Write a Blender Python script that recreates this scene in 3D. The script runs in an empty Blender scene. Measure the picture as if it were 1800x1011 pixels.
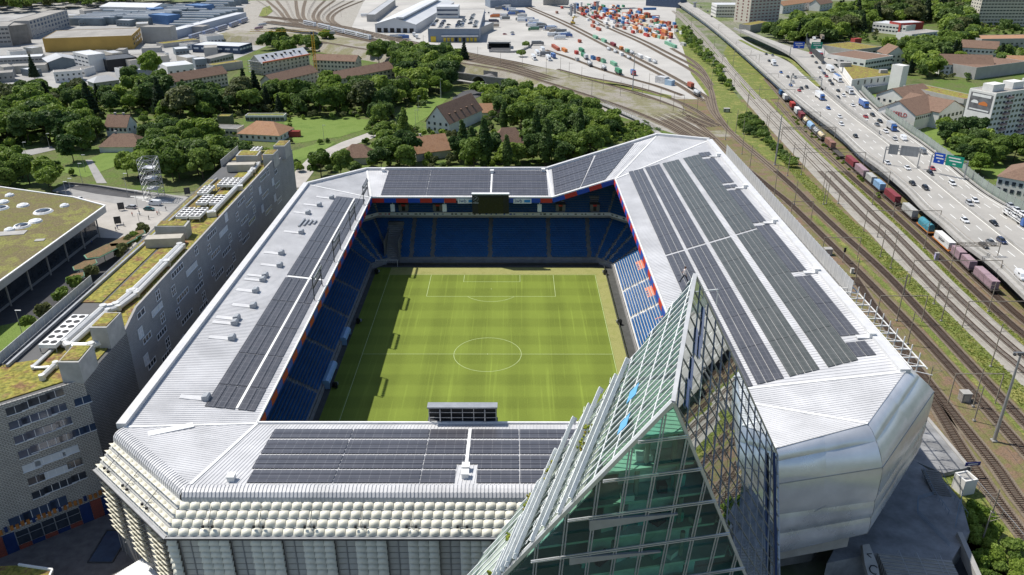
import bpy, bmesh, math, random
from mathutils import Vector, Matrix
random.seed(7)
R = math.radians
PI = math.pi
scene = bpy.context.scene
COL = scene.collection
# ------------------------------------------------------------------ camera
CAM = Vector((6.95, -188.13, 108.14)); PITCH = 0.4382; YAW = 0.0017; FPX = 1400.0
cd = bpy.data.cameras.new('camera'); cd.sensor_width = 36; cd.lens = FPX / 1800 * 36
cd.clip_start = 1; cd.clip_end = 6000
cam = bpy.data.objects.new('camera', cd); COL.objects.link(cam)
cam.location = CAM; cam.rotation_euler = (PI / 2 - PITCH, 0, YAW)
scene.camera = cam
# ------------------------------------------------------------------ sky, sun, exposure
SUNV = Vector((-12.7, 6.5, 22.5)).normalized()
w = bpy.data.worlds.new('World'); scene.world = w; w.use_nodes = True
nt = w.node_tree; bg = nt.nodes['Background']
sky = nt.nodes.new('ShaderNodeTexSky'); sky.sky_type = 'NISHITA'; sky.sun_disc = False
sky.sun_elevation = math.asin(SUNV.z); sky.sun_rotation = math.atan2(SUNV.x, SUNV.y)
sky.altitude = 300; sky.air_density = 1.0; sky.dust_density = 1.2; sky.ozone_density = 1.0
nt.links.new(sky.outputs[0], bg.inputs[0]); bg.inputs[1].default_value = 0.11
sd = bpy.data.lights.new('sun', 'SUN'); sd.energy = 4.5; sd.angle = R(0.53); sd.color = (1.0, 0.955, 0.88)
sun = bpy.data.objects.new('sun', sd); COL.objects.link(sun)
sun.rotation_euler = SUNV.to_track_quat('Z', 'Y').to_euler(); sun.location = (-200, 100, 300)
vs = scene.view_settings
vs.view_transform = 'Standard'; vs.look = 'None'; vs.exposure = 0.2; vs.gamma = 1.0; vs.use_curve_mapping = False
cy = scene.cycles
cy.max_bounces = 6; cy.diffuse_bounces = 3; cy.glossy_bounces = 3; cy.transmission_bounces = 4
cy.transparent_max_bounces = 8; cy.caustics_reflective = False; cy.caustics_refractive = False
cy.use_denoising = True
try:
 cy.denoiser = 'OPENIMAGEDENOISE'; cy.denoising_input_passes = 'RGB_ALBEDO_NORMAL'; cy.denoising_prefilter = 'ACCURATE'
except Exception:
 pass
cy.sample_clamp_indirect = 4.0
# ------------------------------------------------------------------ survey helper: where a sight line meets the level z
_cp, _sp = math.cos(PITCH), math.sin(PITCH); _cyw, _syw = math.cos(YAW), math.sin(YAW)
FW = Vector((-_syw * _cp, _cyw * _cp, -_sp)); RT = Vector((_cyw, _syw, 0)); DN = FW.cross(RT)
def ray(px, py): return FW + RT * ((px - 900) / FPX) + DN * ((py - 505.5) / FPX)
def G(px, py, z=0.0):
 v = ray(px, py); t = (z - CAM.z) / v.z
 return CAM + v * t
def onplane(px, py, p0, n):
 v = ray(px, py); t = (Vector(p0) - CAM).dot(n) / v.dot(n)
 return CAM + v * t
def pix(p):
 v = Vector(p) - CAM; d = v.dot(FW)
 return (900 + FPX * v.dot(RT) / d, 505.5 + FPX * v.dot(DN) / d)
# ------------------------------------------------------------------ materials
MATS = {}
def mat(name, col, rough=0.7, metal=0.0, var=0.12, scale=0.5, bump=0.0, bscale=8.0, spec=0.4, col2=None, scale2=None, coat=0.0, trans=0.0):
 """principled with a noise-broken colour (object space metres) and an optional fine bump"""
 if name in MATS: return MATS[name]
 m = bpy.data.materials.new(name); m.use_nodes = True; MATS[name] = m
 t = m.node_tree; b = t.nodes['Principled BSDF']
 b.inputs['Roughness'].default_value = rough; b.inputs['Metallic'].default_value = metal
 b.inputs['Specular IOR Level'].default_value = spec
 if coat: b.inputs['Coat Weight'].default_value = coat
 tc = t.nodes.new('ShaderNodeTexCoord')
 c1 = col2 if col2 else tuple(max(0, c * (1 - var)) for c in col)
 c2 = col if col2 else tuple(min(1, c * (1 + var)) for c in col)
 if var > 0 or col2:
  n = t.nodes.new('ShaderNodeTexNoise'); n.inputs['Scale'].default_value = scale
  n.inputs['Detail'].default_value = 5; n.inputs['Roughness'].default_value = 0.65
  t.links.new(tc.outputs['Object'], n.inputs['Vector'])
  r = t.nodes.new('ShaderNodeMapRange'); r.inputs[1].default_value = 0.33; r.inputs[2].default_value = 0.67
  t.links.new(n.outputs['Fac'], r.inputs[0])
  mx = t.nodes.new('ShaderNodeMix'); mx.data_type = 'RGBA'
  mx.inputs[6].default_value = (*c1, 1); mx.inputs[7].default_value = (*c2, 1)
  t.links.new(r.outputs[0], mx.inputs[0]); t.links.new(mx.outputs[2], b.inputs['Base Color'])
  rr = t.nodes.new('ShaderNodeMapRange'); rr.inputs[3].default_value = max(0.05, rough - 0.08); rr.inputs[4].default_value = min(1, rough + 0.08)
  t.links.new(n.outputs['Fac'], rr.inputs[0]); t.links.new(rr.outputs[0], b.inputs['Roughness'])
 else:
  b.inputs['Base Color'].default_value = (*col, 1)
 if bump > 0:
  n2 = t.nodes.new('ShaderNodeTexNoise'); n2.inputs['Scale'].default_value = bscale; n2.inputs['Detail'].default_value = 3
  t.links.new(tc.outputs['Object'], n2.inputs['Vector'])
  bp = t.nodes.new('ShaderNodeBump'); bp.inputs['Strength'].default_value = bump; bp.inputs['Distance'].default_value = 0.1
  t.links.new(n2.outputs['Fac'], bp.inputs['Height']); t.links.new(bp.outputs[0], b.inputs['Normal'])
 return m
def brickmat(name, c1, c2, mortar, bw, rh, ms=0.02, rough=0.8, offset=0.5, plane='XZ', spec=0.3, squash=1.0, bump=0.3):
 """module grid in object-space metres on the given plane"""
 if name in MATS: return MATS[name]
 m = bpy.data.materials.new(name); m.use_nodes = True; MATS[name] = m
 t = m.node_tree; b = t.nodes['Principled BSDF']; b.inputs['Roughness'].default_value = rough
 b.inputs['Specular IOR Level'].default_value = spec
 tc = t.nodes.new('ShaderNodeTexCoord'); sp = t.nodes.new('ShaderNodeSeparateXYZ'); cb = t.nodes.new('ShaderNodeCombineXYZ')
 t.links.new(tc.outputs['Object'], sp.inputs[0])
 if plane == 'UV':
  t.links.new(tc.outputs['UV'], sp.inputs[0]); ax = (0, 1)
 else:
  ax = {'XZ': (0, 2), 'YZ': (1, 2), 'XY': (0, 1), 'YX': (1, 0)}[plane]
 t.links.new(sp.outputs[ax[0]], cb.inputs[0]); t.links.new(sp.outputs[ax[1]], cb.inputs[1])
 br = t.nodes.new('ShaderNodeTexBrick'); br.offset = offset; br.squash = squash
 for k, c in (('Color1', c1), ('Color2', c2), ('Mortar', mortar)): br.inputs[k].default_value = (*c, 1)
 br.inputs['Scale'].default_value = 1; br.inputs['Mortar Size'].default_value = ms
 br.inputs['Brick Width'].default_value = bw; br.inputs['Row Height'].default_value = rh
 t.links.new(cb.outputs[0], br.inputs['Vector'])
 n = t.nodes.new('ShaderNodeTexNoise'); n.inputs['Scale'].default_value = 0.35; n.inputs['Detail'].default_value = 4
 t.links.new(tc.outputs['Object'], n.inputs['Vector'])
 mr = t.nodes.new('ShaderNodeMapRange'); mr.inputs[3].default_value = 0.8; mr.inputs[4].default_value = 1.2
 t.links.new(n.outputs['Fac'], mr.inputs[0])
 ml = t.nodes.new('ShaderNodeVectorMath'); ml.operation = 'SCALE'
 t.links.new(br.outputs['Color'], ml.inputs[0]); t.links.new(mr.outputs[0], ml.inputs['Scale'])
 t.links.new(ml.outputs[0], b.inputs['Base Color'])
 if bump:
  bp = t.nodes.new('ShaderNodeBump'); bp.inputs['Strength'].default_value = bump; bp.inputs['Distance'].default_value = 0.05; bp.invert = True
  t.links.new(br.outputs['Fac'], bp.inputs['Height']); t.links.new(bp.outputs[0], b.inputs['Normal'])
 return m
def patchmat(name, cols, scale=0.15, rough=0.9, fine=3.0, bump=0.5, fvar=0.35):
 """several colours in noisy patches (planting, ballast, worn ground)"""
 if name in MATS: return MATS[name]
 m = bpy.data.materials.new(name); m.use_nodes = True; MATS[name] = m
 t = m.node_tree; b = t.nodes['Principled BSDF']; b.inputs['Roughness'].default_value = rough
 b.inputs['Specular IOR Level'].default_value = 0.2
 tc = t.nodes.new('ShaderNodeTexCoord')
 n = t.nodes.new('ShaderNodeTexNoise'); n.inputs['Scale'].default_value = scale; n.inputs['Detail'].default_value = 8; n.inputs['Roughness'].default_value = 0.7
 t.links.new(tc.outputs['Object'], n.inputs['Vector'])
 cr = t.nodes.new('ShaderNodeValToRGB'); e = cr.color_ramp.elements
 while len(e) < len(cols): e.new(0.5)
 for i, c in enumerate(cols):
  e[i].position = 0.32 + 0.36 * i / max(1, len(cols) - 1); e[i].color = (*c, 1)
 t.links.new(n.outputs['Fac'], cr.inputs[0])
 n2 = t.nodes.new('ShaderNodeTexNoise'); n2.inputs['Scale'].default_value = fine; n2.inputs['Detail'].default_value = 4
 t.links.new(tc.outputs['Object'], n2.inputs['Vector'])
 mr = t.nodes.new('ShaderNodeMapRange'); mr.inputs[1].default_value = 0.3; mr.inputs[2].default_value = 0.7
 mr.inputs[3].default_value = 1 - fvar; mr.inputs[4].default_value = 1 + fvar
 t.links.new(n2.outputs['Fac'], mr.inputs[0])
 ml = t.nodes.new('ShaderNodeVectorMath'); ml.operation = 'SCALE'
 t.links.new(cr.outputs[0], ml.inputs[0]); t.links.new(mr.outputs[0], ml.inputs['Scale'])
 t.links.new(ml.outputs[0], b.inputs['Base Color'])
 if bump:
  bp = t.nodes.new('ShaderNodeBump'); bp.inputs['Strength'].default_value = bump; bp.inputs['Distance'].default_value = 0.2
  t.links.new(n2.outputs['Fac'], bp.inputs['Height']); t.links.new(bp.outputs[0], b.inputs['Normal'])
 return m
def glassmat(name, tint, refl=0.5, rough=0.03, alpha=0.5):
 """thin pane: part see-through with a tint, part mirror (more at grazing angles)"""
 if name in MATS: return MATS[name]
 m = bpy.data.materials.new(name); m.use_nodes = True; MATS[name] = m
 t = m.node_tree; t.nodes.remove(t.nodes['Principled BSDF']); out = t.nodes['Material Output']
 tr = t.nodes.new('ShaderNodeBsdfTransparent'); tr.inputs[0].default_value = (*tint, 1)
 gl = t.nodes.new('ShaderNodeBsdfGlossy'); gl.inputs['Roughness'].default_value = rough; gl.inputs[0].default_value = (0.9, 0.95, 0.95, 1)
 df = t.nodes.new('ShaderNodeBsdfDiffuse'); df.inputs[0].default_value = (*[c * 0.25 for c in tint], 1)
 mx0 = t.nodes.new('ShaderNodeMixShader'); mx0.inputs[0].default_value = 1 - alpha
 t.links.new(tr.outputs[0], mx0.inputs[1]); t.links.new(df.outputs[0], mx0.inputs[2])
 fr = t.nodes.new('ShaderNodeLayerWeight'); fr.inputs[0].default_value = 0.28
 mr = t.nodes.new('ShaderNodeMapRange'); mr.inputs[3].default_value = refl; mr.inputs[4].default_value = 1.0
 t.links.new(fr.outputs['Fresnel'], mr.inputs[0])
 mx = t.nodes.new('ShaderNodeMixShader'); t.links.new(mr.outputs[0], mx.inputs[0])
 t.links.new(mx0.outputs[0], mx.inputs[1]); t.links.new(gl.outputs[0], mx.inputs[2])
 t.links.new(mx.outputs[0], out.inputs[0])
 return m
# ------------------------------------------------------------------ mesh builder
class MB:
 def __init__(s): s.v = []; s.f = []; s.mi = []; s.mats = []
 def _m(s, m):
  if m is None: return 0
  if m not in s.mats: s.mats.append(m)
  return s.mats.index(m)
 def face(s, pts, m=None):
  i = len(s.v); s.v += [tuple(p) for p in pts]; s.f.append(tuple(range(i, i + len(pts)))); s.mi.append(s._m(m)); return s
 def add(s, verts, faces, m=None):
  i = len(s.v); s.v += [tuple(p) for p in verts]; k = s._m(m)
  for f in faces: s.f.append(tuple(i + a for a in f)); s.mi.append(k)
  return s
 def box(s, c, size, rz=0.0, m=None, M=None):
  hx, hy, hz = size[0] / 2, size[1] / 2, size[2] / 2; cs, sn = math.cos(rz), math.sin(rz); vv = []
  for x, y, z in ((-1,-1,-1),(1,-1,-1),(1,1,-1),(-1,1,-1),(-1,-1,1),(1,-1,1),(1,1,1),(-1,1,1)):
   p = Vector((c[0] + x*hx*cs - y*hy*sn, c[1] + x*hx*sn + y*hy*cs, c[2] + z*hz))
   vv.append(M @ p if M else p)
  return s.add(vv, ((0,3,2,1),(4,5,6,7),(0,1,5,4),(1,2,6,5),(2,3,7,6),(3,0,4,7)), m)
 def prism(s, poly, z0, z1, m=None, top=None):
  n = len(poly)
  a = 0
  for i in range(n):
   j = (i + 1) % n; a += poly[i][0]*poly[j][1] - poly[j][0]*poly[i][1]
  if a < 0: poly = poly[::-1]
  Z0 = z0 if isinstance(z0, (list, tuple)) else [z0]*n; Z1 = z1 if isinstance(z1, (list, tuple)) else [z1]*n
  if a < 0 and isinstance(z1, (list, tuple)): Z1 = list(z1)[::-1]
  if a < 0 and isinstance(z0, (list, tuple)): Z0 = list(z0)[::-1]
  vv = [(p[0], p[1], Z0[i]) for i, p in enumerate(poly)] + [(p[0], p[1], Z1[i]) for i, p in enumerate(poly)]
  fs = [(i, (i+1) % n, n + (i+1) % n, n + i) for i in range(n)] + [tuple(range(n-1, -1, -1))]
  s.add(vv, fs, m)
  i0 = len(s.v) - 2*n
  s.f.append(tuple(i0 + n + i for i in range(n))); s.mi.append(s._m(top if top is not None else m)); return s
 def tube(s, p, q, r, n=6, m=None, r2=None, cap=True):
  p = Vector(p); q = Vector(q); d = q - p
  if d.length < 1e-6: return s
  d.normalize(); a = d.orthogonal().normalized(); b = d.cross(a); r2 = r if r2 is None else r2
  vv = [p + (a*math.cos(2*PI*k/n) + b*math.sin(2*PI*k/n))*r for k in range(n)] + [q + (a*math.cos(2*PI*k/n) + b*math.sin(2*PI*k/n))*r2 for k in range(n)]
  fs = [(k, (k+1) % n, n + (k+1) % n, n + k) for k in range(n)]
  if cap: fs += [tuple(range(n-1, -1, -1)), tuple(range(n, 2*n))]
  return s.add(vv, fs, m)
 def bar(s, p, q, wdt, hgt, m=None, up=(0, 0, 1)):
  """box from p to q, wdt across, hgt along up (centred)"""
  p = Vector(p); q = Vector(q); d = (q - p)
  if d.length < 1e-6: return s
  d.normalize(); up = Vector(up)
  a = d.cross(up)
  if a.length < 1e-4: a = d.orthogonal()
  a.normalize(); u = a.cross(d); a *= wdt / 2; u *= hgt / 2
  vv = [p - a - u, p + a - u, p + a + u, p - a + u, q - a - u, q + a - u, q + a + u, q - a + u]
  return s.add(vv, ((0,1,2,3),(7,6,5,4),(0,4,5,1),(1,5,6,2),(2,6,7,3),(3,7,4,0)), m)
 def slab(s, pts, n, t, m=None, side=None):
  """flat polygon pts thickened by t along -n"""
  n = Vector(n); k = len(pts); top = [Vector(p) for p in pts]; bot = [p - n*t for p in top]
  i = len(s.v); s.v += [tuple(p) for p in top + bot]
  s.f.append(tuple(i + j for j in range(k))); s.mi.append(s._m(m))
  s.f.append(tuple(i + k + j for j in range(k-1, -1, -1))); s.mi.append(s._m(side or m))
  for j in range(k):
   jj = (j+1) % k; s.f.append((i+j, i+k+j, i+k+jj, i+jj)); s.mi.append(s._m(side or m))
  return s
 def mesh(s, name, m=None, smooth=False):
  me = bpy.data.meshes.new(name); me.from_pydata(s.v, [], s.f)
  ms = s.mats if s.mats else [m]
  for a in ms:
   if a: me.materials.append(a)
  if len(ms) > 1: me.polygons.foreach_set('material_index', s.mi)
  if smooth: me.polygons.foreach_set('use_smooth', [True]*len(s.f))
  me.update(); return me
 def build(s, name, m=None, parent=None, smooth=False, loc=None, fix=True):
  o = bpy.data.objects.new(name, s.mesh(name, m, smooth)); COL.objects.link(o)
  if fix:
   bm = bmesh.new(); bm.from_mesh(o.data); bmesh.ops.recalc_face_normals(bm, faces=bm.faces); bm.to_mesh(o.data); bm.free()
  if parent: o.parent = parent
  if loc: o.location = loc
  return o
def tag(o, label, cat, group=None, kind=None):
 o['label'] = label
 if cat: o['category'] = cat
 if group: o['group'] = group
 if kind: o['kind'] = kind
 return o
def thing(name, label, cat, loc=(0, 0, 0), rz=0.0, group=None):
 o = bpy.data.objects.new(name, None); COL.objects.link(o); o.empty_display_size = 0.5
 o.location = loc; o.rotation_euler = (0, 0, rz); return tag(o, label, cat, group)
def struct(o, label=None):
 o['kind'] = 'structure'
 if label: o['label'] = label
 return o
def inst(me, name, parent=None, loc=(0, 0, 0), rz=0.0, sc=None, mtx=None):
 o = bpy.data.objects.new(name, me); COL.objects.link(o)
 if parent: o.parent = parent
 if mtx is not None: o.matrix_local = mtx
 else:
  o.location = loc; o.rotation_euler = (0, 0, rz)
  if sc: o.scale = sc if not isinstance(sc, (int, float)) else (sc, sc, sc)
 return o
def dup(root, loc, rz, label=None, group=None, sc=None, mats=None):
 """copy of a thing with copies of its parts and sub-parts"""
 r = root.copy(); COL.objects.link(r); r.location = loc; r.rotation_euler = (0, 0, rz)
 if sc: r.scale = sc
 if label: r['label'] = label
 if group: r['group'] = group
 for ch in root.children:
  c = ch.copy(); COL.objects.link(c); c.parent = r
  if mats and ch.name.split('.')[0] in mats:
   for i, mm in enumerate(c.material_slots):
    if i == 0: mm.link = 'OBJECT'; mm.material = mats[ch.name.split('.')[0]]
  for g in ch.children:
   e = g.copy(); COL.objects.link(e); e.parent = c
 return r
_txt = {}
def textmesh(s, size, m, depth=0.02):
 key = (s, size, m.name)
 if key in _txt: return _txt[key]
 cu = bpy.data.curves.new('lettering', 'FONT'); cu.body = s; cu.size = size; cu.align_x = 'CENTER'; cu.align_y = 'CENTER'; cu.extrude = depth; cu.resolution_u = 2
 o = bpy.data.objects.new('lettering', cu); COL.objects.link(o)
 dg = bpy.context.evaluated_depsgraph_get(); dg.update()
 me = bpy.data.meshes.new_from_object(o.evaluated_get(dg)); bpy.data.objects.remove(o); bpy.data.curves.remove(cu)
 me.materials.clear(); me.materials.append(m); _txt[key] = me; return me
def frame(o, x, y):
 """matrix with origin o, x axis x, y axis y"""
 x = Vector(x).normalized(); y = Vector(y).normalized(); z = x.cross(y).normalized(); y = z.cross(x)
 M = Matrix((x, y, z)).transposed().to_4x4(); M.translation = Vector(o); return M
def ordn(i):
 w_ = ['first','second','third','fourth','fifth','sixth','seventh','eighth','ninth','tenth','eleventh','twelfth','thirteenth','fourteenth','fifteenth','sixteenth','seventeenth','eighteenth','nineteenth','twentieth']
 if i < 20: return w_[i]
 n = i + 1; suf = 'th' if 10 < n % 100 < 14 else {1: 'st', 2: 'nd', 3: 'rd'}.get(n % 10, 'th')
 return '%d%s' % (n, suf)
# common materials
M_white = mat('white_paint', (0.78, 0.78, 0.76), 0.5, var=0.06)
M_roofmetal = mat('roof_metal', (0.54, 0.54, 0.545), 0.45, var=0.13, scale=0.13, spec=0.5)
M_greymetal = mat('grey_metal', (0.35, 0.36, 0.37), 0.45, metal=0.3, var=0.1)
M_darkmetal = mat('dark_metal', (0.05, 0.052, 0.055), 0.5, var=0.2)
M_black = mat('black', (0.012, 0.013, 0.015), 0.5, var=0.2)
M_conc = mat('concrete', (0.36, 0.35, 0.33), 0.85, var=0.14, scale=0.3, bump=0.15)
M_conc_d = mat('weathered_concrete', (0.2, 0.195, 0.185), 0.9, var=0.25, scale=0.25, bump=0.2)
M_asph = mat('asphalt', (0.075, 0.075, 0.078), 0.9, var=0.22, scale=0.2, bump=0.2)
M_steel = mat('galvanised_steel', (0.42, 0.43, 0.44), 0.4, metal=0.5, var=0.1)
M_glassdark = mat('window_glass', (0.035, 0.045, 0.06), 0.08, var=0.3, scale=0.4, spec=0.8)
# ================================================================== GROUND SHEETS (pitch side)
def sheet(name, poly, z, m, label=None, thick=None):
 b = MB()
 if thick: b.prism([(p[0], p[1]) for p in poly], z - thick, z, m)
 else:
  a = sum(poly[i][0]*poly[(i+1) % len(poly)][1] - poly[(i+1) % len(poly)][0]*poly[i][1] for i in range(len(poly)))
  if a < 0: poly = poly[::-1]
  b.face([(p[0], p[1], z) for p in poly], m)
 return struct(b.build(name, None, fix=False), label)
def grassmat():
 m = bpy.data.materials.new('mown_pitch_grass'); m.use_nodes = True
 t = m.node_tree; b = t.nodes['Principled BSDF']; b.inputs['Roughness'].default_value = 0.85; b.inputs['Specular IOR Level'].default_value = 0.15
 tc = t.nodes.new('ShaderNodeTexCoord'); sp = t.nodes.new('ShaderNodeSeparateXYZ'); t.links.new(tc.outputs['Object'], sp.inputs[0])
 def M(op, a, b_=None, c=None):
  n = t.nodes.new('ShaderNodeMath'); n.operation = op
  for i, x in enumerate((a, b_, c)):
   if x is None: continue
   if isinstance(x, (int, float)): n.inputs[i].default_value = x
   else: t.links.new(x, n.inputs[i])
  return n.outputs[0]
 def noise(scale, vec=None, detail=4):
  n = t.nodes.new('ShaderNodeTexNoise'); n.inputs['Scale'].default_value = scale; n.inputs['Detail'].default_value = detail
  t.links.new(vec if vec is not None else tc.outputs['Object'], n.inputs['Vector']); return n.outputs['Fac']
 # mowing bands across (5.5 m) and along, soft
 wob = M('MULTIPLY', M('SUBTRACT', noise(0.4), 0.5), 0.5)
 sy = M('SINE', M('MULTIPLY', M('ADD', sp.outputs[1], wob), PI / 5.25))
 sx = M('SINE', M('MULTIPLY', M('ADD', sp.outputs[0], wob), PI / 5.6))
 by = M('MULTIPLY', sy, 3.0); bx = M('MULTIPLY', sx, 2.0)
 cl = lambda x: M('MINIMUM', M('MAXIMUM', x, -1.0), 1.0)
 # thin wheel tracks running along the pitch
 cb = t.nodes.new('ShaderNodeCombineXYZ'); t.links.new(M('MULTIPLY', sp.outputs[0], 1.3), cb.inputs[0]); t.links.new(M('MULTIPLY', sp.outputs[1], 0.03), cb.inputs[1])
 tr = noise(1.0, cb.outputs[0], 3)
 trk = M('MULTIPLY', M('MAXIMUM', M('SUBTRACT', tr, 0.56), 0.0), 1.7)
 f = M('ADD', M('ADD', M('MULTIPLY', cl(by), 0.075), M('MULTIPLY', cl(bx), 0.07)), M('ADD', trk, 1.0))
 f = M('ADD', f, M('MULTIPLY', M('SUBTRACT', noise(0.12), 0.5), 0.25))
 f = M('ADD', f, M('MULTIPLY', M('SUBTRACT', noise(3.5), 0.5), 0.55))
 ml = t.nodes.new('ShaderNodeVectorMath'); ml.operation = 'SCALE'; ml.inputs[0].default_value = (0.158, 0.205, 0.033)
 t.links.new(f, ml.inputs['Scale']); t.links.new(ml.outputs[0], b.inputs['Base Color'])
 bp = t.nodes.new('ShaderNodeBump'); bp.inputs['Strength'].default_value = 0.4; bp.inputs['Distance'].default_value = 0.05
 t.links.new(noise(9.0), bp.inputs['Height']); t.links.new(bp.outputs[0], b.inputs['Normal'])
 return m
M_grass = grassmat()
M_apron = patchmat('worn_pitch_edge_grass', [(0.23, 0.24, 0.075), (0.30, 0.295, 0.11), (0.26, 0.27, 0.085)], 0.2, fine=4, fvar=0.18, bump=0.2)
M_track = mat('pitchside_rubber', (0.07, 0.072, 0.068), 0.9, var=0.2)
M_line = mat('pitch_line_paint', (0.46, 0.54, 0.27), 0.8, var=0.15, scale=2)
sheet('pitchside_track', [(-41, -66), (41, -66), (41, 62.5), (-41, 62.5)], 0.0, M_track)
sheet('pitch_surround', [(-38.9, -62), (38.2, -62), (38.2, 58.6), (-38.9, 58.6)], 0.012, M_grass)
sheet('worn_grass_edge', [(-34.2, 52.75), (34.2, 52.75), (34.2, -62), (38.0, -62), (38.0, 58.4), (-34.2, 58.4)], 0.030, M_apron)
sheet('pitch', [(-34.6, -53.2), (34.4, -53.2), (34.4, 52.6), (-34.6, 52.6)], 0.024, M_grass)
lb = MB(); LZ = 0.040; LW = 0.12
def ln(x0, y0, x1, y1):
 if x0 == x1: lb.face([(x0-LW/2, y0, LZ), (x0+LW/2, y0, LZ), (x0+LW/2, y1, LZ), (x0-LW/2, y1, LZ)])
 else: lb.face([(x0, y0-LW/2, LZ), (x1, y0-LW/2, LZ), (x1, y0+LW/2, LZ), (x0, y0+LW/2, LZ)])
def arc(cx, cy_, r, a0, a1, n=48):
 for k in range(n):
  a = a0 + (a1-a0)*k/n; b = a0 + (a1-a0)*(k+1)/n
  lb.face([(cx+(r-LW/2)*math.cos(a), cy_+(r-LW/2)*math.sin(a), LZ), (cx+(r+LW/2)*math.cos(a), cy_+(r+LW/2)*math.sin(a), LZ),
                 (cx+(r+LW/2)*math.cos(b), cy_+(r+LW/2)*math.sin(b), LZ), (cx+(r-LW/2)*math.cos(b), cy_+(r-LW/2)*math.sin(b), LZ)])
for s in (-1, 1):
 ln(s*34, -52.5, s*34, 52.5)
 if s > 0: ln(-34, 52.5, 34, 52.5)
 else: ln(-34, -52.5, 34, -52.5)
 y1, y2 = sorted((s*36.0, s*52.5)); ln(-20.16, y1, -20.16, y2); ln(20.16, y1, 20.16, y2); ln(-20.16, s*36, 20.16, s*36)
 y1, y2 = sorted((s*47.0, s*52.5)); ln(-9.16, y1, -9.16, y2); ln(9.16, y1, 9.16, y2); ln(-9.16, s*47, 9.16, s*47)
 h = math.acos(5.5/9.15); arc(0, s*41.5, 9.15, (-PI/2 - h) if s > 0 else (PI/2 - h), (-PI/2 + h) if s > 0 else (PI/2 + h), 20)
 arc(0, s*41.5, 0.12, 0, 2*PI, 8)
ln(-34, 0, 34, 0); arc(0, 0, 9.15, 0, 2*PI, 72); arc(0, 0, 0.15, 0, 2*PI, 8)
struct(lb.build('pitch_markings', M_line, fix=False))
# ================================================================== STADIUM
st = thing('stadium', 'football stadium with pale metal roof, solar strips, blue seats and cream cushion facade', 'stadium')
V = Vector
I1, I2, I3, I4, I5, I6 = V((-40.5,-65,22.5)), V((20,-65,22.5)), V((40.5,-65,29)), V((40.5,65,29)), V((20,65,22.5)), V((-40.5,65,22.5))
OL1, OL2 = V((-62.7,-70,25.16)), V((-62.9,71,25.18))
ON1, ON2 = V((-45,-85.5,24.96)), V((20,-85.5,24.96))
N3, N2, N1 = V((48.2,-86,32.6)), V((64.7,-80,33)), V((77.6,-64.5,33.45))
C2, C1 = V((78.4,97.7,33.5)), V((60.9,107,33))
OF2, OF1 = V((19,88.5,25.32)), V((-45.5,88,25.26))
def bil(a, b, c, d, u, v):   # a-b inner edge, d-c outer edge
 return a.lerp(b, u).lerp(d.lerp(c, u), v)
roof_panels = [('L', I1, I6, OL2, OL1), ('F', I6, I5, OF2, OF1), ('FR', I5, I4, C1, OF2), ('RR', I4, I3, N1, C2), ('NR', I3, I2, ON2, N3), ('N', I2, I1, ON1, ON2)]
roof_tris = [(I6, OL2, OF1), (I4, C1, C2), (I3, N1, N2), (I3, N2, N3), (I1, ON1, OL1)]
TH = 0.9
for key, a, b, c, d in roof_panels:
 mb = MB(); n = 1 if key in ('L', 'F', 'RR', 'N') else 8
 for k in range(n):
  u0, u1 = k/n, (k+1)/n
  q = [bil(a,b,c,d,u0,0), bil(a,b,c,d,u1,0), bil(a,b,c,d,u1,1), bil(a,b,c,d,u0,1)]
  t_ = [(p.x, p.y, p.z) for p in q]; bt = [(p.x, p.y, p.z - TH) for p in q]
  mb.face(t_, M_roofmetal); mb.face(bt[::-1], M_greymetal)
 for e0, e1 in ((a, b), (b, c), (c, d), (d, a)):
  mb.face([e0, e1, e1 - V((0,0,TH)), e0 - V((0,0,TH))], M_roofmetal)
 mb.build('roof_panel', None, st)
for q in roof_tris:
 mb = MB(); mb.face(q, M_roofmetal); mb.face([p - V((0,0,TH)) for p in q][::-1], M_greymetal)
 for i in range(3): mb.face([q[i], q[(i+1) % 3], q[(i+1) % 3] - V((0,0,TH)), q[i] - V((0,0,TH))], M_roofmetal)
 mb.build('roof_panel', None, st)
# standing seams (too fine to pick apart): one part each roof side
def seams(key, a, b, c, d, step, h=0.07, wd=0.11):
 mb = MB(); L = (b - a).length; n = int(L / step)
 for k in range(1, n):
  u = k / n; p = bil(a,b,c,d,u,0.0) ; q = bil(a,b,c,d,u,1.0)
  dz = V((0, 0, h / 2 + 0.002)); mb.bar(p + dz, q + dz, wd, h)
 o = mb.build('standing_seams', M_roofmetal, st); o['kind'] = 'stuff'
for key, a, b, c, d in roof_panels: seams(key, a, b, c, d, 0.62 if key != 'RR' else 0.8)
def tri_seams(tri, dirv, step):
 mb = MB(); n = (tri[1]-tri[0]).cross(tri[2]-tri[0]).normalized(); n = n if n.z > 0 else -n
 dv = V(dirv); pv = V((-dv.y, dv.x, 0)).normalized()
 ts = [p.dot(pv) for p in tri]; t = min(ts) + step
 while t < max(ts):
  hits = []
  for i in range(3):
   p, q = tri[i], tri[(i+1) % 3]; a, b = p.dot(pv), q.dot(pv)
   if (a - t)*(b - t) < 0: hits.append(p.lerp(q, (t - a)/(b - a)))
  if len(hits) == 2: mb.bar(hits[0] + n*0.035, hits[1] + n*0.035, 0.11, 0.07)
  t += step
 o = mb.build('standing_seams', M_roofmetal, st); o['kind'] = 'stuff'
tri_seams((I1, ON1, OL1), (1, -0.14, 0), 0.62); tri_seams((I6, OL2, OF1), (1, 0.7, 0), 0.62)
tri_seams((I4, C1, C2), (1, 0.95, 0), 0.8); tri_seams((I3, N1, N2), (1, 0.1, 0), 0.7); tri_seams((I3, N2, N3), (1, -0.9, 0), 0.7)
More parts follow.
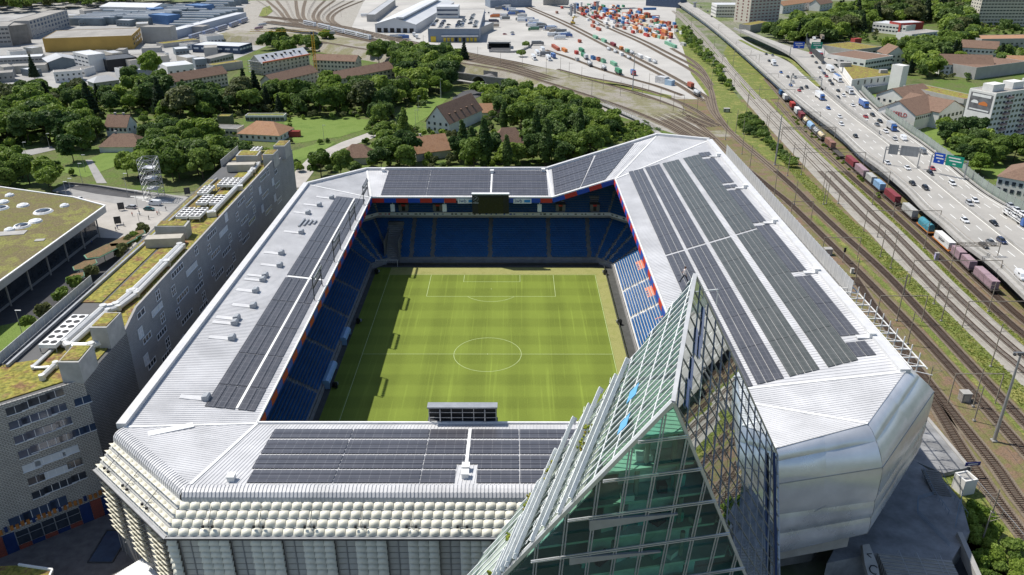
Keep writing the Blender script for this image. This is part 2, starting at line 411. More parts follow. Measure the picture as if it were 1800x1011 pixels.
# hip and valley cover strips
for p, q in ((I1, ON1), (I1, OL1), (I6, OL2), (I6, OF1), (I5, OF2), (I4, C1), (I4, C2), (I3, N1), (I3, N2), (I3, N3), (I2, ON2)):
 dz = V((0, 0, 0.1)); MB().bar(p + dz, q + dz, 0.55, 0.12).build('hip_flashing', M_white, st)
# edge parapets
M_par = mat('parapet_sheet', (0.6, 0.6, 0.6), 0.5, var=0.08)
def parapet(p, q, wdt, h, off=0.0):
 d = (q - p).normalized(); nrm = V((d.y, -d.x, 0)) * off
 MB().bar(p + nrm + V((0,0,h/2)), q + nrm + V((0,0,h/2)), wdt, h + 0.6).build('parapet', M_par, st)
parapet(OL2, OL1, 1.7, 0.5, 0.3); parapet(OF1, OL2, 1.0, 0.5); parapet(OF2, OF1, 0.9, 0.5); parapet(C1, OF2, 1.0, 0.5); parapet(C2, C1, 1.3, 0.5); parapet(N1, C2, 1.9, 0.25)
# gutter line inside the left parapet, inner gutter edge all round
gb = MB()
for p, q in ((I1, I6), (I6, I5), (I5, I4), (I4, I3), (I3, I2), (I2, I1)):
 gb.bar(p + V((0,0,0.22)), q + V((0,0,0.22)), 0.35, 0.4)
gb.build('inner_edge_trim', M_white, st)
# bullnose on the near side and the near-left chamfer
prof = [(0.0, 0.0), (0.8, -0.06), (1.5, -0.35), (2.0, -0.95), (2.15, -1.7)]
def bullnose(p, q, n, rib=0.62):
 n = V(n).normalized(); mb = MB(); sb = MB()
 for i in range(len(prof) - 1):
  a, b = prof[i], prof[i+1]
  mb.face([p + n*a[0] + V((0,0,a[1])), q + n*a[0] + V((0,0,a[1])), q + n*b[0] + V((0,0,b[1])), p + n*b[0] + V((0,0,b[1]))])
 o = mb.build('roof_edge_curve', M_roofmetal, st, smooth=True)
 L = (q - p).length; m = int(L / rib); d = (q - p).normalized()
 for k in range(m):
  c = p + d * (k + 0.5) * L / m
  for i in range(len(prof) - 1):
   a, b = prof[i], prof[i+1]
   sb.bar(c + n*a[0] + V((0,0,a[1] + 0.05)), c + n*b[0] + V((0,0,b[1] + 0.05)), 0.16, 0.14, up=n)
 o = sb.build('standing_seams', M_roofmetal, st); o['kind'] = 'stuff'
NCH = V((OL1.y - ON1.y, ON1.x - OL1.x, 0)).normalized() * -1   # outward normal of the chamfer
bullnose(ON1 + V((-0.9,0,0)), ON2, (0, -1, 0)); bullnose(OL1, ON1, NCH)
# ------------------------------------------------------------------ solar strips
M_sol = brickmat('solar_cells', (0.066, 0.067, 0.079), (0.078, 0.078, 0.09), (0.17, 0.17, 0.18), 1.65, 1.0, 0.035, 0.32, 0.0, 'XY', 0.5, bump=0)
M_sol2 = brickmat('solar_cells_turned', (0.068, 0.07, 0.078), (0.08, 0.08, 0.088), (0.17, 0.17, 0.18), 1.65, 1.0, 0.035, 0.32, 0.0, 'YX', 0.5, bump=0)
M_sol3 = brickmat('solar_cells_olive', (0.072, 0.078, 0.07), (0.085, 0.09, 0.082), (0.16, 0.165, 0.16), 1.65, 1.0, 0.035, 0.3, 0.0, 'YX', 0.5, bump=0)
def strip(pts, m):
 n = (pts[1]-pts[0]).cross(pts[2]-pts[0]).normalized(); n = n if n.z > 0 else -n
 MB().slab([p + n*0.2 for p in pts], n, 0.08, m, M_darkmetal).build('solar_strip', None, st)
zl = lambda x: 22.5 + 0.1195*(-40.5 - x)
zr = lambda x: 29 + 0.1195*(x - 40.5)
zn = lambda y: 22.5 + 0.12*(-65 - y)
zf = lambda y: 22.5 + 0.12*(y - 65)
for x0, x1 in ((-51.4,-49.65), (-49.5,-47.75), (-47.6,-45.85), (-45.2,-43.75), (-43.6,-42.1)):
 ys = [-61.5, -53.5, -41, -28.5, -15.5, -2.2, -1.0, 11, 23, 35, 48, 62.5]
 for y0, y1 in zip(ys[:-1], ys[1:]):
  if (y0, y1) == (-2.2, -1.0): continue
  strip([V((x0, y0+0.1, zl(x0))), V((x1, y0+0.1, zl(x1))), V((x1, y1-0.1, zl(x1))), V((x0, y1-0.1, zl(x0)))], M_sol2)
def rx(px, py): return onplane(px, py, (40.5, 0, 29), V((-0.1195, 0, 1))).x
right_groups = [((1105,304),(1130,297),3), ((1133.5,296),(1159,289),3), ((1164,288),(1192,279.5),4), ((1199,277),(1227,269),4), ((1233,265.5),(1250,263),2)]
for gi, (pa, pb, nc) in enumerate(right_groups):
 xa, xb = rx(*pa), rx(*pb)
 if gi == 4: xa, xb = 71.4, 75.2
 for k in range(nc):
  x0 = xa + (xb-xa)*k/nc + 0.07; x1 = xa + (xb-xa)*(k+1)/nc - 0.07
  far = lambda x: 70.8 + (x - 45.7)*0.42; near = lambda x: -64.3 + (x - 50.3)*0.245; mid = lambda x: -1 + (x - 47)*0.43
  if gi == 4: cuts = [(78, 83.2), (48.5, 75.5), (43.5, 46.5), (13.5, 41.5), (-19, 11.3), (-50, -21.5), (-58, -52.5)]
  else: cuts = None
  if cuts: segs = [((lambda x, v=a: v), (lambda x, v=b: v)) for a, b in cuts]
  else: segs = [((lambda x: mid(x)+0.5), far), (near, (lambda x: mid(x)-0.5))]
  for f0, f1 in segs:
   nsub = max(1, int(round((f1(x0) - f0(x0)) / 13)))
   for j in range(nsub):
    ya0 = f0(x0) + (f1(x0)-f0(x0))*j/nsub; yb0 = f0(x0) + (f1(x0)-f0(x0))*(j+1)/nsub
    ya1 = f0(x1) + (f1(x1)-f0(x1))*j/nsub; yb1 = f0(x1) + (f1(x1)-f0(x1))*(j+1)/nsub
    strip([V((x0, ya0+0.06, zr(x0))), V((x1, ya1+0.06, zr(x1))), V((x1, yb1-0.06, zr(x1))), V((x0, yb0-0.06, zr(x0)))], M_sol3 if gi in (2, 3) else M_sol2)
near_rows = [(-67.4,-68.9), (-69.05,-70.6), (-71.4,-72.85), (-73.0,-74.4), (-74.55,-76.0), (-76.6,-77.9), (-78.05,-79.35), (-79.5,-80.8), (-81.4,-82.6), (-82.75,-83.9), (-84.0,-85.1)]
for i, (y0, y1) in enumerate(near_rows):
 for x0, x1 in ((-36.6, -22.3), (-22.1, -8.3), (-8.1, -1.3), (-0.5, 7.9), (8.1, 19.5)):
  if i > 7: x0 += 0.5*(x0 < -30); 
  if x1 == -1.3 and i > 6: x1 = -2.6
  if x0 == -0.5 and i > 6: x0 = 1.0
  strip([V((x0, y0, zn(y0))), V((x1, y0, zn(y0))), V((x1, y1, zn(y1))), V((x0, y1, zn(y1)))], M_sol)
far_rows = [67.2 + k*1.72 for k in range(12)]
for i, y0 in enumerate(far_rows):
 y0 += 0.45*(i//3) - 0.2; y1 = y0 + 1.6
 if y1 > 88: continue
 for x0, x1 in ((-37.5, -22.5), (-22.3, -1.0), (-0.2, 18.6)):
  strip([V((x0, y0, zf(y0))), V((x1, y0, zf(y0))), V((x1, y1, zf(y1))), V((x0, y1, zf(y1)))], M_sol)
for i in range(11):
 v0 = 0.07 + i*0.078 + 0.008*(i//3); v1 = v0 + 0.072
 for u0, u1 in ((0.04, 0.42), (0.44, 0.8)):
  us = [u0 + (u1-u0)*k/3 for k in range(4)]
  for k in range(3):
   strip([bil(I5,I4,C1,OF2,us[k],v0), bil(I5,I4,C1,OF2,us[k+1],v0), bil(I5,I4,C1,OF2,us[k+1],v1), bil(I5,I4,C1,OF2,us[k],v1)], M_sol)
 strip([bil(I3,I2,ON2,N3,0.96,v0), bil(I3,I2,ON2,N3,0.5,v0), bil(I3,I2,ON2,N3,0.5,v1), bil(I3,I2,ON2,N3,0.96,v1)], M_sol)
# white service walkway strips and maintenance paths on the roof
wb = MB()
for x in (-45.5,): wb.bar((x, -61, zl(x)+0.14), (x, 62, zl(x)+0.14), 0.5, 0.1)
wb.bar((-51, -1.6, zl(-51)+0.16), (-42.5, -1.6, zl(-42.5)+0.16), 0.8, 0.12)
wb.bar((-0.9, -67, zn(-67)+0.15), (-0.9, -79.3, zn(-79.3)+0.15), 0.55, 0.12)
wb.bar((-0.6, 67, zf(67)+0.15), (-0.6, 84, zf(84)+0.15), 0.55, 0.12)
wb.bar((-57.6, -71.6, 24.85), (-51.2, -67.6, 24.05), 1.5, 0.16)
wb.build('roof_walkway', M_white, st)
# roof ventilation boxes
vb = MB(); vb.add([(-0.8,-0.9,0), (0.8,-0.9,0), (0.8,0.9,0), (-0.8,0.9,0), (-0.8,-0.9,1.1), (0.45,-0.9,1.35), (0.45,0.9,1.35), (-0.8,0.9,1.1), (0.8,-0.9,0.95), (0.8,0.9,0.95)],
       [(0,1,8,5,4), (3,7,6,9,2), (0,4,7,3), (4,5,6,7), (5,8,9,6), (1,2,9,8)])
vent_me = vb.mesh('roof_vent', mat('vent_housing', (0.33, 0.35, 0.37), 0.5, var=0.12))
vent2_me = MB().box((0,0,0.5), (1.1, 1.2, 1.0)).box((0,0,1.06), (1.3, 1.4, 0.12)).mesh('roof_vent', M_white)
LP = (-40.5, 0, 22.5); LN = V((0.1195, 0, 1))
for cx, cy_ in ((1750,28),(1685,67),(1625,108),(1590,211),(1485,321),(1477,386),(1400,440),(1388,462),(1350,520),(1338,600),(1250,665),(1240,690),(1226,770),(1090,1086)):
 p = onplane(cx/3, 337 + cy_/3 + 3, LP, LN)
 inst(vent_me, 'roof_vent', st, (p.x, p.y, p.z + 0.02), 0.0, 0.85)
 x1 = p.x - 0.8; x0 = max(x1 - 4.2, -60.8)
 MB().bar((x0, p.y, zl(x0) + 0.11), (x1, p.y, zl(x1) + 0.11), 1.3, 0.06).build('vent_flashing', M_par, st)
for p in ((-39.3, 86.5, zf(86.5)), (-0.6, 85.3, zf(85.3)), (17.6, 86.5, zf(86.5)), (76.8, 77, 33.4), (76.8, 42.3, 33.4), (76.8, 12.4, 33.4), (76.8, -20.2, 33.4), (76.8, -51.2, 33.4), (-0.9, -81, zn(-81)), (-0.9, -83.2, zn(-83.2)), (-38.8, -84.2, zn(-84.2))):
 inst(vent2_me, 'roof_vent', st, p, 0.0)
 if p[0] > 70: MB().box((p[0]-0.6, p[1], p[2] + 0.02), (4.4, 1.3, 0.2)).build('vent_flashing', M_par, st)
# roof-top cowls in a row on the left roof
cw = MB()
for i in range(4):
 p = onplane((1575 + i*26)/3, 337 + (186 - 4*i)/3, LP, LN); cw.bar((p.x, p.y, p.z+0.25), (p.x + 0.3, p.y + 6.5 - 1.2*i, p.z+0.25), 0.5, 0.45)
cw.build('skylight_strip', M_steel, st)
# ------------------------------------------------------------------ fascia panels red / blue
M_red = mat('fascia_red', (0.52, 0.035, 0.025), 0.5, var=0.06); M_blue = mat('fascia_blue', (0.015, 0.07, 0.42), 0.5, var=0.06)
def fascia(p, q, h, step, skip=(), start=0):
 d = (q - p); L = d.length; n = max(1, int(round(L/step))); sd_ = d.normalized()
 for k in range(n):
  a = p + d*(k/n); b = p + d*((k+1)/n)
  if any(s0 < (a.x+b.x)/2 < s1 for s0, s1 in skip): continue
  MB().bar(a + sd_*0.03 - V((0,0,h/2 + 0.1)), b - sd_*0.03 - V((0,0,h/2 + 0.1)), 0.12, h).build('fascia_panel', (M_red, M_blue)[(k + start) % 2], st)
ins = 0.25
fascia(I6 + V((0.3,-ins,0)), I5 + V((0,-ins,0)), 1.5, 4.05, skip=((-11.6, -5.6), (7.0, 13.0)))
fascia(I5 + V((0.05,-ins,0)), I4 + V((-0.3,-ins,0)), 1.5, 4.3, start=1)
fascia(I4 + V((-ins,-0.3,0)), I3 + V((-ins,0,0)), 1.5, 4.1, start=0)
fascia(I1 + V((ins,0,0)), I6 + V((ins,-0.4,0)), 1.5, 4.1, start=0)
M_navy = mat('navy_print', (0.02, 0.06, 0.25), 0.5, var=0.0); M_sky = mat('sign_blue', (0.03, 0.25, 0.6), 0.5, var=0.0)
for x in (-8.6, 10.0):
 sg = MB().box((x, 64.72, 21.5), (6.0, 0.1, 1.7)).build('sign_board', M_white, st)
 inst(textmesh('iwb', 1.7, M_navy), 'lettering', sg, mtx=frame((x - 1.3, 64.64, 21.55), (1,0,0), (0,0,1)))
 MB().box((x + 1.6, 64.64, 21.5), (2.0, 0.04, 0.9)).build('logo', M_sky, sg)
# ------------------------------------------------------------------ stands
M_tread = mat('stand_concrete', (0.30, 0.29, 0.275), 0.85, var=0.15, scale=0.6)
M_tread_sun = mat('stand_concrete_sunlit', (0.62, 0.61, 0.58), 0.8, var=0.1, scale=0.6)  # lighter copy of the stand concrete: sunlight painted into the right stand's treads
M_seat = mat('seat_blue', (0.008, 0.105, 0.30), 0.45, var=0.15, scale=0.3); M_seat_r = mat('seat_coral', (0.72, 0.27, 0.18), 0.5, var=0.06); M_seat_w = mat('seat_white', (0.75, 0.75, 0.74), 0.5, var=0.05)
def ring(o, cut):
 a, b = 40.2 + o, 62.4 + o; an = 65.5 + o
 return [(-a, -an + cut), (-a, b - cut), (-a + cut, b), (a - cut, b), (a, b - cut), (a, -an + cut), (a - cut, -an), (-a + cut, -an)]
def tier(rows, o0, z0, dep, rise, cut0, cutk, name, seat_rows):
 tb = MB(); sb = MB(); seats = 0
 for k in range(rows):
  o = o0 + k*dep; z = z0 + k*rise; r0 = ring(o, cut0 + cutk*o); r1 = ring(o + dep, cut0 + cutk*(o + dep))
  for i in range(8):
   j = (i+1) % 8
   mm = M_tread_sun if i == 4 else M_tread
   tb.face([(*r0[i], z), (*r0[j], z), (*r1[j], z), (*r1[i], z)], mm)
   tb.face([(*r0[i], z - rise), (*r0[j], z - rise), (*r0[j], z), (*r0[i], z)], mm)
   if i not in (0, 1, 2, 3, 4): continue
   p, q = V((*r0[i], z)), V((*r0[j], z)); d = q - p; L = d.length; d.normalize(); nrm = V((d.y, -d.x, 0)) * -1
   if i == 4 and p.y < -40: continue
   s = 0.35
   while s < L - 0.35:
    c = p + d*s; x, y = c.x, c.y; ok = True; m = M_seat
    if name == 'lower':
     if i == 2:
      for ax in (-28.0, -20.8, -1.0, 19.2, 33.0):
                            if abs(x - ax*(1 + 0.0*o)) < 0.75: ok = False
      if -37.2 < x < -31.6 and o < 14: ok = False
     if i in (1, 3):
      for f in (0.36, 0.62):
                            if abs(s - L*f) < 0.55: ok = False
     if i in (0, 4):
      for ay in (-22, -2, 18, 36): 
                            if abs(y - ay) < 0.7: ok = False
      if i == 4:
                            blk = (y + 62) // 19.4
                            yy = y - ((y + 2) // 20) * 20 - 20 + 2   # position inside the block
                            w_ = (y + 2) % 20
                            if 7 < k < 15 and 6 < w_ < 12.5 and not (k in (8, 11, 13) and 7 < w_ < 11 and (int(w_*2) % 3)) and y > 10: m = M_seat_r
    else:
     if i == 2:
      for ax in (-31.5, -19.5, -1.0, 23.5, 35.5):
                            if abs(x - ax) < 1.6 and k < 7: ok = False
    if ok:
     w2 = d*0.21; f0 = c + nrm*0.30; f1 = c + nrm*0.62
     i0 = len(sb.v)
     u = V((0,0,0.42)); ub = V((0,0,0.85))
     sb.v += [tuple(f0 - w2 + u), tuple(f0 + w2 + u), tuple(f1 + w2 + u), tuple(f1 - w2 + u), tuple(f1 + w2 + ub + nrm*0.08), tuple(f1 - w2 + ub + nrm*0.08),
                             tuple(f0 - w2 + u*0.55), tuple(f0 + w2 + u*0.55)]
     mi = sb._m(m)
     for fc in ((0,1,2,3), (3,2,4,5), (6,7,1,0)): sb.f.append(tuple(i0 + a for a in fc)); sb.mi.append(mi)
     seats += 1
    s += 0.5
 tb.build(name + '_tier_terrace', None, st, fix=False)
 o = sb.build('seats', None, st, fix=False); o['kind'] = 'stuff'; o['label'] = 'blue tip-up seats in the %s tier' % name
 return seats
ns = tier(23, 0.6, 1.7, 0.72, 0.42, 5.0, 0.55, 'lower', None)
ns += tier(14, 13.2, 13.4, 0.74, 0.62, 5.0, 0.6, 'upper', None)
# terrace wall, aisles (stairs), upper tier front with advertising band
M_band = mat('ad_band_white', (0.7, 0.7, 0.7), 0.5, var=0.05)
r0 = ring(0.3, 5.2); fr = ring(13.0, 12.6)
wl = MB()
for i in range(8):
 j = (i+1) % 8
 wl.bar((*r0[i], 0.7), (*r0[j], 0.7), 0.25, 1.4)
wl.build('pitch_wall', M_tread, st)
marks = [M_navy, M_red, M_darkmetal, M_blue, M_darkmetal]
for i in (0, 1, 2, 3, 4, 5, 6, 7):
 j = (i+1) % 8; p, q = V((*fr[i], 0)), V((*fr[j], 0)); d = q - p; L = d.length; dn = d.normalized(); nin = V((dn.y, -dn.x, 0))
 n = max(1, int(L/6)); 
 for k in range(n):
  a = p + d*(k/n); b = p + d*((k+1)/n)
  o = MB().bar(a + V((0,0,13.1)), b + V((0,0,13.1)), 0.2, 1.15).build('ad_panel', M_band, st)
  if i in (1, 2, 3) :
   mk = MB()
   for t_ in (0.16, 0.42, 0.7):
    t_ += random.uniform(-0.06, 0.06); c = a.lerp(b, t_) + nin*0.12 + V((0,0,13.1)); wd = random.uniform(0.35, 1.0)
    mk.bar(c - dn*wd/2, c + dn*wd/2, 0.03, random.uniform(0.3, 0.55))
   mk.build('advert_print', random.choice(marks), o)
 MB().bar(p + V((0,0,12.2)) - nin*0.15, q + V((0,0,12.2)) - nin*0.15, 0.3, 0.9).build('gallery_front', M_tread, st)
ai = MB()
def stairs(x, y0, z0, y1, z1, wd, axis='y'):
 n = int(abs(z1 - z0)/0.21)
 for k in range(n):
  t_ = k/n; yy = y0 + (y1-y0)*t_; zz = z0 + (z1-z0)*t_
  ai.box((x, yy + 0.2, zz + 0.12), (wd, (y1-y0)/n + 0.02, 0.26))
for ax in (-28.0, -20.8, -1.0, 19.2, 33.0):
 ai = MB(); stairs(ax, 63.2, 1.7, 79.3, 11.2, 1.35); ai.build('stand_stairs', M_conc_d, st)
# player tunnel opening in the far-left of the lower tier
tn = MB(); x0, x1 = -37.0, -31.8
tn.box(((x0+x1)/2, 69, 0.4), (x1-x0, 14, 0.8)).box((x0+0.15, 69.5, 4.2), (0.3, 14, 7.6)).box((x1-0.15, 69.5, 4.2), (0.3, 14, 7.6)).box(((x0+x1)/2, 75.6, 9.4), (x1-x0, 0.4, 1.2), m=None)
tn.build('tunnel_wall', M_conc_d, st)
# upper-tier vomitories
for x in (-31.5, -19.5, -1.0, 23.5, 35.5):
 if abs(x) > 38: continue
 v = MB().box((x, 77.4, 15.1), (3.4, 2.6, 2.4)).build('stair_house', M_conc_d, st)
 MB().box((x, 76.05, 15.0), (1.1, 0.1, 2.0)).build('doorway', M_black, v)
 MB().box((x, 76.03, 16.0), (1.4, 0.1, 0.6)).build('gate_sign', M_red, v)
# loudspeakers / screens hanging below the far fascia
for x in (-33.7, -16.2, 15.8):
 MB().box((x, 66.2, 18.6), (1.4, 0.5, 2.6)).box((x, 66.2, 20.6), (0.2, 0.2, 1.6)).build('hanging_speaker', M_white, st)
# outer walls and back wall of the bowl
M_wall = mat('stadium_wall', (0.3, 0.3, 0.3), 0.8, var=0.12)
ow = [(OL1, OL2), (OL2, OF1), (OF1, OF2), (OF2, C1), (C1, C2), (C2, N1 + V((0, 4, 0)))]
for p, q in ow:
 c = V((10, 5, 0)); nrm = V((-(q-p).y, (q-p).x, 0)).normalized(); nrm = nrm if nrm.dot(c - p) > 0 else -nrm
 mb = MB(); a, b = p + nrm*0.8, q + nrm*0.8
 mb.face([(a.x, a.y, 0), (b.x, b.y, 0), (b.x, b.y, b.z - 0.4), (a.x, a.y, a.z - 0.4)]); mb.face([(a.x+nrm.x*.4, a.y+nrm.y*.4, 0), (b.x+nrm.x*.4, b.y+nrm.y*.4, 0), (b.x+nrm.x*.4, b.y+nrm.y*.4, b.z - 0.4), (a.x+nrm.x*.4, a.y+nrm.y*.4, a.z - 0.4)][::-1])
 mb.build('outer_wall', M_wall, st)
# ------------------------------------------------------------------ cushion facade (near side and near-left chamfer)
M_cush = mat('facade_cushion', (0.80, 0.77, 0.64), 0.4, var=0.1, scale=0.15, spec=0.5)
M_cush_d = mat('facade_panel_grey', (0.58, 0.58, 0.54), 0.35, var=0.15, scale=0.2, spec=0.5)
def pillow(wd, ht, bulge, m, name):
 mb = MB(); N = 5
 for j in range(N):
  for i in range(N):
   u, v = i/(N-1)*2 - 1, j/(N-1)*2 - 1
   b = bulge * ((1 - u*u)**0.5) * ((1 - v*v)**0.5)
   mb.v.append((u*wd/2, -b, v*ht/2))
 for j in range(N-1):
  for i in range(N-1):
   mb.f.append((j*N+i, j*N+i+1, (j+1)*N+i+1, (j+1)*N+i)); mb.mi.append(0)
 return mb.mesh(name, m, True)
CW, CH = 1.6, 1.36; SL = R(47)          # the upper cushion band leans back
me_c = pillow(CW - 0.07, CH - 0.1, 0.42, M_cush, 'cushion'); me_flat = pillow(CW - 0.08, 1.12, 0.1, M_cush_d, 'facade_pane')
me_bay = pillow(CW - 0.05, 1.25, 0.34, M_cush, 'cushion')
DZ, DO = CH*math.cos(SL), CH*math.sin(SL)
def facade(p, q, nrm, ncol, lrows, bays, zt=23.3, miter0=0.0):
 """cushion band sloping down and out from p-q at level zt, ledge, then flat panes with projecting cushion bays"""
 d = (q - p).normalized(); nrm = V(nrm).normalized(); rz = math.atan2(d.y, d.x)
 for r in range(4):
  o0, o1 = nrm*(DO*r), nrm*(DO*(r+1)); a = p - d*miter0*DO*(r + 0.5); L = (q - a).length; cw = L/ncol
  z = zt - (r + 0.5)*DZ; om = nrm*(DO*(r + 0.5))
  for k in range(ncol):
   c = a + d*(k + 0.5)*cw + om
   M = Matrix.Translation((c.x, c.y, z)) @ Matrix.Rotation(rz, 4, 'Z') @ Matrix.Rotation(-SL, 4, 'X') @ Matrix.Diagonal((cw/CW, 1, 1, 1))
   inst(me_c, 'cushion', st, mtx=M)
  zz = zt - (r+1)*DZ + 0.05
  MB().bar(a + o1 + V((0,0,zz)), q + o1 + V((0,0,zz)), 0.2, 0.08).build('facade_rail', M_greymetal, st)
  MB().slab([a + o0 + V((0,0,zt - r*DZ - 0.12)), q + o0 + V((0,0,zt - r*DZ - 0.12)), q + o1 + V((0,0,zt-(r+1)*DZ - 0.12)), a + o1 + V((0,0,zt-(r+1)*DZ - 0.12))], nrm, 0.1, M_cush_d).build('facade_backing', None, st)
 out = nrm*(DO*4); zl_ = zt - 4*DZ - 0.12; a = p - d*miter0*DO*4; L = (q - a).length; cw = L/ncol
 MB().bar(a + out + nrm*0.25 + V((0,0,zl_)), q + out + nrm*0.25 + V((0,0,zl_)), 0.8, 0.2).build('facade_ledge', M_greymetal, st)
 MB().bar(a + out + nrm*0.68 + V((0,0,zl_+0.12)), q + out + nrm*0.68 + V((0,0,zl_+0.12)), 0.12, 0.3).build('ledge_edge', M_darkmetal, st)
 MB().bar(a + out - nrm*1.0 + V((0,0,zl_/2)), q + out - nrm*1.0 + V((0,0,zl_/2)), 0.2, zl_).build('lower_wall', M_conc_d, st)
 for r in range(lrows):
  z = zl_ - 0.8 - r*1.22
  for k in range(ncol):
   ph = (k - bays) % 5
   c = a + d*(k + 0.5)*cw + out
   if ph < 3:
    cc = c + nrm*0.12
    M = Matrix.Translation((cc.x, cc.y, z)) @ Matrix.Rotation(rz, 4, 'Z') @ Matrix.Rotation(R(-38), 4, 'X') @ Matrix.Diagonal((cw/CW, 1, 1, 1))
    inst(me_bay, 'cushion', st, mtx=M)
    if ph == 0: MB().bar(c - d*cw/2 - nrm*0.8 + V((0,0,z-0.52)), c - d*cw/2 + nrm*0.55 + V((0,0,z-0.52)), 0.06, 0.1).build('bay_bracket', M_steel, st)
   else:
    cc = c - nrm*0.8; inst(me_flat, 'facade_pane', st, (cc.x, cc.y, z), rz, (cw/CW, 1, 1))
 ml = MB()
 for k in range(ncol + 1):
  ph = (k - bays) % 5; c = a + d*k*cw + out
  if ph in (3, 4, 0): MB().bar(c - nrm*0.72 + V((0,0,0.1)), c - nrm*0.72 + V((0,0,zl_ - 0.12)), 0.12, 0.12).build('facade_mullion', M_steel, st)
zt0 = 23.35
pN = V((ON1.x - 1.0, ON1.y - 2.05, 0)); qN = V((46.5, ON1.y - 2.05, 0))
pC = OL1 + NCH*2.05; pC = V((pC.x, pC.y, 0))
facade(pN, qN, (0, -1, 0), 57, 10, 3, zt0, 0.41)
# the chamfer band mirrors the mitre at the corner
facade(pN, pC, NCH, 15, 10, 1, zt0, 0.41)
# wall closing the gap under the rising near-right roof edge
MB().face([ON2 + V((0,-0.2,-0.3)), N3 + V((0,-0.2,-0.3)), (N3.x, N3.y - 0.2, 18), (20, -85.7, 18)]).build('gable_wall', M_roofmetal, st, fix=False)
# lamps on brackets along the cushion facade
def facade_lamp(c, nrm, d, i, where):
 t = thing('facade_spotlight', 'twin black spotlight, %s on the cushion facade' % where, 'spotlight', (c.x, c.y, 0), 0, 'spotlights along the cushion facade')
 z = zt0 - 2.4*DZ
 b = MB(); nrm = nrm*2.9; b.tube((nrm.x*.3,nrm.y*.3,z+1.9), (nrm.x*1.2, nrm.y*1.2, z), 0.05, 4).tube((nrm.x*1.0,nrm.y*1.0,z-1.0), (nrm.x*1.2, nrm.y*1.2, z), 0.05, 4).tube((nrm.x*1.2-d.x*.75, nrm.y*1.2-d.y*.75, z), (nrm.x*1.2+d.x*.75, nrm.y*1.2+d.y*.75, z), 0.04, 4)
 b.build('bracket', M_darkmetal, t)
 for s in (-1, 1):
  cc = V((nrm.x*1.24 + d.x*0.75*s, nrm.y*1.24 + d.y*0.75*s, z)); MB().box(cc, (0.36, 0.3, 0.42)).build('lamp_head', M_black, t)
for i in range(9):
 c = pN + V((5.0 + i*8.0, 0.2, 0)); c = V((c.x, c.y, 0)); facade_lamp(c, V((0,-1,0)), V((1,0,0)), i, ordn(i) + ' from the left corner')
dC = (pN - pC).normalized()
for i in range(3): facade_lamp(pC + dC*(4 + i*7), NCH, dC, i, ordn(i) + ' of three round the left corner')
# ------------------------------------------------------------------ metal-clad near-right corner
M_clad = mat('satin_metal_cladding', (0.68, 0.7, 0.73), 0.25, metal=0.4, var=0.14, scale=0.1, bump=0.1, bscale=0.3)
M_clad2 = mat('satin_metal_cladding_dull', (0.58, 0.61, 0.66), 0.28, metal=0.4, var=0.25, scale=0.1, bump=0.15, bscale=0.25)
E1, E2, E3 = V((85.0, -62.5, 28)), V((66.8, -83.6, 27)), V((46.6, -88.2, 27))
Mi1, Mi2, Mi3 = N1.lerp(E1, 0.45) + V((0,0,0.9)), N2.lerp(E2, 0.5) + V((0,0,0.9)), N3.lerp(E3, 0.5) + V((0,0,0.9))
def dn(p, z, o=0.0): return V((p.x + o*0.6, p.y + o*0.8, z))
B1, B2, B3 = dn(E1, 15, -0.5), dn(E2, 13, 0.4), dn(E3, 12, 0.2)
def clad(a, b, c, d, m, nx=2, ny=1):
 """bulging translucent-looking cushion strips between four corners"""
 for i in range(nx):
  for j in range(ny):
   q = [bil(a,b,c,d,i/nx,j/ny), bil(a,b,c,d,(i+1)/nx,j/ny), bil(a,b,c,d,(i+1)/nx,(j+1)/ny), bil(a,b,c,d,i/nx,(j+1)/ny)]
   n = (q[1]-q[0]).cross(q[3]-q[0]).normalized(); n = n if n.dot(q[0]-V((40, -40, 20))) > 0 else -n
   mb = MB(); K = 7; amp = 0.34 if nx > 1 else 0.25
   for v in range(K):
    for u in range(K):
     U, W_ = u/(K-1), v/(K-1); mb.v.append(tuple(bil(*q, U, W_) + n*(amp*math.sin(PI*W_)**.7*(0.55 + 0.45*math.sin(PI*U)**.5))))
   for v in range(K-1):
    for u in range(K-1): mb.f.append((v*K+u, v*K+u+1, (v+1)*K+u+1, (v+1)*K+u)); mb.mi.append(0)
   mb.build('cladding_panel', m, st, smooth=True)
N0, E0, B0 = C2 + V((0.2, -8, 0)), V((85.8, 40, 28)), V((85, 40, 15)); Mi0 = V((81.5, 60, 31.6))
clad(N3, N2, Mi2, Mi3, M_clad, 2); clad(Mi3, Mi2, E2, E3, M_clad, 2)
clad(N2, N1, Mi1, Mi2, M_clad, 2); clad(Mi2, Mi1, E1, E2, M_clad, 2)
mid1, mid2, mid3 = E1.lerp(B1, .5), E2.lerp(B2, .5), E3.lerp(B3, .42)
clad(E3, E2, mid2, mid3, M_clad, 2); clad(mid3, mid2, B2, B3, M_clad2, 2, 2)
clad(E2, E1, mid1, mid2, M_clad, 2); clad(mid2, mid1, B1, B2, M_clad2, 2, 2)
E4, B4, Mi4, N4 = V((81.0, -40, 28)), V((80.5, -40, 15)), V((80, -40, 31)), V((77.9, -40, 33.4))
clad(N1, N4, Mi4, Mi1, M_clad, 1); clad(Mi1, Mi4, E4, E1, M_clad, 1); clad(E1, E4, B4, B1, M_clad2, 1)
sm = MB()
for p, q in ((N3,N2),(N2,N1),(E3,E2),(E2,E1),(N2,Mi2),(Mi2,E2),(E2,B2),(B3,B2),(B2,B1),(E2.lerp(B2,.15), E3.lerp(B3,.75))):
 sm.bar(p, q, 0.12, 0.12)
sm.build('cladding_seam', M_greymetal, st)
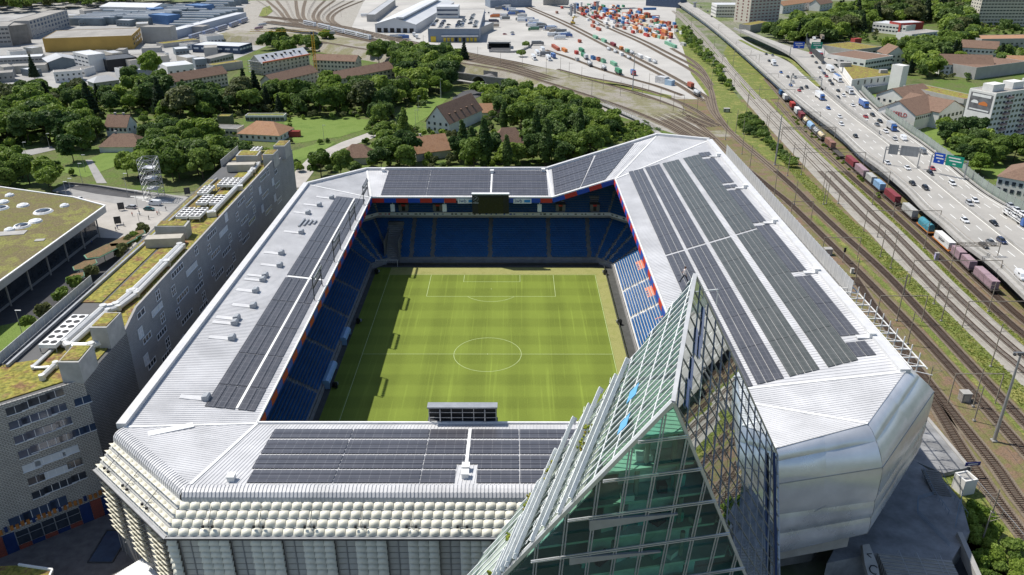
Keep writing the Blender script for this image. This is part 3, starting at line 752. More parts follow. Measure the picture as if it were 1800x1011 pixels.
cu = MB(); cu.face([B3, B2, B1, B4, (60, -50, 14), (44, -70, 12)][::-1], M_conc_d); cu.build('soffit', M_conc_d, st)
bw = MB(); bw.bar((44, -80, 5.5), (62, -76, 5.5), 0.6, 11); bw.bar((62, -76, 5.5), (76, -58, 5.5), 0.6, 11); bw.bar((76, -58, 5.5), (76, -20, 5.5), 0.6, 11); bw.build('base_wall', M_conc_d, st)
MB().bar((46, -86.8, 10.6), (64.5, -82.4, 10.6), 0.5, 2.4).build('concrete_beam', M_conc, st)
# ------------------------------------------------------------------ scoreboards, floodlights
sb_ = thing('video_screen', 'black video screen with a clock dial hanging from the far roof edge', 'scoreboard', (-0.6, 63.6, 17.6))
MB().box((0, 0, 3.3), (12.2, 0.9, 6.6)).build('housing', M_black, sb_)
MB().box((0, 0.1, 6.8), (12.5, 1.3, 0.4)).build('top_cover', M_white, sb_)
MB().box((0, -0.48, 3.0), (8.4, 0.06, 5.6), m=mat('screen_off', (0.01, 0.011, 0.014), 0.25, var=0.2)).build('screen', None, sb_)
ck = MB()
for k in range(12):
 a = k*PI/6; ck.box((-4.9 + 0.85*math.sin(a), -0.5, 5.2 + 0.85*math.cos(a)), (0.13, 0.05, 0.13))
ck.bar((-4.9, -0.5, 5.2), (-4.5, -0.5, 5.75), 0.1, 0.1); ck.bar((-4.9, -0.5, 5.2), (-5.35, -0.5, 5.05), 0.1, 0.1)
ck.build('clock_dial', M_white, sb_)
inst(textmesh('OMEGA', 0.55, M_white), 'lettering', sb_, mtx=frame((-4.9, -0.5, 3.8), (1,0,0), (0,0,1)))
sn_ = thing('video_screen', 'back of the near video screen with dark steel frame grid and pale cap', 'scoreboard', (-2.4, -64.2, 22.6))
zt_ = onplane(838, 713, (0, -64.2, 0), V((0,1,0))).z - 22.6
MB().box((0, 0.55, zt_/2), (12.6, 0.3, zt_)).build('screen', M_black, sn_)
MB().box((0, -0.15, zt_ + 0.1), (12.9, 1.7, 0.3)).build('top_cover', M_steel, sn_)
fb = MB()
for k in range(7): fb.box((-6.2 + k*12.4/6, -0.6, zt_/2), (0.14, 0.14, zt_))
for z in (0.3, zt_*0.34, zt_*0.67): fb.box((0, -0.6, z), (12.5, 0.12, 0.12))
for k in (1, 5): fb.box((-6.2 + k*12.4/6, -0.85, zt_/2 - 0.3), (0.22, 0.22, zt_))
fb.build('back_frame', M_steel, sn_)
gg = MB().box((0, 0, 0.25), (13, 1.5, 0.12)).build('catwalk', M_darkmetal, sn_)
def floodrack(y, i):
 t = thing('floodlight_rack', 'floodlight rack on the left roof edge, %s from the far end' % ordn(i), 'floodlight', (-41.6, y, 22.6), 0, 'floodlight racks on the left roof edge')
 f = MB()
 for yy in (-4.3, 4.3): f.tube((0, yy, 0), (0, yy, 6.4), 0.13, 6)
 for z in (6.3, 3.6, 3.1): f.tube((0, -4.3, z), (0, 4.3, z), 0.09, 5)
 for yy in (-4.3, 4.3): f.tube((-2.2, yy, 0.2), (0, yy, 4.5), 0.07, 4)
 f.build('rack_frame', M_darkmetal, t)
 wk = MB().box((-0.25, 0, 3.35), (0.6, 8.6, 0.08)).build('catwalk', M_darkmetal, t)
 lm = MB().box((0, 0, 0), (0.5, 0.62, 0.7)).mesh('lamp', M_greymetal)
 for k in range(9): inst(lm, 'lamp', t, (0.25, -3.6 + k*0.9, 5.7))
for i, y in enumerate((62.0, 38.6, 14.9, -8.9)): floodrack(y, i)
# ------------------------------------------------------------------ pitch-side things
def goal(loc, rz, label):
 t = thing('goal', label, 'goal', loc, rz)
 b = MB(); b.tube((-3.66,0,0), (-3.66,0,2.44), 0.07, 6).tube((3.66,0,0), (3.66,0,2.44), 0.07, 6).tube((-3.73,0,2.44), (3.73,0,2.44), 0.07, 6); b.build('posts', M_white, t)
 nb = MB()
 for k in range(13): x = -3.66 + k*7.32/12; nb.tube((x, 0, 2.42), (x, 1.6, 0), 0.015, 3)
 for k in range(5): z = 2.4*k/5; y = 1.6*(1 - z/2.44); nb.tube((-3.66, y, z), (3.66, y, z), 0.015, 3)
 nb.build('net', M_white, t)
p = G(680, 469, 0); goal((p.x, p.y, 0.03), 0, 'white goal frame parked in the shaded far-left corner beside the pitch')
def cart(px, py, label, rz):
 p = G(px, py, 0); t = thing('hose_cart', label, 'cart', (p.x, p.y, 0.03), rz, 'dark carts beside the pitch')
 b = MB(); b.box((0,0,0.45), (1.5, 0.8, 0.12)); b.tube((-0.6,-0.5,0.9), (-0.6,0.5,0.9), 0.06, 6).tube((0.5,0,0.4), (1.5,0,0.9), 0.05, 5); b.build('chassis', M_darkmetal, t)
 MB().tube((-0.2,-0.4,1.05), (-0.2,0.4,1.05), 0.62, 14).build('hose_drum', M_black, t)
 for s in (-1, 1): MB().tube((-0.3, 0.5*s, 0.35), (-0.3, 0.64*s, 0.35), 0.35, 12).build('wheel', M_black, t)
 MB().box((0.6, 0, 0.8), (0.5, 0.7, 0.6)).build('motor_box', M_greymetal, t)
cart(663, 481, 'dark cart in the shaded far-left corner below the goal', 0.6); cart(1063, 482, 'dark hose cart at the sunlit far-right pitch corner', 2.2); cart(1088, 570, 'dark hose cart on the right pitch edge below the coral seats', 2.4)
cart(631, 568, 'dark cart on the shaded left pitch edge above the upper dugout', 0.4); cart(590, 681, 'dark cart on the shaded left pitch edge beside the lower dugout', 1.2)
M_dug = mat('dugout_canopy', (0.28, 0.45, 0.66), 0.25, var=0.1)
for (pa, pb, lab) in (((607,577),(598,596),'pale blue dugout canopy on the left touchline nearer the far stand'), ((586,637),(569,672),'pale blue dugout canopy on the left touchline nearer the camera')):
 a, b = G(*pa, 2.0), G(*pb, 2.0); c = (a+b)/2; L = (a-b).length
 t = thing('dugout', lab, 'dugout', (-40.0, c.y, 0.02))
 m_ = MB(); pr_ = [(1.0, 1.6), (0.7, 2.2), (0, 2.5), (-0.9, 2.3), (-1.1, 0)]
 for (x0, z0), (x1, z1) in zip(pr_[:-1], pr_[1:]): m_.face([(x0, -L/2, z0), (x0, L/2, z0), (x1, L/2, z1), (x1, -L/2, z1)]); 
 for s in (-1, 1): m_.face([(x, s*L/2, z) for x, z in pr_] + [(0.9, s*L/2, 0)])
 m_.build('canopy', M_dug, t, fix=False)
 for k in range(int(L)): MB().box((-0.3, -L/2 + k + 0.5, 0.5), (0.5, 0.6, 0.5)).box((-0.6, -L/2 + k + 0.5, 0.9), (0.12, 0.6, 0.8)).build('seat', M_seat, t)
# low boards along the right side and far end
bd = thing('perimeter_board', 'low dark advertising board along the right touchline', 'board', (37.6, 0, 0))
for k in range(20): MB().box((0, -58 + k*6 , 0.5), (0.12, 5.9, 0.95)).build('board_panel', M_darkmetal, bd)
bd = thing('perimeter_board', 'low dark advertising board along the far goal line', 'board', (0, 60.3, 0))
for k in range(12): MB().box((-33 + k*6, 0, 0.5), (5.9, 0.12, 0.95)).build('board_panel', M_darkmetal, bd)
# ================================================================== LONG GREY OFFICE BLOCK (left)
M_brk = brickmat('grey_block_wall', (0.31, 0.315, 0.325), (0.37, 0.37, 0.38), (0.24, 0.24, 0.245), 0.5, 0.22, 0.04, 0.75, 0.5, 'YZ', 0.3)
M_brk2 = brickmat('taupe_block_wall', (0.47, 0.455, 0.42), (0.55, 0.53, 0.49), (0.22, 0.21, 0.195), 0.8, 0.36, 0.07, 0.75, 0.5, 'XZ', 0.3, bump=0.8)
M_brk3 = brickmat('dark_block_wall', (0.27, 0.275, 0.28), (0.33, 0.33, 0.33), (0.11, 0.11, 0.11), 0.8, 0.36, 0.09, 0.75, 0.5, 'YZ', 0.3, bump=0.8)
M_sedum = patchmat('sedum_roof', [(0.25, 0.11, 0.06), (0.21, 0.13, 0.065), (0.27, 0.24, 0.05), (0.19, 0.195, 0.05), (0.28, 0.145, 0.08)], 0.22, fine=1.6, fvar=0.45, bump=0.8)
M_sedum2 = patchmat('sedum_roof_yellow', [(0.16, 0.175, 0.045), (0.26, 0.245, 0.05), (0.21, 0.14, 0.06), (0.14, 0.155, 0.04)], 0.3, fine=1.5, fvar=0.45, bump=0.8)
M_frame = mat('window_frame_white', (0.75, 0.76, 0.78), 0.5, var=0.0)
M_blind = mat('window_blind', (0.62, 0.65, 0.68), 0.6, var=0.08)
M_glassb = mat('window_glass_blue', (0.05, 0.075, 0.13), 0.06, var=0.25, scale=0.3, spec=0.9)
ob = thing('office_block', 'long dark grey brick office block with planted roof running beside the stadium', 'building')
A_ = (-72.4, -62.4); Bp = (-72.6, -44.0); Cp = (-74.4, 81.0); Dp = (-74.0, 96.0); UW = V((-0.77, -0.64, 0)).normalized()
E_ = (A_[0] + UW.x*48, A_[1] + UW.y*48); Fp = (E_[0] - 10, E_[1] + 14)
foot = [A_, Bp, Cp, Dp, (-92.5, 96.5), (-91.8, 20), (-90.5, -50), Fp, E_]
MB().prism(foot, 0, 30.2, M_brk3).build('building_core', None, ob)
# long shaded wall with its sloped ends
lw = MB(); x = lambda y: -72.6 + (y + 44)*(-1.8/125) + 0.06
zw = [(-44, 31.0), (-37.5, 33.0), (74, 33.0), (81, 31.2)]
top = [V((x(y), y, z)) for y, z in zw]; poly = top + [V((x(81), 81, 0)), V((x(-44), -44, 0))]
lw.slab(poly, (1, 0.0144, 0), 0.5, M_brk, M_conc); lw.build('long_wall', None, ob)
MB().slab([V((Dp[0]+0.3, 96, 30.6)), V((x(81), 81.05, 31.2)), V((x(81), 81.05, 0)), V((Dp[0]+0.3, 96, 0))], (1, 0, 0), 0.3, M_brk).build('end_wall', None, ob)
nw = MB(); n_ = V((-UW.y, UW.x, 0)) * 1.0; n_ = V((0.64, -0.77, 0)); a3, e3 = V((*A_, 0)), V((*E_, 0))
Mw = frame(a3 + n_*0.05, -UW, (0, 0, 1))
q = MB(); q.slab([(-48, 0, 0), (0, 0, 0), (0, 30.4, 0), (-48, 30.4, 0)], V((0, 0, -1)), 0.0001) if False else None
# near facade in its own frame: x along the wall (towards the corner), y out of the wall... built with z up
nf = bpy.data.objects.new('front_facade', MB().box((-24, -0.02, 15.2), (48, 0.2, 30.6)).mesh('front_facade', M_brk2)); COL.objects.link(nf); nf.parent = ob
nf.location = (A_[0], A_[1], 0); nf.rotation_euler = (0, 0, math.atan2(-UW.y, -UW.x))
ANG = math.atan2(-UW.y, -UW.x)
def fpt(cx, cy_):   # crop pixel of the near facade -> (s along wall from the corner, z)
 p = onplane(cx/3.054, 680 + cy_/3.054, (A_[0], A_[1], 0), n_); return (p - a3).dot(-UW), p.z
rows = [[(80,122,60),(150,95,45),(210,70,75),(295,38,60)], [(100,195,65),(208,155,120),(315,115,55),(443,72,60)], [(125,272,62),(233,232,120),(340,190,58)],
  [(150,350,65),(255,305,120),(358,268,55),(425,240,50),(480,220,45)], [(170,425,65),(275,380,120),(378,340,60)], [(195,495,60),(300,455,115),(400,410,55)], [(215,570,58),(320,525,115),(422,482,55)], [(110,712,80),(215,668,120),(315,622,62)]]
for ri, row in enumerate(rows):
 for k, (cx, cy_, wd) in enumerate(row):
  s, z = fpt(cx, cy_); W = wd/3.054/7.1; H = 1.5 if ri < 7 else 2.2
  w = MB().box((0, -0.06, 0), (W, 0.1, H)).build('window', M_blind if (ri == 4 or (ri == 5 and k == 1)) else (M_glassb if ri in (1, 2, 3, 7) else M_glassdark), nf, loc=(s, -0.1, z))
  fbm = MB().box((0, -0.13, -H/2), (W + 0.2, 0.2, 0.12)); 
  if W > 4:
   for t_ in (-.25, 0, .25): fbm.box((t_*W, -0.13, 0), (0.1, 0.06, H))
  else: fbm.box((0, -0.13, 0), (0.08, 0.06, H))
  fbm.build('frame', M_frame, w)
# shopfront at the foot: orange band, blue and red panels, glazing
M_orange = mat('orange_tile', (0.42, 0.16, 0.035), 0.6, var=0.3, scale=1.5); M_redbrick = brickmat('red_brick_panel', (0.36, 0.075, 0.05), (0.42, 0.1, 0.06), (0.16, 0.06, 0.05), 0.5, 0.22, 0.05, 0.8, 0.5, 'XZ')
M_bluepan = mat('blue_panel', (0.015, 0.04, 0.14), 0.5, var=0.2)
for k in range(52):
 MB().box((-0.45 - k*0.9, -0.3, 5.3 + 0.12*((k*7) % 3)), (0.55, 0.3, 1.0)).build('awning_tile', M_orange if k % 5 else M_bluepan, nf)
xx = -0.4; kinds = 'brbgggggbrbrgggbrbbgggrb'; i = 0
while xx > -46 and i < len(kinds):
 c = kinds[i]; W = 2.0 if c in 'br' else 2.2
 if c == 'g':
  w = MB().box((0, 0, 0), (W - 0.2, 0.12, 3.0)).build('shop_window', M_glassdark, nf, loc=(xx - W/2, -0.16, 2.6)); MB().box((0, -0.08, 0.3), (W, 0.08, 0.1)).box((-W/2, -0.08, 0), (0.14, 0.1, 3.2)).build('frame', M_greymetal, w)
  MB().box((xx - W/2, -0.18, 0.5), (W - 0.06, 0.14, 0.9)).build('plinth_panel', M_redbrick if i % 2 else M_bluepan, nf)
 else: MB().box((xx - W/2, -0.18, 2.2), (W - 0.06, 0.16, 4.4)).build('wall_panel', M_redbrick if c == 'r' else M_bluepan, nf)
 xx -= W; i += 1
# windows of the long wall
NW = [(-38.5,27.3),(-38.6,20.8),(-27.4,30.9),(-27.4,25.2),(-27.4,18.8),(-19.3,28.2),(-19.2,22.2),(-19.6,14.9),(-2.4,31.4),(-2.6,25.2),(-2.8,18.8),(5.9,28.4),(6.0,22.0),(21.9,31.4),(22.3,25),(22.8,18.9),(30.7,28.4),(30.5,22.3),(46.4,31.4),(46.6,25),(55,28.4),(55,22.3),(66,31.3),(70,26.5),(70,20.8)]
WW = [(-36.6,31,3.6),(-36.3,24.9,4),(-36.6,18.7,4),(-29.1,28.2,5.6),(-29.3,22.3,5),(-29.2,16.4,5),(-15.2,31.5,7),(-14.9,24.9,7),(-14.7,18.9,7),(-7,28.4,7),(-4.6,22.4,5.5),(-4,16.4,5.5),(9.4,31.2,6.5),(9.9,25.6,6.5),(10,19.4,6.5),(18.1,28.6,6.5),(18,22.8,6.5),(18,17,6),(36,31.2,6.5),(36.4,25.2,6.5),(35,19.8,6.5),(43.2,28.5,6.5),(43,22.6,6.5),(60,31.2,6.5),(60,25.4,7),(61,19.6,7),(74.6,28.6,3),(74.8,24,5),(74.8,18.4,5)]
me_pane = {}
def lwin(y, z, W, H, panes, blind):
 key = (W, H, panes, blind)
 if key not in me_pane:
  g = MB().box((0,0,0), (0.08, W, H)).mesh('window', M_blind if blind else M_glassdark)
  f = MB()
  for k in range(panes + 1): f.box((0.07, -W/2 + k*W/panes, 0), (0.1, 0.16, H + 0.1))
  for zz in (-H/2, H/2): f.box((0.09, 0, zz), (0.16 if zz < 0 else 0.1, W + 0.2, 0.16))
  if H > 1.7: f.box((0.07, 0, 0.1), (0.1, W, 0.14))
  me_pane[key] = (g, f.mesh('frame', M_frame))
 g, f = me_pane[key]
 o = inst(g, 'window', ob, (x(y) + 0.05, y, z)); inst(f, 'frame', o)
for y, z in NW: lwin(y, z, 2.1, 2.3, 2, (int(abs(y)*3) % 5) == 0)
for y, z, W in WW: lwin(y, z, W, 1.35, max(2, int(W/1.25)), z > 28 and z < 29.5 and -32 < y < 20)
# planted roof, paths, edge
MB().prism([(-73.4,-42.5), (-75.0,79), (-84.5,79), (-84.2,20), (-83.4,-35), (-84.5, -55), (-90, -57), Fp, (E_[0]+2, E_[1]+3), (A_[0]-1.5, A_[1]+1), (-73.2, -55)], 30.2, 30.42, M_sedum).build('planted_roof', None, ob)
MB().prism([(-85.2,60), (-91.6,60), (-90.8,18), (-84.8,18)], 30.2, 30.4, M_sedum2).build('planted_roof', None, ob)
MB().prism([(-85.0,15.5), (-90.7,15.5), (-89.8,-30), (-84.2,-30)], 30.2, 30.4, M_sedum).build('planted_roof', None, ob)
MB().prism([(-76,82.5), (-91.5,82.5), (-91.5,95.5), (-75.5,95)], 30.2, 30.4, M_sedum).build('planted_roof', None, ob)
rail = MB()
for k in range(62):
 y = -40 + k*2.0; rail.tube((x(y) - 1.0, y, 30.3), (x(y) - 1.0, y, 32.9), 0.04, 4)
rail.build('roof_railing', M_steel, ob)['kind'] = 'stuff'
sc_ = MB()
for k in range(24): y = -57 + k*1.6; sc_.box((-91.3, y, 30.9), (0.12, 1.5, 2.6))
for k in range(11): y = 76 + k*1.7; sc_.box((-92.6, y, 31.2), (0.12, 1.6, 2.6))
sc_.build('roof_screen', mat('perforated_screen', (0.5, 0.5, 0.48), 0.6, var=0.15), ob)['kind'] = 'stuff'
g2 = MB()
for y0 in range(-58, 60, 6): g2.bar((-89.6, y0, 31.3), (-89.6, y0 + 5.8, 31.3), 0.08, 0.08); g2.tube((-89.6, y0, 30.2), (-89.6, y0, 31.3), 0.05, 4)
g2.bar((-88.9, -58, 30.7), (-88.9, 60, 30.7), 0.5, 0.6); g2.build('guard_rail', M_greymetal, ob)['kind'] = 'stuff'
# roof boxes with planted tops
def rbox(px0, py0, px1, py1, px2, py2, dep, h, zb=30.4):
 """front-top-left, front-top-right corner pixels, then the far end of the right top edge"""
 z = zb + h; a, b, c = G(px0, py0, z), G(px1, py1, z), G(px2, py2, z); d = a + (c - b)
 poly = [(p.x, p.y) for p in (a, b, c, d)]
 o = MB().prism(poly, zb - 0.3, z).build('roof_house', mat('pale_board_concrete', (0.40, 0.395, 0.37), 0.85, var=0.15, scale=0.4), ob)
 ctr = (a + b + c + d)/4
 MB().prism([((p.x - ctr.x)*0.84 + ctr.x, (p.y - ctr.y)*0.84 + ctr.y) for p in (a, b, c, d)], z, z + 0.14, M_sedum2).build('planted_top', None, o)
rbox(101, 637, 138, 637, 164, 606, 0, 4.2); rbox(157, 576, 187, 576, 213, 549, 0, 4.6)
rbox(271, 398, 326, 398, 334, 388, 0, 3.6); rbox(414, 274, 452, 274, 459, 265, 0, 3.2); rbox(461, 272, 480, 272, 489, 263, 0, 4.5); rbox(480, 257, 500, 257, 510, 247, 0, 4.5)
for px, py, wd, rz in ((290, 424, 9.0, 0.12), (425, 294, 9.0, 0.1)):
 p = G(px, py, 31.5); MB().box((p.x, p.y, 31.6), (wd, 3.2, 2.4), rz).build('plant_housing', mat('plant_housing', (0.42, 0.39, 0.33), 0.8, var=0.12), ob)
# ventilation ducts
M_duct = mat('duct_sheet', (0.62, 0.62, 0.6), 0.4, metal=0.2, var=0.08)
def duct(pts, r, z=31.3):
 b = MB(); w_ = [G(px, py, z) for px, py in pts]
 for p, q in zip(w_[:-1], w_[1:]): b.tube(p, q, r, 8)
 for p in w_: b.tube(p - V((0,0,r)), p + V((0,0,r)), r*1.05, 8)
 b.build('ventilation_duct', M_duct, ob)
duct([(316,432),(233,513),(204,537),(182,541),(113,602),(122,609),(160,608),(178,602)], 0.75); duct([(322,433),(240,517),(208,541),(190,547),(120,610)], 0.6)
duct([(57,645),(105,603),(58,647),(98,645)], 0.3, 30.8); duct([(74,663),(98,640)], 0.55, 31)
duct([(448,290),(440,305),(372,375)], 0.8); duct([(455,288),(446,300)], 0.6)
for px, py in ((233,515),(290,462),(372,376),(420,330)): p = G(px, py, 31.2); MB().box((p.x, p.y, 31.2), (2.4, 1.6, 1.5), 0.3).build('duct_unit', M_duct, ob)
# condenser banks with fan rings
M_fan = mat('fan_black', (0.02, 0.02, 0.022), 0.6, var=0.1)
def condenser(px, py, ln_, wd, rz, label):
 p = G(px, py, 32.2); t = thing('condenser_unit', label, 'cooling unit', (p.x, p.y, 30.4), rz, 'rooftop cooling units')
 MB().box((0, 0, 1.35), (wd, ln_, 0.8)).build('casing', M_white, t)
 lg = MB().box((0, 0, 0.5), (0.15, 0.15, 1.0)).mesh('leg', M_steel)
 for sx in (-1, 1):
  for sy in (-1, -0.33, 0.33, 1): inst(lg, 'leg', t, (sx*(wd/2 - 0.1), sy*(ln_/2 - 0.1), 0.0))
 fm = MB().tube((0,0,1.74), (0,0,1.83), 0.62, 12).mesh('fan', M_fan); n = int(ln_/1.9)
 for i in range(n):
  for sx in (-1, 1): inst(fm, 'fan', t, (sx*wd/4.2, -ln_/2 + (i+0.5)*ln_/n, 0))
condenser(113, 578, 13, 3.4, -0.02, 'long white cooling unit with fans at the near left edge of the office roof')
k = 0
for px, py in ((326,372),(349,372),(360,349),(383,349),(396,318),(414,318),(362,332),(449,262)):
 condenser(px, py, 7.6, 3.0, 0.02, 'white fan cooling unit on the office roof, %s counted from the near pair' % ordn(k)); k += 1
# courtyard floor, skylight and low roofs in the near-left corner
M_yard = mat('yard_paving', (0.15, 0.14, 0.135), 0.9, var=0.25, scale=0.5, bump=0.2)
cy_poly = [A_, (-62.9, -64.5), (-45, -88), (-46, -100), (-70, -130), (-120, -130), E_]
sheet('courtyard', cy_poly, 0.02, M_yard)
sk = [G(188, 933, 0.1), G(231, 933, 0.1), G(197, 989, 0.1), G(154, 989, 0.1)]
o = tag(MB().prism([(p.x, p.y) for p in sk], 0.02, 0.14, M_glassb).build('floor_skylight', None), 'blue glass skylight panel set into the dark courtyard paving', 'skylight')
fr_ = MB()
for i in range(4): fr_.bar(sk[i] + V((0,0,0.06)), sk[(i+1) % 4] + V((0,0,0.06)), 0.25, 0.14)
fr_.build('rim', M_darkmetal, o)
a, b, c = G(302, 1003, 4), G(262, 974, 4), G(170, 1030, 4)
o = tag(MB().prism([(a.x, a.y), (b.x, b.y), (c.x, c.y), (a.x + 3, a.y - 14)], 0, 4.0, M_white).build('entrance_canopy', None), 'white corrugated canopy roof at the foot of the cushion facade', 'canopy')
for k in range(30):
 t_ = (k + 0.5)/30; p, q = a.lerp(V((a.x + 3, a.y - 14, 4)), t_), b.lerp(c, t_); MB().bar(p + V((0,0,0.05)), q + V((0,0,0.05)), 0.12, 0.1).build('roof_rib', M_white, o)
p = G(60, 1012, 4.5); o = tag(MB().prism([(p.x - 12, p.y - 6), (p.x + 3.4, p.y - 3), (p.x + 2.6, p.y + 1.2), (p.x - 4, p.y + 2.4), (p.x - 12, p.y + 2.0)], 0, 4.5, M_conc_d, M_sedum).build('kiosk', None), 'low kiosk with brown planted roof at the lower left edge', 'kiosk')
MB().bar((p.x + 3.4, p.y - 3, 4.7), (p.x + 2.6, p.y + 1.2, 4.7), 0.3, 0.4).build('roof_edge', M_white, o)
MB().bar((p.x + 2.6, p.y + 1.2, 4.7), (p.x - 4, p.y + 2.4, 4.7), 0.3, 0.4).build('roof_edge', M_white, o)
# ================================================================== GLASS TOWER
tw = thing('glass_tower', 'pointed glass tower with sloping terraced side in front of the stadium', 'tower')
TA, TB_ = V((27.66,-105.38,71)), V((23.01,-120.55,63.78))
hF = V((0.98, 0.19, 0)).normalized(); TC = CAM + ray(1310, 1011)*96.0; nF = hF.cross(TC - TB_).normalized(); nF = nF if nF.y < 0 else -nF
TL = onplane(895, 1000, TB_, nF)
nR = (TB_-TA).cross(TC-TA).normalized(); nR = nR if nR.x > 0 else -nR
nL = (TB_-TA).cross(TL-TA).normalized(); nL = nL if nL.x < 0 else -nL
def fr_pt(px, py): return onplane(px, py, TB_, nF)
def rt_pt(px, py): return onplane(px, py, TA, nR)
def lf_pt(px, py): return onplane(px, py, TA, nL)
M_tglass = glassmat('green_curtain_glass', (0.58, 0.92, 0.82), refl=0.04, alpha=0.97)
M_tmirror = glassmat('mirror_curtain_glass', (0.16, 0.22, 0.22), refl=0.75, rough=0.015, alpha=0.6)
M_tleft = glassmat('tinted_sloped_glass', (0.62, 0.8, 0.66), refl=0.14, rough=0.03, alpha=0.72)
M_mull = mat('mullion_aluminium', (0.55, 0.56, 0.56), 0.4, metal=0.5, var=0.08); M_fin = mat('fin_white', (0.78, 0.8, 0.79), 0.45, var=0.05)
M_floor = mat('office_floor', (0.62, 0.74, 0.69), 0.8, var=0.15); M_inner = mat('office_core', (0.60, 0.74, 0.69), 0.8, var=0.2)
M_desk = mat('office_desk', (0.8, 0.82, 0.8), 0.6, var=0.1); M_furn = mat('office_furniture', (0.05, 0.05, 0.055), 0.6, var=0.3); M_furn2 = mat('office_teal', (0.15, 0.5, 0.48), 0.6, var=0.2)
# side outlines run on to a lower level outside the frame
def ext(p, q, z): d = q - p; return p + d*((z - p.z)/d.z)
ZB = 18.0
TCb, TLb = ext(TB_, TC, ZB), ext(TB_, TL, ZB)
RR_ = rt_pt(1367, 800); RRb = ext(RR_, rt_pt(1370, 1011), ZB)
# back-left edge of the sloped face
LBt = [lf_pt(1105, 640), lf_pt(1012, 745), lf_pt(960, 830)]
LBb = ext(TA, LBt[2], ZB)
# plinth storeys below the glass wedge
MB().prism([(p.x, p.y) for p in (TLb, TCb, RRb, LBb)], 0, ZB, mat('tower_plinth', (0.10, 0.13, 0.125), 0.25, var=0.2, scale=0.3)).build('plinth', None, tw)
# glass planes
def facing(q, n):
 m_ = (q[1]-q[0]).cross(q[2]-q[0]); return q if m_.dot(n) > 0 else q[::-1]
MB().face(facing([TA, RR_, RRb, LBb], V((0,1,0)))).build('rear_glass', M_tmirror, tw, fix=False)
def clip_cell(cell, poly, n):
 c = sum(poly, V())/len(poly); out = cell
 for i in range(len(poly)):
  a, e = poly[i], poly[(i+1) % len(poly)] - poly[i]; m_ = n.cross(e); m_ = m_ if m_.dot(c - a) > 0 else -m_; res = []
  for j in range(len(out)):
   p, q = out[j], out[(j+1) % len(out)]; dp, dq = m_.dot(p - a), m_.dot(q - a)
   if dp >= 0: res.append(p)
   if dp*dq < 0: res.append(p.lerp(q, dp/(dp - dq)))
  out = res
  if len(out) < 3: return None
 return out
def panes(poly, n, o, d1, s1, d2, s2, N1_, N2_, name, mats_, tilt):
 rnd = random.Random(9)
 for i in range(-N1_, N1_):
  for j in range(-N2_, N2_):
   q = clip_cell([o + d1*(i+a)*s1 + d2*(j+b)*s2 for a, b in ((0,0),(1,0),(1,1),(0,1))], poly, n)
   if not q: continue
   c = sum(q, V())/len(q); u, w_ = rnd.uniform(-tilt, tilt), rnd.uniform(-tilt, tilt)
   MB().face(facing([p + n*((p - c).dot(d1)*u + (p - c).dot(d2)*w_) for p in q], n)).build(name, rnd.choice(mats_), tw, fix=False)
# ------------------------------------------------- front: mullions and transoms
fm = MB()
def cliptri(p, d):   # param range of line p+t d inside the front triangle
 t0, t1 = -200, 200
 for a, b, c in ((TB_, TLb, TCb), (TLb, TCb, TB_), (TCb, TB_, TLb)):
  e = b - a; n = nF.cross(e); n = n if n.dot(c - a) > 0 else -n
  den = n.dot(d); num = n.dot(p - a)
  if abs(den) < 1e-9:
   if num < 0: return None
   continue
  t = -num/den
  if den > 0: t0 = max(t0, t)
  else: t1 = min(t1, t)
 return (t0, t1) if t1 > t0 else None
off = nF*0.12
zr_ = [fr_pt(1209, y).z for y in (762, 818, 873, 929, 988, 1047, 1110)] + [20]
for z in zr_:
 p = TB_ + V((0,0,z - TB_.z)); r = cliptri(p, hF)
 if r:
  for dz in (-0.13, 0.13): fm.bar(p + hF*r[0] + off + V((0,0,dz)), p + hF*r[1] + off + V((0,0,dz)), 0.14, 0.1)
for z, (u0, u1) in zip(zr_, ((0.2,0.8),)*8): pass
mdir = (fr_pt(1160, 1000) - fr_pt(1208, 760)).normalized()
base = fr_pt(1208, 760)
mull_pos = []
for k in range(-14, 12):
 p = base + hF*(k*3.05); r = cliptri(p, mdir)
 if r and r[1] - r[0] > 0.6:
  fm.bar(p + mdir*r[0] + off, p + mdir*r[1] + off, 0.13, 0.12); fm.bar(p + hF*0.3 + mdir*(r[0]+0.3) + off, p + hF*0.3 + mdir*max(r[0]+0.35, r[1]-0.3) + off, 0.13, 0.12)
# short secondary transoms
random.seed(3)
for zi, z in enumerate(zr_[:-1]):
 for k in range(-12, 10):
  if random.random() < 0.35:
   zz = z - (z - zr_[zi+1])*0.3; c0 = base + hF*(k*3.05); t = (zz - c0.z)/mdir.z; p = c0 + mdir*t
   r = cliptri(p, hF)
   if r and r[0] <= 0.3 and r[1] >= 3.05: fm.bar(p + hF*0.3 + off, p + hF*3.05 + off, 0.12, 0.12)
fm.build('mullion_grid', M_mull, tw)
M_tg2 = glassmat('teal_curtain_glass', (0.48, 0.95, 0.88), refl=0.07, alpha=0.88); M_tg3 = glassmat('deep_green_curtain_glass', (0.42, 0.72, 0.6), refl=0.04, alpha=0.95)
zz_ = [TB_.z] + zr_[:-1] + [ZB]
for k in range(-14, 12):
 for z0_, z1_ in zip(zz_[:-1], zz_[1:]):
  cell = []
  for kk_, z_ in ((k, z0_), (k+1, z0_), (k+1, z1_), (k, z1_)):
   c0 = base + hF*(kk_*3.05); cell.append(c0 + mdir*((z_ - c0.z)/mdir.z))
  q = clip_cell(cell, [TB_, TLb, TCb], nF)
  if q: MB().face(facing(q, nF)).build('glass_pane', random.choice((M_tglass, M_tglass, M_tg2, M_tg3)), tw, fix=False)
eb = MB()
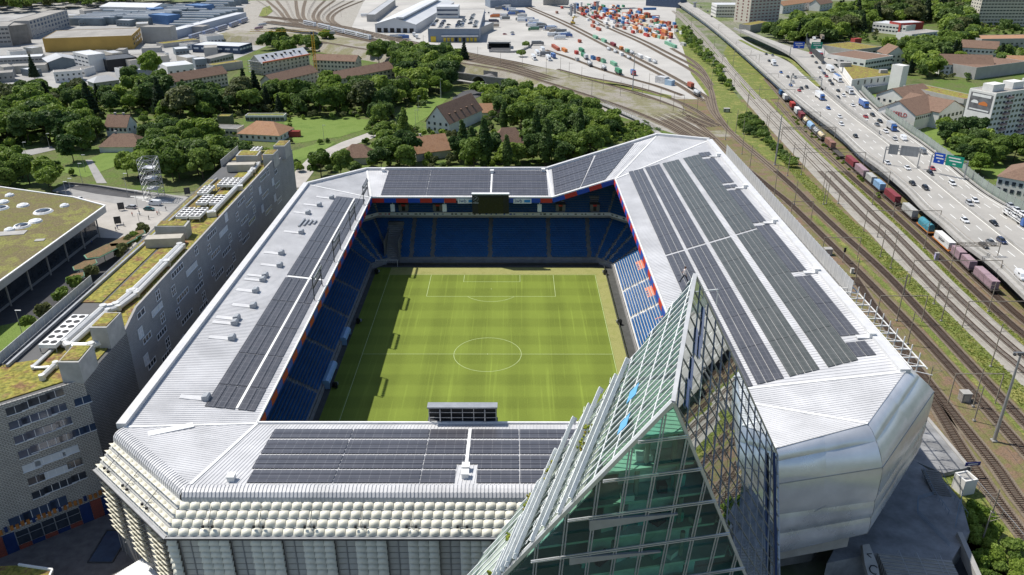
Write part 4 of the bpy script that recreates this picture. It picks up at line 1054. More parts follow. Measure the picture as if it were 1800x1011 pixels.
for p, q, wd in ((TB_, TLb, 0.45), (TB_, TCb, 0.35), (TA, TB_, 0.45), (TA, RR_, 0.2), (RR_, RRb, 0.2)):
 eb.bar(p, q, wd, wd)
eb.build('edge_profile', M_mull, tw)
# metal spandrel wedges between the lower floors
for y0, y1, x0, x1 in ((912, 930, 1035, 1190), (978, 990, 1000, 1160)):
 a, b, c, d = fr_pt(x0, y0), fr_pt(x1, y0 - 12), fr_pt(x1, y0 - 10), fr_pt(x0, y1)
 MB().slab([p + nF*0.3 for p in (a, b, c, d)], nF, 0.35, M_greymetal).build('spandrel_wedge', None, tw)
# ------------------------------------------------- interior floors, core and furniture seen through the front glass
zf_ = [TB_.z - 2.5] + zr_
ctr = V((24, -112, 0))
def inside_pts(z):
 # section of the wedge at level z: front-left, front-right, back-right, back-left (pulled in from the glass)
 def at(p, q): return p + (q-p)*((z - p.z)/(q.z - p.z))
 return [at(TB_, TLb), at(TB_, TCb), at(TA, RRb) if z < TA.z else TA, at(TA, LBb)]
for z in zr_:
 sec = inside_pts(z); c = sum(sec, V())/4
 pts = [(c.x + (p.x-c.x)*0.9, c.y + (p.y-c.y)*0.9) for p in sec]
 MB().prism(pts, z - 0.35, z - 0.05, M_floor).build('floor_slab', None, tw)
 # core wall and furniture
 f0, f1 = sec[0], sec[1]; L = (f1 - f0).length; n_in = -nF
 if L > 8:
  a = f0.lerp(f1, 0.42) + n_in*3.4; b = f0.lerp(f1, 0.84) + n_in*3.4
  MB().bar(V((a.x, a.y, z + 1.7)), V((b.x, b.y, z + 1.7)), 0.3, 3.3).build('core_wall', M_inner, tw)
  nb = int(L/2.0)
  for k in range(nb):
   t_ = (k + 0.5)/nb
   if t_ < 0.34 or t_ > 0.88 or random.random() < 0.2: continue
   c0 = f0.lerp(f1, t_) + n_in*random.uniform(0.9, 2.4); m_ = random.choice((M_desk, M_desk, M_furn, M_furn2)); h = 0.75 if m_ is M_desk else random.uniform(0.6, 1.8)
   MB().box((c0.x, c0.y, z + h/2), (random.uniform(0.8, 1.9), random.uniform(0.7, 1.3), h), random.uniform(0, 1)).build('office_furniture', m_, tw)
  for t_ in (0.5, 0.78):
   c0 = f0.lerp(f1, t_) + n_in*1.2; MB().tube((c0.x, c0.y, z), (c0.x, c0.y, z + 3.6), 0.28, 8).build('column', M_conc, tw)
# ------------------------------------------------- right mirror face: oblique grid
rb = MB()
eR = (rt_pt(1300, 700) - rt_pt(1230, 560)).normalized()     # steep diagonals
vR = (rt_pt(1215, 830) - rt_pt(1236, 600)).normalized()     # near-vertical lines
def clippoly(p, d, poly, n):
 t0, t1 = -300, 300; c = sum(poly, V())/len(poly)
 for i in range(len(poly)):
  a, b = poly[i], poly[(i+1) % len(poly)]; e = b - a; m_ = n.cross(e); m_ = m_ if m_.dot(c - a) > 0 else -m_
  den = m_.dot(d); num = m_.dot(p - a)
  if abs(den) < 1e-9:
   if num < 0: return None
   continue
  t = -num/den
  if den > 0: t0 = max(t0, t)
  else: t1 = min(t1, t)
 return (t0, t1) if t1 > t0 else None
polyR = [TA, TB_, TCb, RRb, RR_]
for d, step, wd in ((eR, 1.9, 0.03), (vR, 3.2, 0.05)):
 pv = nR.cross(d); lo = min(p.dot(pv) for p in polyR); hi = max(p.dot(pv) for p in polyR); s = lo + step*0.4; c = sum(polyR, V())/5
 while s < hi:
  p = c + pv*(s - c.dot(pv)); r = clippoly(p, d, polyR, nR)
  if r: rb.bar(p + d*r[0] + nR*0.05, p + d*r[1] + nR*0.05, wd, 0.09, up=nR)
  s += step
rb.build('glazing_bars', M_greymetal, tw)['kind'] = 'stuff'
panes(polyR, nR, RR_, eR, 6.0, vR, 3.2, 14, 26, 'mirror_pane', (M_tmirror,), 0.006)
# open vent sashes in the mirror face
M_sash = mat('sash_blue', (0.2, 0.32, 0.62), 0.1, var=0.1, spec=0.8)
for px, py, h in ((1233, 575, 5.0), (1222, 600, 3.2), (1214, 655, 3.6), (1207, 690, 3.2), (1228, 610, 2.6)):
 p = rt_pt(px, py) + nR*0.14; MB().slab([p - vR*h/2 - eR*0.35, p - vR*h/2 + eR*0.35, p + vR*h/2 + eR*0.5, p + vR*h/2 - eR*0.2], nR, 0.06, M_sash).build('open_sash', None, tw)
p0, p1 = rt_pt(1354, 796) + nR*0.5, rt_pt(1357, 1011) + nR*0.5; MB().bar(p0, ext(p0, p1, 20), 0.35, 0.5).build('blue_fin', mat('fin_blue', (0.03, 0.05, 0.12), 0.4, var=0.1), tw)
# ------------------------------------------------- left sloped side: glazed part above, terraces below
polyG = [TA, lf_pt(1105, 640), lf_pt(1075, 840), lf_pt(1040, 900), lf_pt(1052, 872), TB_]
polyG = [TA, lf_pt(1105, 640), lf_pt(1032, 842), TB_.lerp(TL, 0.5), TB_]
MB().face(facing([p - nL*0.05 for p in polyG], nL)).build('sloped_glass', M_tleft, tw, fix=False)
lfull = [TA, TB_, TLb, LBb]
MB().face([p - nL*0.7 for p in (polyG[1], polyG[2], polyG[3], TLb, LBb)]).build('inner_slope', mat('terrace_inner', (0.33, 0.38, 0.33), 0.6, var=0.3, scale=0.6), tw, fix=False)
lb2 = MB(); dS = (TL - TB_).normalized(); pvL = nL.cross(dS); cL = sum(lfull, V())/4
lo = min(p.dot(pvL) for p in lfull); hi = max(p.dot(pvL) for p in lfull); s = lo + 0.3; kk = 0
while s < hi:
 p = cL + pvL*(s - cL.dot(pvL)); r = clippoly(p, dS, lfull, nL)
 if r and r[1]-r[0] > 0.5: lb2.bar(p + dS*r[0] + nL*0.1, p + dS*r[1] + nL*0.1, 0.09, 0.14, up=nL)
 s += 0.78
lb2.build('slope_fins', M_fin, tw)['kind'] = 'stuff'
# steep cross bars
xb = MB(); dX = (lf_pt(1165, 700) - lf_pt(1205, 560)).normalized(); pvX = nL.cross(dX); lo = min(p.dot(pvX) for p in polyG); hi = max(p.dot(pvX) for p in polyG); s = lo + 1.5
while s < hi:
 p = cL + pvX*(s - cL.dot(pvX)); r = clippoly(p, dX, polyG, nL)
 if r and r[1]-r[0] > 1.0: xb.bar(p + dX*r[0] + nL*0.16, p + dX*r[1] + nL*0.16, 0.12, 0.12, up=nL)
 s += 2.3
xb.build('cross_bars', M_fin, tw)
# terraces: pale decks stepping down the slope, with brackets, planting and struts
M_ter = mat('terrace_white', (0.74, 0.77, 0.75), 0.5, var=0.15, scale=0.6); M_plant = patchmat('terrace_planting', [(0.05, 0.10, 0.02), (0.22, 0.25, 0.03), (0.25, 0.1, 0.05)], 1.2, fine=3)
random.seed(11)
dB = (lf_pt(1026, 837) - lf_pt(1110, 632)).normalized(); aB = nL.cross(dB)
aB = aB if aB.dot(lf_pt(1000, 800) - lf_pt(1050, 700)) > 0 else -aB
bk_ = MB(); stt = MB()
sil = [(1106,645),(1012,748),(965,832),(876,1011),(850,1063)]; spx = []
for (xa, ya), (xb, yb) in zip(sil[:-1], sil[1:]):
 m_ = int(math.hypot(xb-xa, yb-ya)/30)
 spx += [(xa + (xb-xa)*j/m_, ya + (yb-ya)*j/m_) for j in range(m_)]
for k in range(len(spx)):
 p0 = lf_pt(*spx[k])
 r = clippoly(p0, dB, lfull, nL)
 if not r: continue
 a0, a1 = p0 - dB*0.5, p0 + dB*(r[1] - 0.3)
 if (a1 - a0).length < 1: continue
 h = nL*(0.65 if k % 2 == 0 else 0.4)
 MB().bar(a0 + h, a1 + h, 0.5, 0.12, up=nL).build('terrace_deck', M_ter, tw)
 MB().bar(a0 + h*1.35 - aB*0.42, a1 + h*1.35 - aB*0.42, 0.1, 0.5, up=nL).build('balustrade', M_fin, tw)
 MB().bar(a0 + h*0.3, a0 + h*1.3, 0.6, 0.14, up=aB).build('deck_end', M_fin, tw)
 n = int((a1 - a0).length/1.9)
 for j in range(n):
  c = a0.lerp(a1, (j + 0.5)/n) + h*1.12; bk_.box(c, (0.3, 0.3, 0.12), 0.5)
  stt.bar(a0.lerp(a1, j/n) + h, a0.lerp(a1, (j + 1.2)/n) + nL*0.2 + aB*1.1, 0.06, 0.06); stt.bar(a0.lerp(a1, (j + 1)/n) + h, a0.lerp(a1, j/n) + nL*0.2 + aB*1.1, 0.05, 0.05)
 if k % 3 == 1:
  u0 = random.uniform(0.25, 0.5); u1 = u0 + random.uniform(0.12, 0.25)
  m_ = MB(); 
  for j in range(26):
   c = a0.lerp(a1, random.uniform(u0, u1)) + nL*random.uniform(0.3, 1.0) + aB*random.uniform(0.3, 0.9); m_.box(c, (random.uniform(.12,.3), random.uniform(.12,.3), random.uniform(.12,.28)), random.uniform(0, 3))
  m_.build('planting', M_plant, tw)['kind'] = 'stuff'
bk_.build('deck_brackets', M_furn, tw)['kind'] = 'stuff'; stt.build('diagonal_struts', M_fin, tw)['kind'] = 'stuff'
for px, py in ((1115, 693), (1099, 747)):
 p = lf_pt(px, py) + nL*0.25; MB().slab([p + dS*a*0.75 + dX*b*0.75 for a, b in ((-1,-1),(1,-1),(1,1),(-1,1))], nL, 0.08, mat('rooflight', (0.12, 0.36, 0.6), 0.1, var=0.05)).build('roof_light', None, tw)
# worker in light shirt at the tip
wk = thing('person', 'person in a light shirt and dark trousers climbing near the tip of the glass tower', 'person')
pw = lf_pt(1205, 499) + nL*0.25
up = V((0.05, 0.1, 0.99)); sk = [(0,0,0.0,.11),(0.02,0,0.45,.14),(0,0,0.85,.17),(0,0,1.15,.19),(0,0,1.4,.2),(0,0,1.52,.08)]
M_shirt = mat('shirt_light', (0.7, 0.62, 0.6), 0.8, var=0.1); M_trou = mat('trousers_dark', (0.03, 0.035, 0.05), 0.8, var=0.1); M_skin = mat('skin', (0.5, 0.3, 0.22), 0.6, var=0.05); M_hair = mat('hair', (0.1, 0.05, 0.03), 0.8, var=0.1)
def person(t, loc, rz, m1, m2, sc=1.0, stride=0.15):
 """one skinned figure: legs, torso and arms as tapered limbs with head; clothing colours by face height"""
 b = MB(); L = V(loc)
 def limb(p, q, r, r2, m): b.tube(p, q, r, 8, m, r2)
 Mx = Matrix.Translation(L) @ Matrix.Rotation(rz, 4, 'Z') @ Matrix.Scale(sc, 4)
 T = lambda *a: Mx @ V(a)
 s = sc
 for sx, st_ in ((-1, stride), (1, -stride)):
  limb(T(0.1*sx, 0, 0.9), T(0.1*sx, st_*0.6, 0.48), 0.095*s, 0.065*s, m2); limb(T(0.1*sx, st_*0.6, 0.48), T(0.1*sx, st_*1.2, 0.05), 0.065*s, 0.045*s, m2)
  limb(T(0.1*sx, st_*1.2 + 0.1, 0.035), T(0.1*sx, st_*1.2 - 0.14, 0.035), 0.04*s, 0.045*s, M_furn)
  limb(T(0.2*sx, 0, 1.4), T(0.26*sx, -st_*0.5, 1.13), 0.055*s, 0.045*s, m1); limb(T(0.26*sx, -st_*0.5, 1.13), T(0.25*sx, -st_ + 0.05, 0.88), 0.042*s, 0.03*s, M_skin)
 limb(T(0,0,0.85), T(0,0,1.12), 0.15*s, 0.14*s, m1); limb(T(0,0,1.12), T(0,0,1.42), 0.14*s, 0.17*s, m1); limb(T(0,0,1.42), T(0,0,1.46), 0.17*s, 0.07*s, m1)
 limb(T(0,0,1.45), T(0,0,1.55), 0.05*s, 0.05*s, M_skin); limb(T(0,0,1.52), T(0,0,1.62), 0.07*s, 0.1*s, M_skin); limb(T(0,0,1.62), T(0,0,1.71), 0.1*s, 0.09*s, M_hair); limb(T(0,0,1.71), T(0,0,1.76), 0.09*s, 0.04*s, M_hair)
 b.build('body', None, t)
person(wk, pw, 1.0, M_shirt, M_trou, 1.15, 0.35)
MB().box((0,0,0), (0.01,0.01,0.01))
eqp = MB(); p = rt_pt(1233, 512) + nR*0.3
eqp.bar(p, p + V((1.6, 0, 0.2)), 0.1, 0.1).bar(p + V((1.6,0,0.2)), p + V((1.6, 0, -1.8)), 0.08, 0.08).bar(p, p + V((0,0,-2)), 0.08, 0.08); eqp.build('access_frame', M_fin, tw)
# ================================================================== RAIL CORRIDOR AND MOTORWAY (right)
def poly_px(pts, z=0.0): return [G(a, b, z) for a, b in pts]
def resample(pts, step):
 # Catmull-Rom through the points, then even steps
 P_ = [pts[0]*2 - pts[1]] + list(pts) + [pts[-1]*2 - pts[-2]]; dense = []
 for i in range(1, len(P_) - 2):
  a, b, c, d = P_[i-1:i+3]; n = max(2, int((c-b).length/3))
  for k in range(n):
   t = k/n; dense.append(0.5*((2*b) + (c-a)*t + (2*a-5*b+4*c-d)*t*t + (3*b-a-3*c+d)*t*t*t))
 dense.append(P_[-2]); out = [dense[0]]; acc = 0
 for p, q in zip(dense[:-1], dense[1:]):
  L = (q-p).length
  while L > 1e-9 and acc + L >= step:
   t = (step - acc)/L; p = p.lerp(q, t); out.append(p.copy()); L = (q-p).length; acc = 0
  acc += L
 out.append(dense[-1]); return out
def tang(pts, i):
 a, b = pts[max(0, i-1)], pts[min(len(pts)-1, i+1)]; d = b - a; return d.normalized()
def ribbon(pts, o0, o1, dz=0.0, dz1=None):
 """strip between two side offsets (positive = right of travel)"""
 mb = MB(); dz1 = dz if dz1 is None else dz1; vv = []
 for i, p in enumerate(pts):
  d = tang(pts, i); n = V((d.y, -d.x, 0)).normalized(); vv += [p + n*o0 + V((0,0,dz)), p + n*o1 + V((0,0,dz1))]
 mb.add(vv, [(2*i, 2*i+1, 2*i+3, 2*i+2) for i in range(len(pts)-1)]); return mb
def offset_pts(pts, o, dz=0.0):
 r = []
 for i, p in enumerate(pts): d = tang(pts, i); r.append(p + V((d.y, -d.x, 0)).normalized()*o + V((0,0,dz)))
 return r
def beam(pts, wdt, hgt):
 mb = MB()
 vv = []
 for i, p in enumerate(pts):
  d = tang(pts, i); n = V((d.y, -d.x, 0)).normalized()*wdt/2; vv += [p - n - V((0,0,hgt/2)), p + n - V((0,0,hgt/2)), p + n + V((0,0,hgt/2)), p - n + V((0,0,hgt/2))]
 f = []
 for i in range(len(pts)-1):
  a, b = 4*i, 4*i+4; f += [(a,a+1,b+1,b), (a+1,a+2,b+2,b+1), (a+2,a+3,b+3,b+2), (a+3,a,b,b+3)]
 return mb.add(vv, f + [(3,2,1,0), tuple(len(vv)-4+k for k in range(4))])
M_ballast = patchmat('track_ballast_brown', [(0.13, 0.10, 0.075), (0.20, 0.165, 0.125), (0.16, 0.125, 0.09)], 0.15, fine=5, fvar=0.3)
M_ballast_g = patchmat('track_ballast_grey', [(0.29, 0.27, 0.235), (0.36, 0.34, 0.30), (0.25, 0.225, 0.19)], 0.12, fine=5, fvar=0.25)
M_railm = mat('rail_steel', (0.13, 0.085, 0.06), 0.45, metal=0.6, var=0.2); M_sleeper = mat('sleeper', (0.26, 0.225, 0.19), 0.9, var=0.25, scale=1)
M_sleeper_w = mat('sleeper_wood', (0.12, 0.09, 0.07), 0.9, var=0.25, scale=1)
M_earth = patchmat('trackside_earth', [(0.165, 0.115, 0.075), (0.20, 0.15, 0.10), (0.15, 0.15, 0.055), (0.205, 0.135, 0.09), (0.17, 0.13, 0.09)], 0.1, fine=3, fvar=0.3)
M_verge = patchmat('wild_verge', [(0.09, 0.13, 0.03), (0.19, 0.20, 0.06), (0.12, 0.16, 0.035), (0.26, 0.245, 0.08), (0.10, 0.14, 0.03)], 0.12, fine=2.2, fvar=0.45, bump=0.9)
M_lawn = patchmat('lawn', [(0.10, 0.165, 0.03), (0.155, 0.22, 0.05), (0.12, 0.185, 0.035)], 0.06, fine=2.5, fvar=0.3)
struct(MB().face([(95, -140, -0.06), (200, -140, -0.06), (200, 330, -0.06), (112, 330, -0.06), (112, 120, -0.06), (95, 100, -0.06)], M_earth).build('trackside_ground', None, fix=False))
TR = dict(
 near1=[(104.6,-110),(104.9,-70),(106.8,-45),(109.5,-25),(112.5,0)],
 near2=[(108.5,-110),(109.9,-61.5),(111.2,-49.3),(112.4,-20.7),(114.5,10),(119,50)],
 mid1=[(118.5,-110),(120.6,-42.7),(122,-6.5),(122.4,29),(122.0,69),(121,123),(119,146),(115.3,190),(113,249),(108,300)],
 mid2=[(124.5,-110),(127,-32),(129,17),(130.6,54),(129.8,90),(129.4,123),(129.5,150),(128,190),(126,235),(127,290),(133,335)],
 main1=[(141,-110),(140.3,-13.5),(139.8,3),(140.3,25),(142,54),(145,93),(146.2,123),(159,310),(176,498),(186,600),(197,740),(204,850)],
 main2=[(146,-110),(145,-13.5),(144.5,3),(145,25),(146.7,54),(149.7,93),(151,123),(164,310),(181,498),(191,600),(202,740),(209,850)],
 freight=[(156.5,-110),(156.6,0),(157.9,38),(160.9,76.4),(163.5,120),(165.9,170),(171,245),(180,320),(190,400)],
 loop=[(151.5,-110),(151.6,0),(153,38),(156,76.4),(158.7,120),(161,170),(166,245),(174,320)])
TRK = {}
def track(name, pts, z, ball, sleepers=True, wood=False, ymax=160, label=None):
 c = resample([V((x, y, z)) for x, y in pts], 4.0); TRK[name] = c
 o = struct(ribbon(c, -1.9, 1.9, 0.12).build('track_bed', ball, fix=False))
 for s in (-0.75, 0.75):
  beam(offset_pts(c, s, 0.40), 0.12, 0.18).build('rail', M_railm, o)
 if sleepers:
  sb = MB(); cc = resample(c, 0.66)
  for i, p in enumerate(cc):
   if p.y > ymax: continue
   d = tang(cc, i); sb.box((p.x, p.y, z + 0.2), (2.5, 0.27, 0.18), math.atan2(d.y, d.x) - PI/2)
  if sb.f:
   q = sb.build('sleepers', M_sleeper_w if wood else M_sleeper, o, fix=False); q['kind'] = 'stuff'
 return o
for k, v in TR.items():
 grey = k.startswith('main')
 track(k, v, 0.0 if k not in ('near1', 'near2') else 0.01, M_ballast_g if grey else M_ballast, True, not grey, 170)
def pline(xs, z=0.0): return resample([V((x, y, z)) for x, y in xs], 5.0)
# gravel path beside the main line and planted verge strips
mainL = pline([(136.8,-110),(136.9,-13),(136.4,3),(136.8,25),(138.6,54),(141.8,93),(142.8,123),(155.5,310),(172.5,498)])
struct(ribbon(mainL, -1.2, 12.2, -0.01).build('ballast_shoulder', M_ballast_g, fix=False))
vg = ribbon(pline([(131.5,-110),(132.3,-32),(133.2,0),(134,25),(135.2,54),(136,93),(136.2,123),(138,170),(143,235),(150,320)]), -2.6, 3.2, 0.09); struct(vg.build('verge', M_verge, fix=False))
vg = ribbon(pline([(149.2,-110),(149.2,0),(150.4,38),(153.2,76.4),(156,120),(158.6,170),(163.5,245),(171,320),(180,400)]), -1.0, 0.9, 0.05); struct(vg.build('verge', M_verge, fix=False))
vg = ribbon(pline([(126,-110),(124.9,-40),(125.6,0),(126.4,29),(126.2,69),(125.6,110)]), -1.0, 1.0, 0.04); struct(vg.build('verge', M_verge, fix=False))
struct(MB().face([(138,170,0.03),(150,300,0.03),(170,500,0.03),(186,690,0.03),(176,690,0.03),(160,560,0.03),(140,420,0.03),(134,330,0.03),(128,250,0.03),(131,190,0.03)], M_verge).build('verge', None, fix=False))
struct(MB().face([(160,330,0.02),(181,331,0.02),(190,400,0.02),(203,566,0.02),(188,520,0.02),(170,400,0.02)], M_verge).build('verge', None, fix=False))
# retaining / noise-screen along the roof edge of the stadium
M_mesh = mat('screen_mesh', (0.5, 0.51, 0.52), 0.5, var=0.1)
y = 96
while y > -58:
 if y > -22:
  MB().box((84.6, y - 1.1, 30.4), (0.06, 2.05, 3.8)).build('edge_screen_panel', M_mesh, st)
 MB().box((84.6, y, 30.2), (0.16, 0.16, 4.4)).build('edge_screen_post', M_white, st)
 if y <= -20:
  b = MB(); b.bar((80, y, 29.5), (86, y, 29.5), 0.2, 0.2).bar((80, y, 29.5), (86, y - 3.3, 29.5), 0.1, 0.1); b.build('edge_truss', M_white, st)
 y -= 2.2 if y > -22 else 3.3
for xx in (80, 83, 86): MB().bar((xx, -20, 29.6), (xx, -57, 29.6), 0.18, 0.2).build('edge_truss_chord', M_white, st)
MB().bar((82.6, 96, 28.2), (82.6, -22, 28.2), 4.4, 0.2).build('edge_walkway', M_conc_d, st)
# ------------------------------------------------------------------ catenary
M_pole = mat('weathered_pole', (0.30, 0.26, 0.21), 0.7, var=0.15)
def cat_pole(px, py, ztop_px, k, arm=1):
 """pole whose foot is at the pixel; its height from the pixel row of its head"""
 p = G(px, py, 0.0); n = V((0, 1, 0)); v = ray(px, ztop_px)
 # height where the sight line of the head passes over the foot
 t = ((p - CAM).dot(V((FW.x, FW.y, 0)).normalized())) / v.dot(V((FW.x, FW.y, 0)).normalized()); h = (CAM + v*t).z
 h = max(6.0, min(h, 16))
 t_ = thing('catenary_pole', 'slim overhead-line pole beside the tracks, %s' % k, 'pole', (p.x, p.y, 0), 0, 'overhead line poles')
 MB().tube((0,0,0), (0,0,h), 0.17, 6, None, 0.12).build('mast', M_pole, t_)
 MB().box((0,0,0.2), (0.6,0.6,0.4)).build('footing', M_conc, t_)
 if arm: 
  MB().tube((0,0,h-1.0), (2.6*arm,0,h-1.3), 0.05, 4).tube((0,0,h-2.3), (2.6*arm,0,h-1.35), 0.05, 4).build('bracket_arm', M_pole, t_)
poles = [(1306,236,206),(1293,233,193),(1275,246,211),(1304,271,234),(1317,302,255),(1359,355,290),(1384,309,266),(1396,360,317),(1452,359,310),(1473,358,336),(1361,290,181),(1394,275,250),(1346,230,200),(1408,308,250)]
poles += [(1447,360,322),(1502,501,453),(1547,452,404),(1565,472,407),(1588,518,483),(1647,520,493),(1542,417,394),(1576,564,483),(1641,535,493),(1654,565,503),(1737,548,496),(1595,605,547),(1741,645,570),(1624,437,389),(1569,381,360),(1533,360,340)]
poles += [(1712,740,678),(1710,715,648),(1631,680,650),(1744,902,874),(1725,955,900)]
far_poles = [(1255,85,62),(1288,118,88),(1300,75,52),(1332,124,95),(1250,150,125),(1215,46,22),(1262,62,42),(1312,198,165),(1365,197,167),(1334,168,150),(1292,92,72),(1318,110,88)]
for i, (a, b, c) in enumerate(poles): cat_pole(a, b, c, '%s counted from the far end of the near rows' % ordn(i), 1 if i % 3 else -1)
for i, (a, b, c) in enumerate(far_poles): cat_pole(a, b, c, '%s along the distant main line' % ordn(i))
# big floodlight mast at the right edge and the tall ones
def tall_mast(px, py, h, label, lamps=True):
 p = G(px, py, 0); t = thing('lighting_mast', label, 'mast', (p.x, p.y, 0))
 MB().tube((0,0,0), (0,0,h), 0.42, 10, None, 0.2).build('shaft', M_steel, t); MB().box((0,0,0.15), (1.2,1.2,0.3)).build('footing', M_conc, t)
 if lamps:
  MB().box((0,0,h), (3.4, 0.25, 0.2)).build('cross_arm', M_steel, t)
  for s in (-1.5, -0.5, 0.5, 1.5): MB().box((s, -0.3, h - 0.35), (0.5, 0.5, 0.4)).build('lamp', M_darkmetal, t)
tall_mast(1747, 775, 23, 'tall grey lighting mast standing between the tracks at the lower right')
tall_mast(1362, 290, 24, 'tall grey lighting mast in the green verge beside the main tracks', False)
tall_mast(1112, 158, 24, 'tall lighting mast at the edge of the container yard', True)
tall_mast(775, 172, 10, 'white street lamp mast in front of the railway arch', False)
# portal gantries across the tracks
def portal(x0, x1, y, h, label, truss=False, group='overhead line portals'):
 t = thing('track_portal', label, 'gantry', (x0, y, 0), 0, group); L = x1 - x0
 for xx in (0, L): MB().box((xx, 0, h/2), (0.2, 0.2, h)).build('leg', M_pole, t)
 b = MB()
 if truss:
  for zz in (h, h - 1.0):
   for yy in (-0.5, 0.5): b.bar((0, yy, zz), (L, yy, zz), 0.14, 0.14)
  n = int(L/1.4)
  for k in range(n): b.bar((L*k/n, -0.5, h-1), (L*(k+1)/n, -0.5, h), 0.09, 0.09); b.bar((L*k/n, 0.5, h), (L*(k+1)/n, 0.5, h-1), 0.09, 0.09)
 else: b.bar((0,0,h), (L,0,h), 0.14, 0.2)
 b.build('crossbeam', M_pole, t)
for i, (a, b, yy, h) in enumerate(((134.5,162.6,45,8.5),(136.6,164,15.5,8.5),(138.5,166,92,8.5),(140.5,168,141,8.5),(142.6,170,172,8.5),(150,178,255,8.5),(155.5,184,318,8.5),(113.5,121.6,101,9),(113.5,126,66,8),(113,126.5,19,8.5),(160,190,372,8.5),(170,196,450,8.5),(113,124.5,-24,8.5))):
 portal(a, b, yy, h, 'thin overhead-line portal across the tracks, %s of the row' % ordn(i))
portal(143.5, 170.5, 212, 10.5, 'steel truss signal gantry over the main line beside the tanker wagons', True); portal(152.5, 167, 55, 10.5, 'steel truss gantry over the freight train by the motorway wall', True)
wires = MB()
for nm in ('mid1', 'mid2', 'main1', 'main2', 'freight', 'loop', 'near2'):
 c = [p + V((0,0,6.3)) for p in TRK[nm][::4]]
 for p, q in zip(c[:-1], c[1:]): wires.bar(p, q, 0.035, 0.035); 
tag(wires.build('contact_wires', M_darkmetal), 'thin dark overhead contact wires strung along the tracks', None, kind='stuff')
# small trackside cabinets, signals
def cabinet(px, py, size, m, label):
 p = G(px, py, 0); t = thing('trackside_cabinet', label, 'cabinet', (p.x, p.y, 0)); MB().box((0,0,size[2]/2), size).build('housing', m, t); MB().box((0,0,size[2]+0.06), (size[0]+0.2, size[1]+0.2, 0.12)).build('lid', M_conc, t)
 MB().box((0, -size[1]/2-0.02, size[2]*0.5), (size[0]*0.6, 0.04, size[2]*0.8)).build('door', M_steel, t)
cabinet(1454, 447, (2.6,2.2,2.2), M_conc, 'pale concrete cabinet beside the track below the signal'); cabinet(1694, 704, (2.2,2.0,2.4), mat('graffiti_cabinet', (0.3,0.28,0.27), 0.7, var=0.3, scale=1.2), 'small graffitied cabinet between the tracks at the lower right')
cabinet(1277, 197, (3.4,2.6,2.2), mat('dark_green_box', (0.09,0.11,0.08), 0.8, var=0.2), 'dark green hut at the far track fork'); cabinet(1645, 456, (1.2,0.8,2.4), mat('lilac_box', (0.45,0.42,0.65), 0.6, var=0.1), 'small lilac cabinet beside the freight track'); cabinet(1497, 480, (0.9,0.9,1.6), M_white, 'small white cabinet on brown earth near the stadium fence')
p = G(1481, 462, 0); t = thing('rail_signal', 'dark rail signal head on a short post near the stadium fence', 'signal', (p.x, p.y, 0)); MB().tube((0,0,0), (0,0,4.4), 0.09, 6).build('post', M_steel, t); MB().box((0,-0.1,4.8), (0.7,0.3,1.6)).build('signal_head', M_black, t)
# ------------------------------------------------------------------ motorway deck
HZ = 6.0
M_road = mat('motorway_concrete', (0.37, 0.355, 0.325), 0.85, var=0.13, scale=0.06, bump=0.05)
M_road2 = mat('road_asphalt_pale', (0.17, 0.168, 0.165), 0.88, var=0.14, scale=0.12, bump=0.1)
M_mark = mat('road_paint', (0.75, 0.75, 0.72), 0.7, var=0.08, scale=2)
HL_px = [(1190,2),(1232,30),(1277,65),(1350,128),(1387,160),(1433,197),(1477,230),(1517,267),(1553,293),(1600,333),(1630,364),(1667,394),(1700,424),(1750,460),(1800,507)]
ML_px = [(1203,0),(1262,36),(1312,72),(1384,108),(1413,132),(1443,157),(1473,183),(1502,207),(1560,251),(1620,300),(1700,365),(1800,445)]
HR_px = [(1305,50),(1345,66),(1395,84),(1440,98),(1477,123),(1510,163),(1540,193),(1583,227),(1620,253),(1667,290),(1725,337),(1800,382)]
MR_px = [(1290,52),(1330,70),(1384,96),(1413,121),(1443,152),(1473,180),(1502,204.5),(1560,249),(1620,298.5),(1700,363.5),(1800,443.5)]
def line_px(px): 
 L = resample(poly_px(px, HZ), 6.0); d = (L[-1] - L[-2]).normalized(); return L + [L[-1] + d*k*12 for k in range(1, 12)]
HL, ML, HR, MR = line_px(HL_px), line_px(ML_px), line_px(HR_px), line_px(MR_px)
def loft(A, B, z, m, name, thick=0):
 n = 90; mb = MB()
 def at(L, t): s = t*(len(L)-1); i = min(int(s), len(L)-2); return L[i].lerp(L[i+1], s - i)
 # pair the two edges by distance along y
 ys0, ys1 = max(min(p.y for p in A), min(p.y for p in B)), min(max(p.y for p in A), max(p.y for p in B))
 def aty(L, yv):
  for p, q in zip(L[:-1], L[1:]):
   if (p.y - yv)*(q.y - yv) <= 0 and p.y != q.y: return p.lerp(q, (yv - p.y)/(q.y - p.y))
  return min(L, key=lambda p: abs(p.y - yv))
 vv = []
 for k in range(n+1):
  yv = ys1 + (ys0 - ys1)*k/n; a, b = aty(A, yv), aty(B, yv); vv += [V((a.x, a.y, z)), V((b.x, b.y, z))]
 f = [(2*i, 2*i+1, 2*i+3, 2*i+2) for i in range(n)]
 mb.add(vv, f, m); return struct(mb.build(name, None, fix=False)), aty
deckL, aty = loft(HL, ML, HZ, M_road, 'motorway')
deckR, _ = loft(MR, HR, HZ - 0.004, M_road, 'motorway')
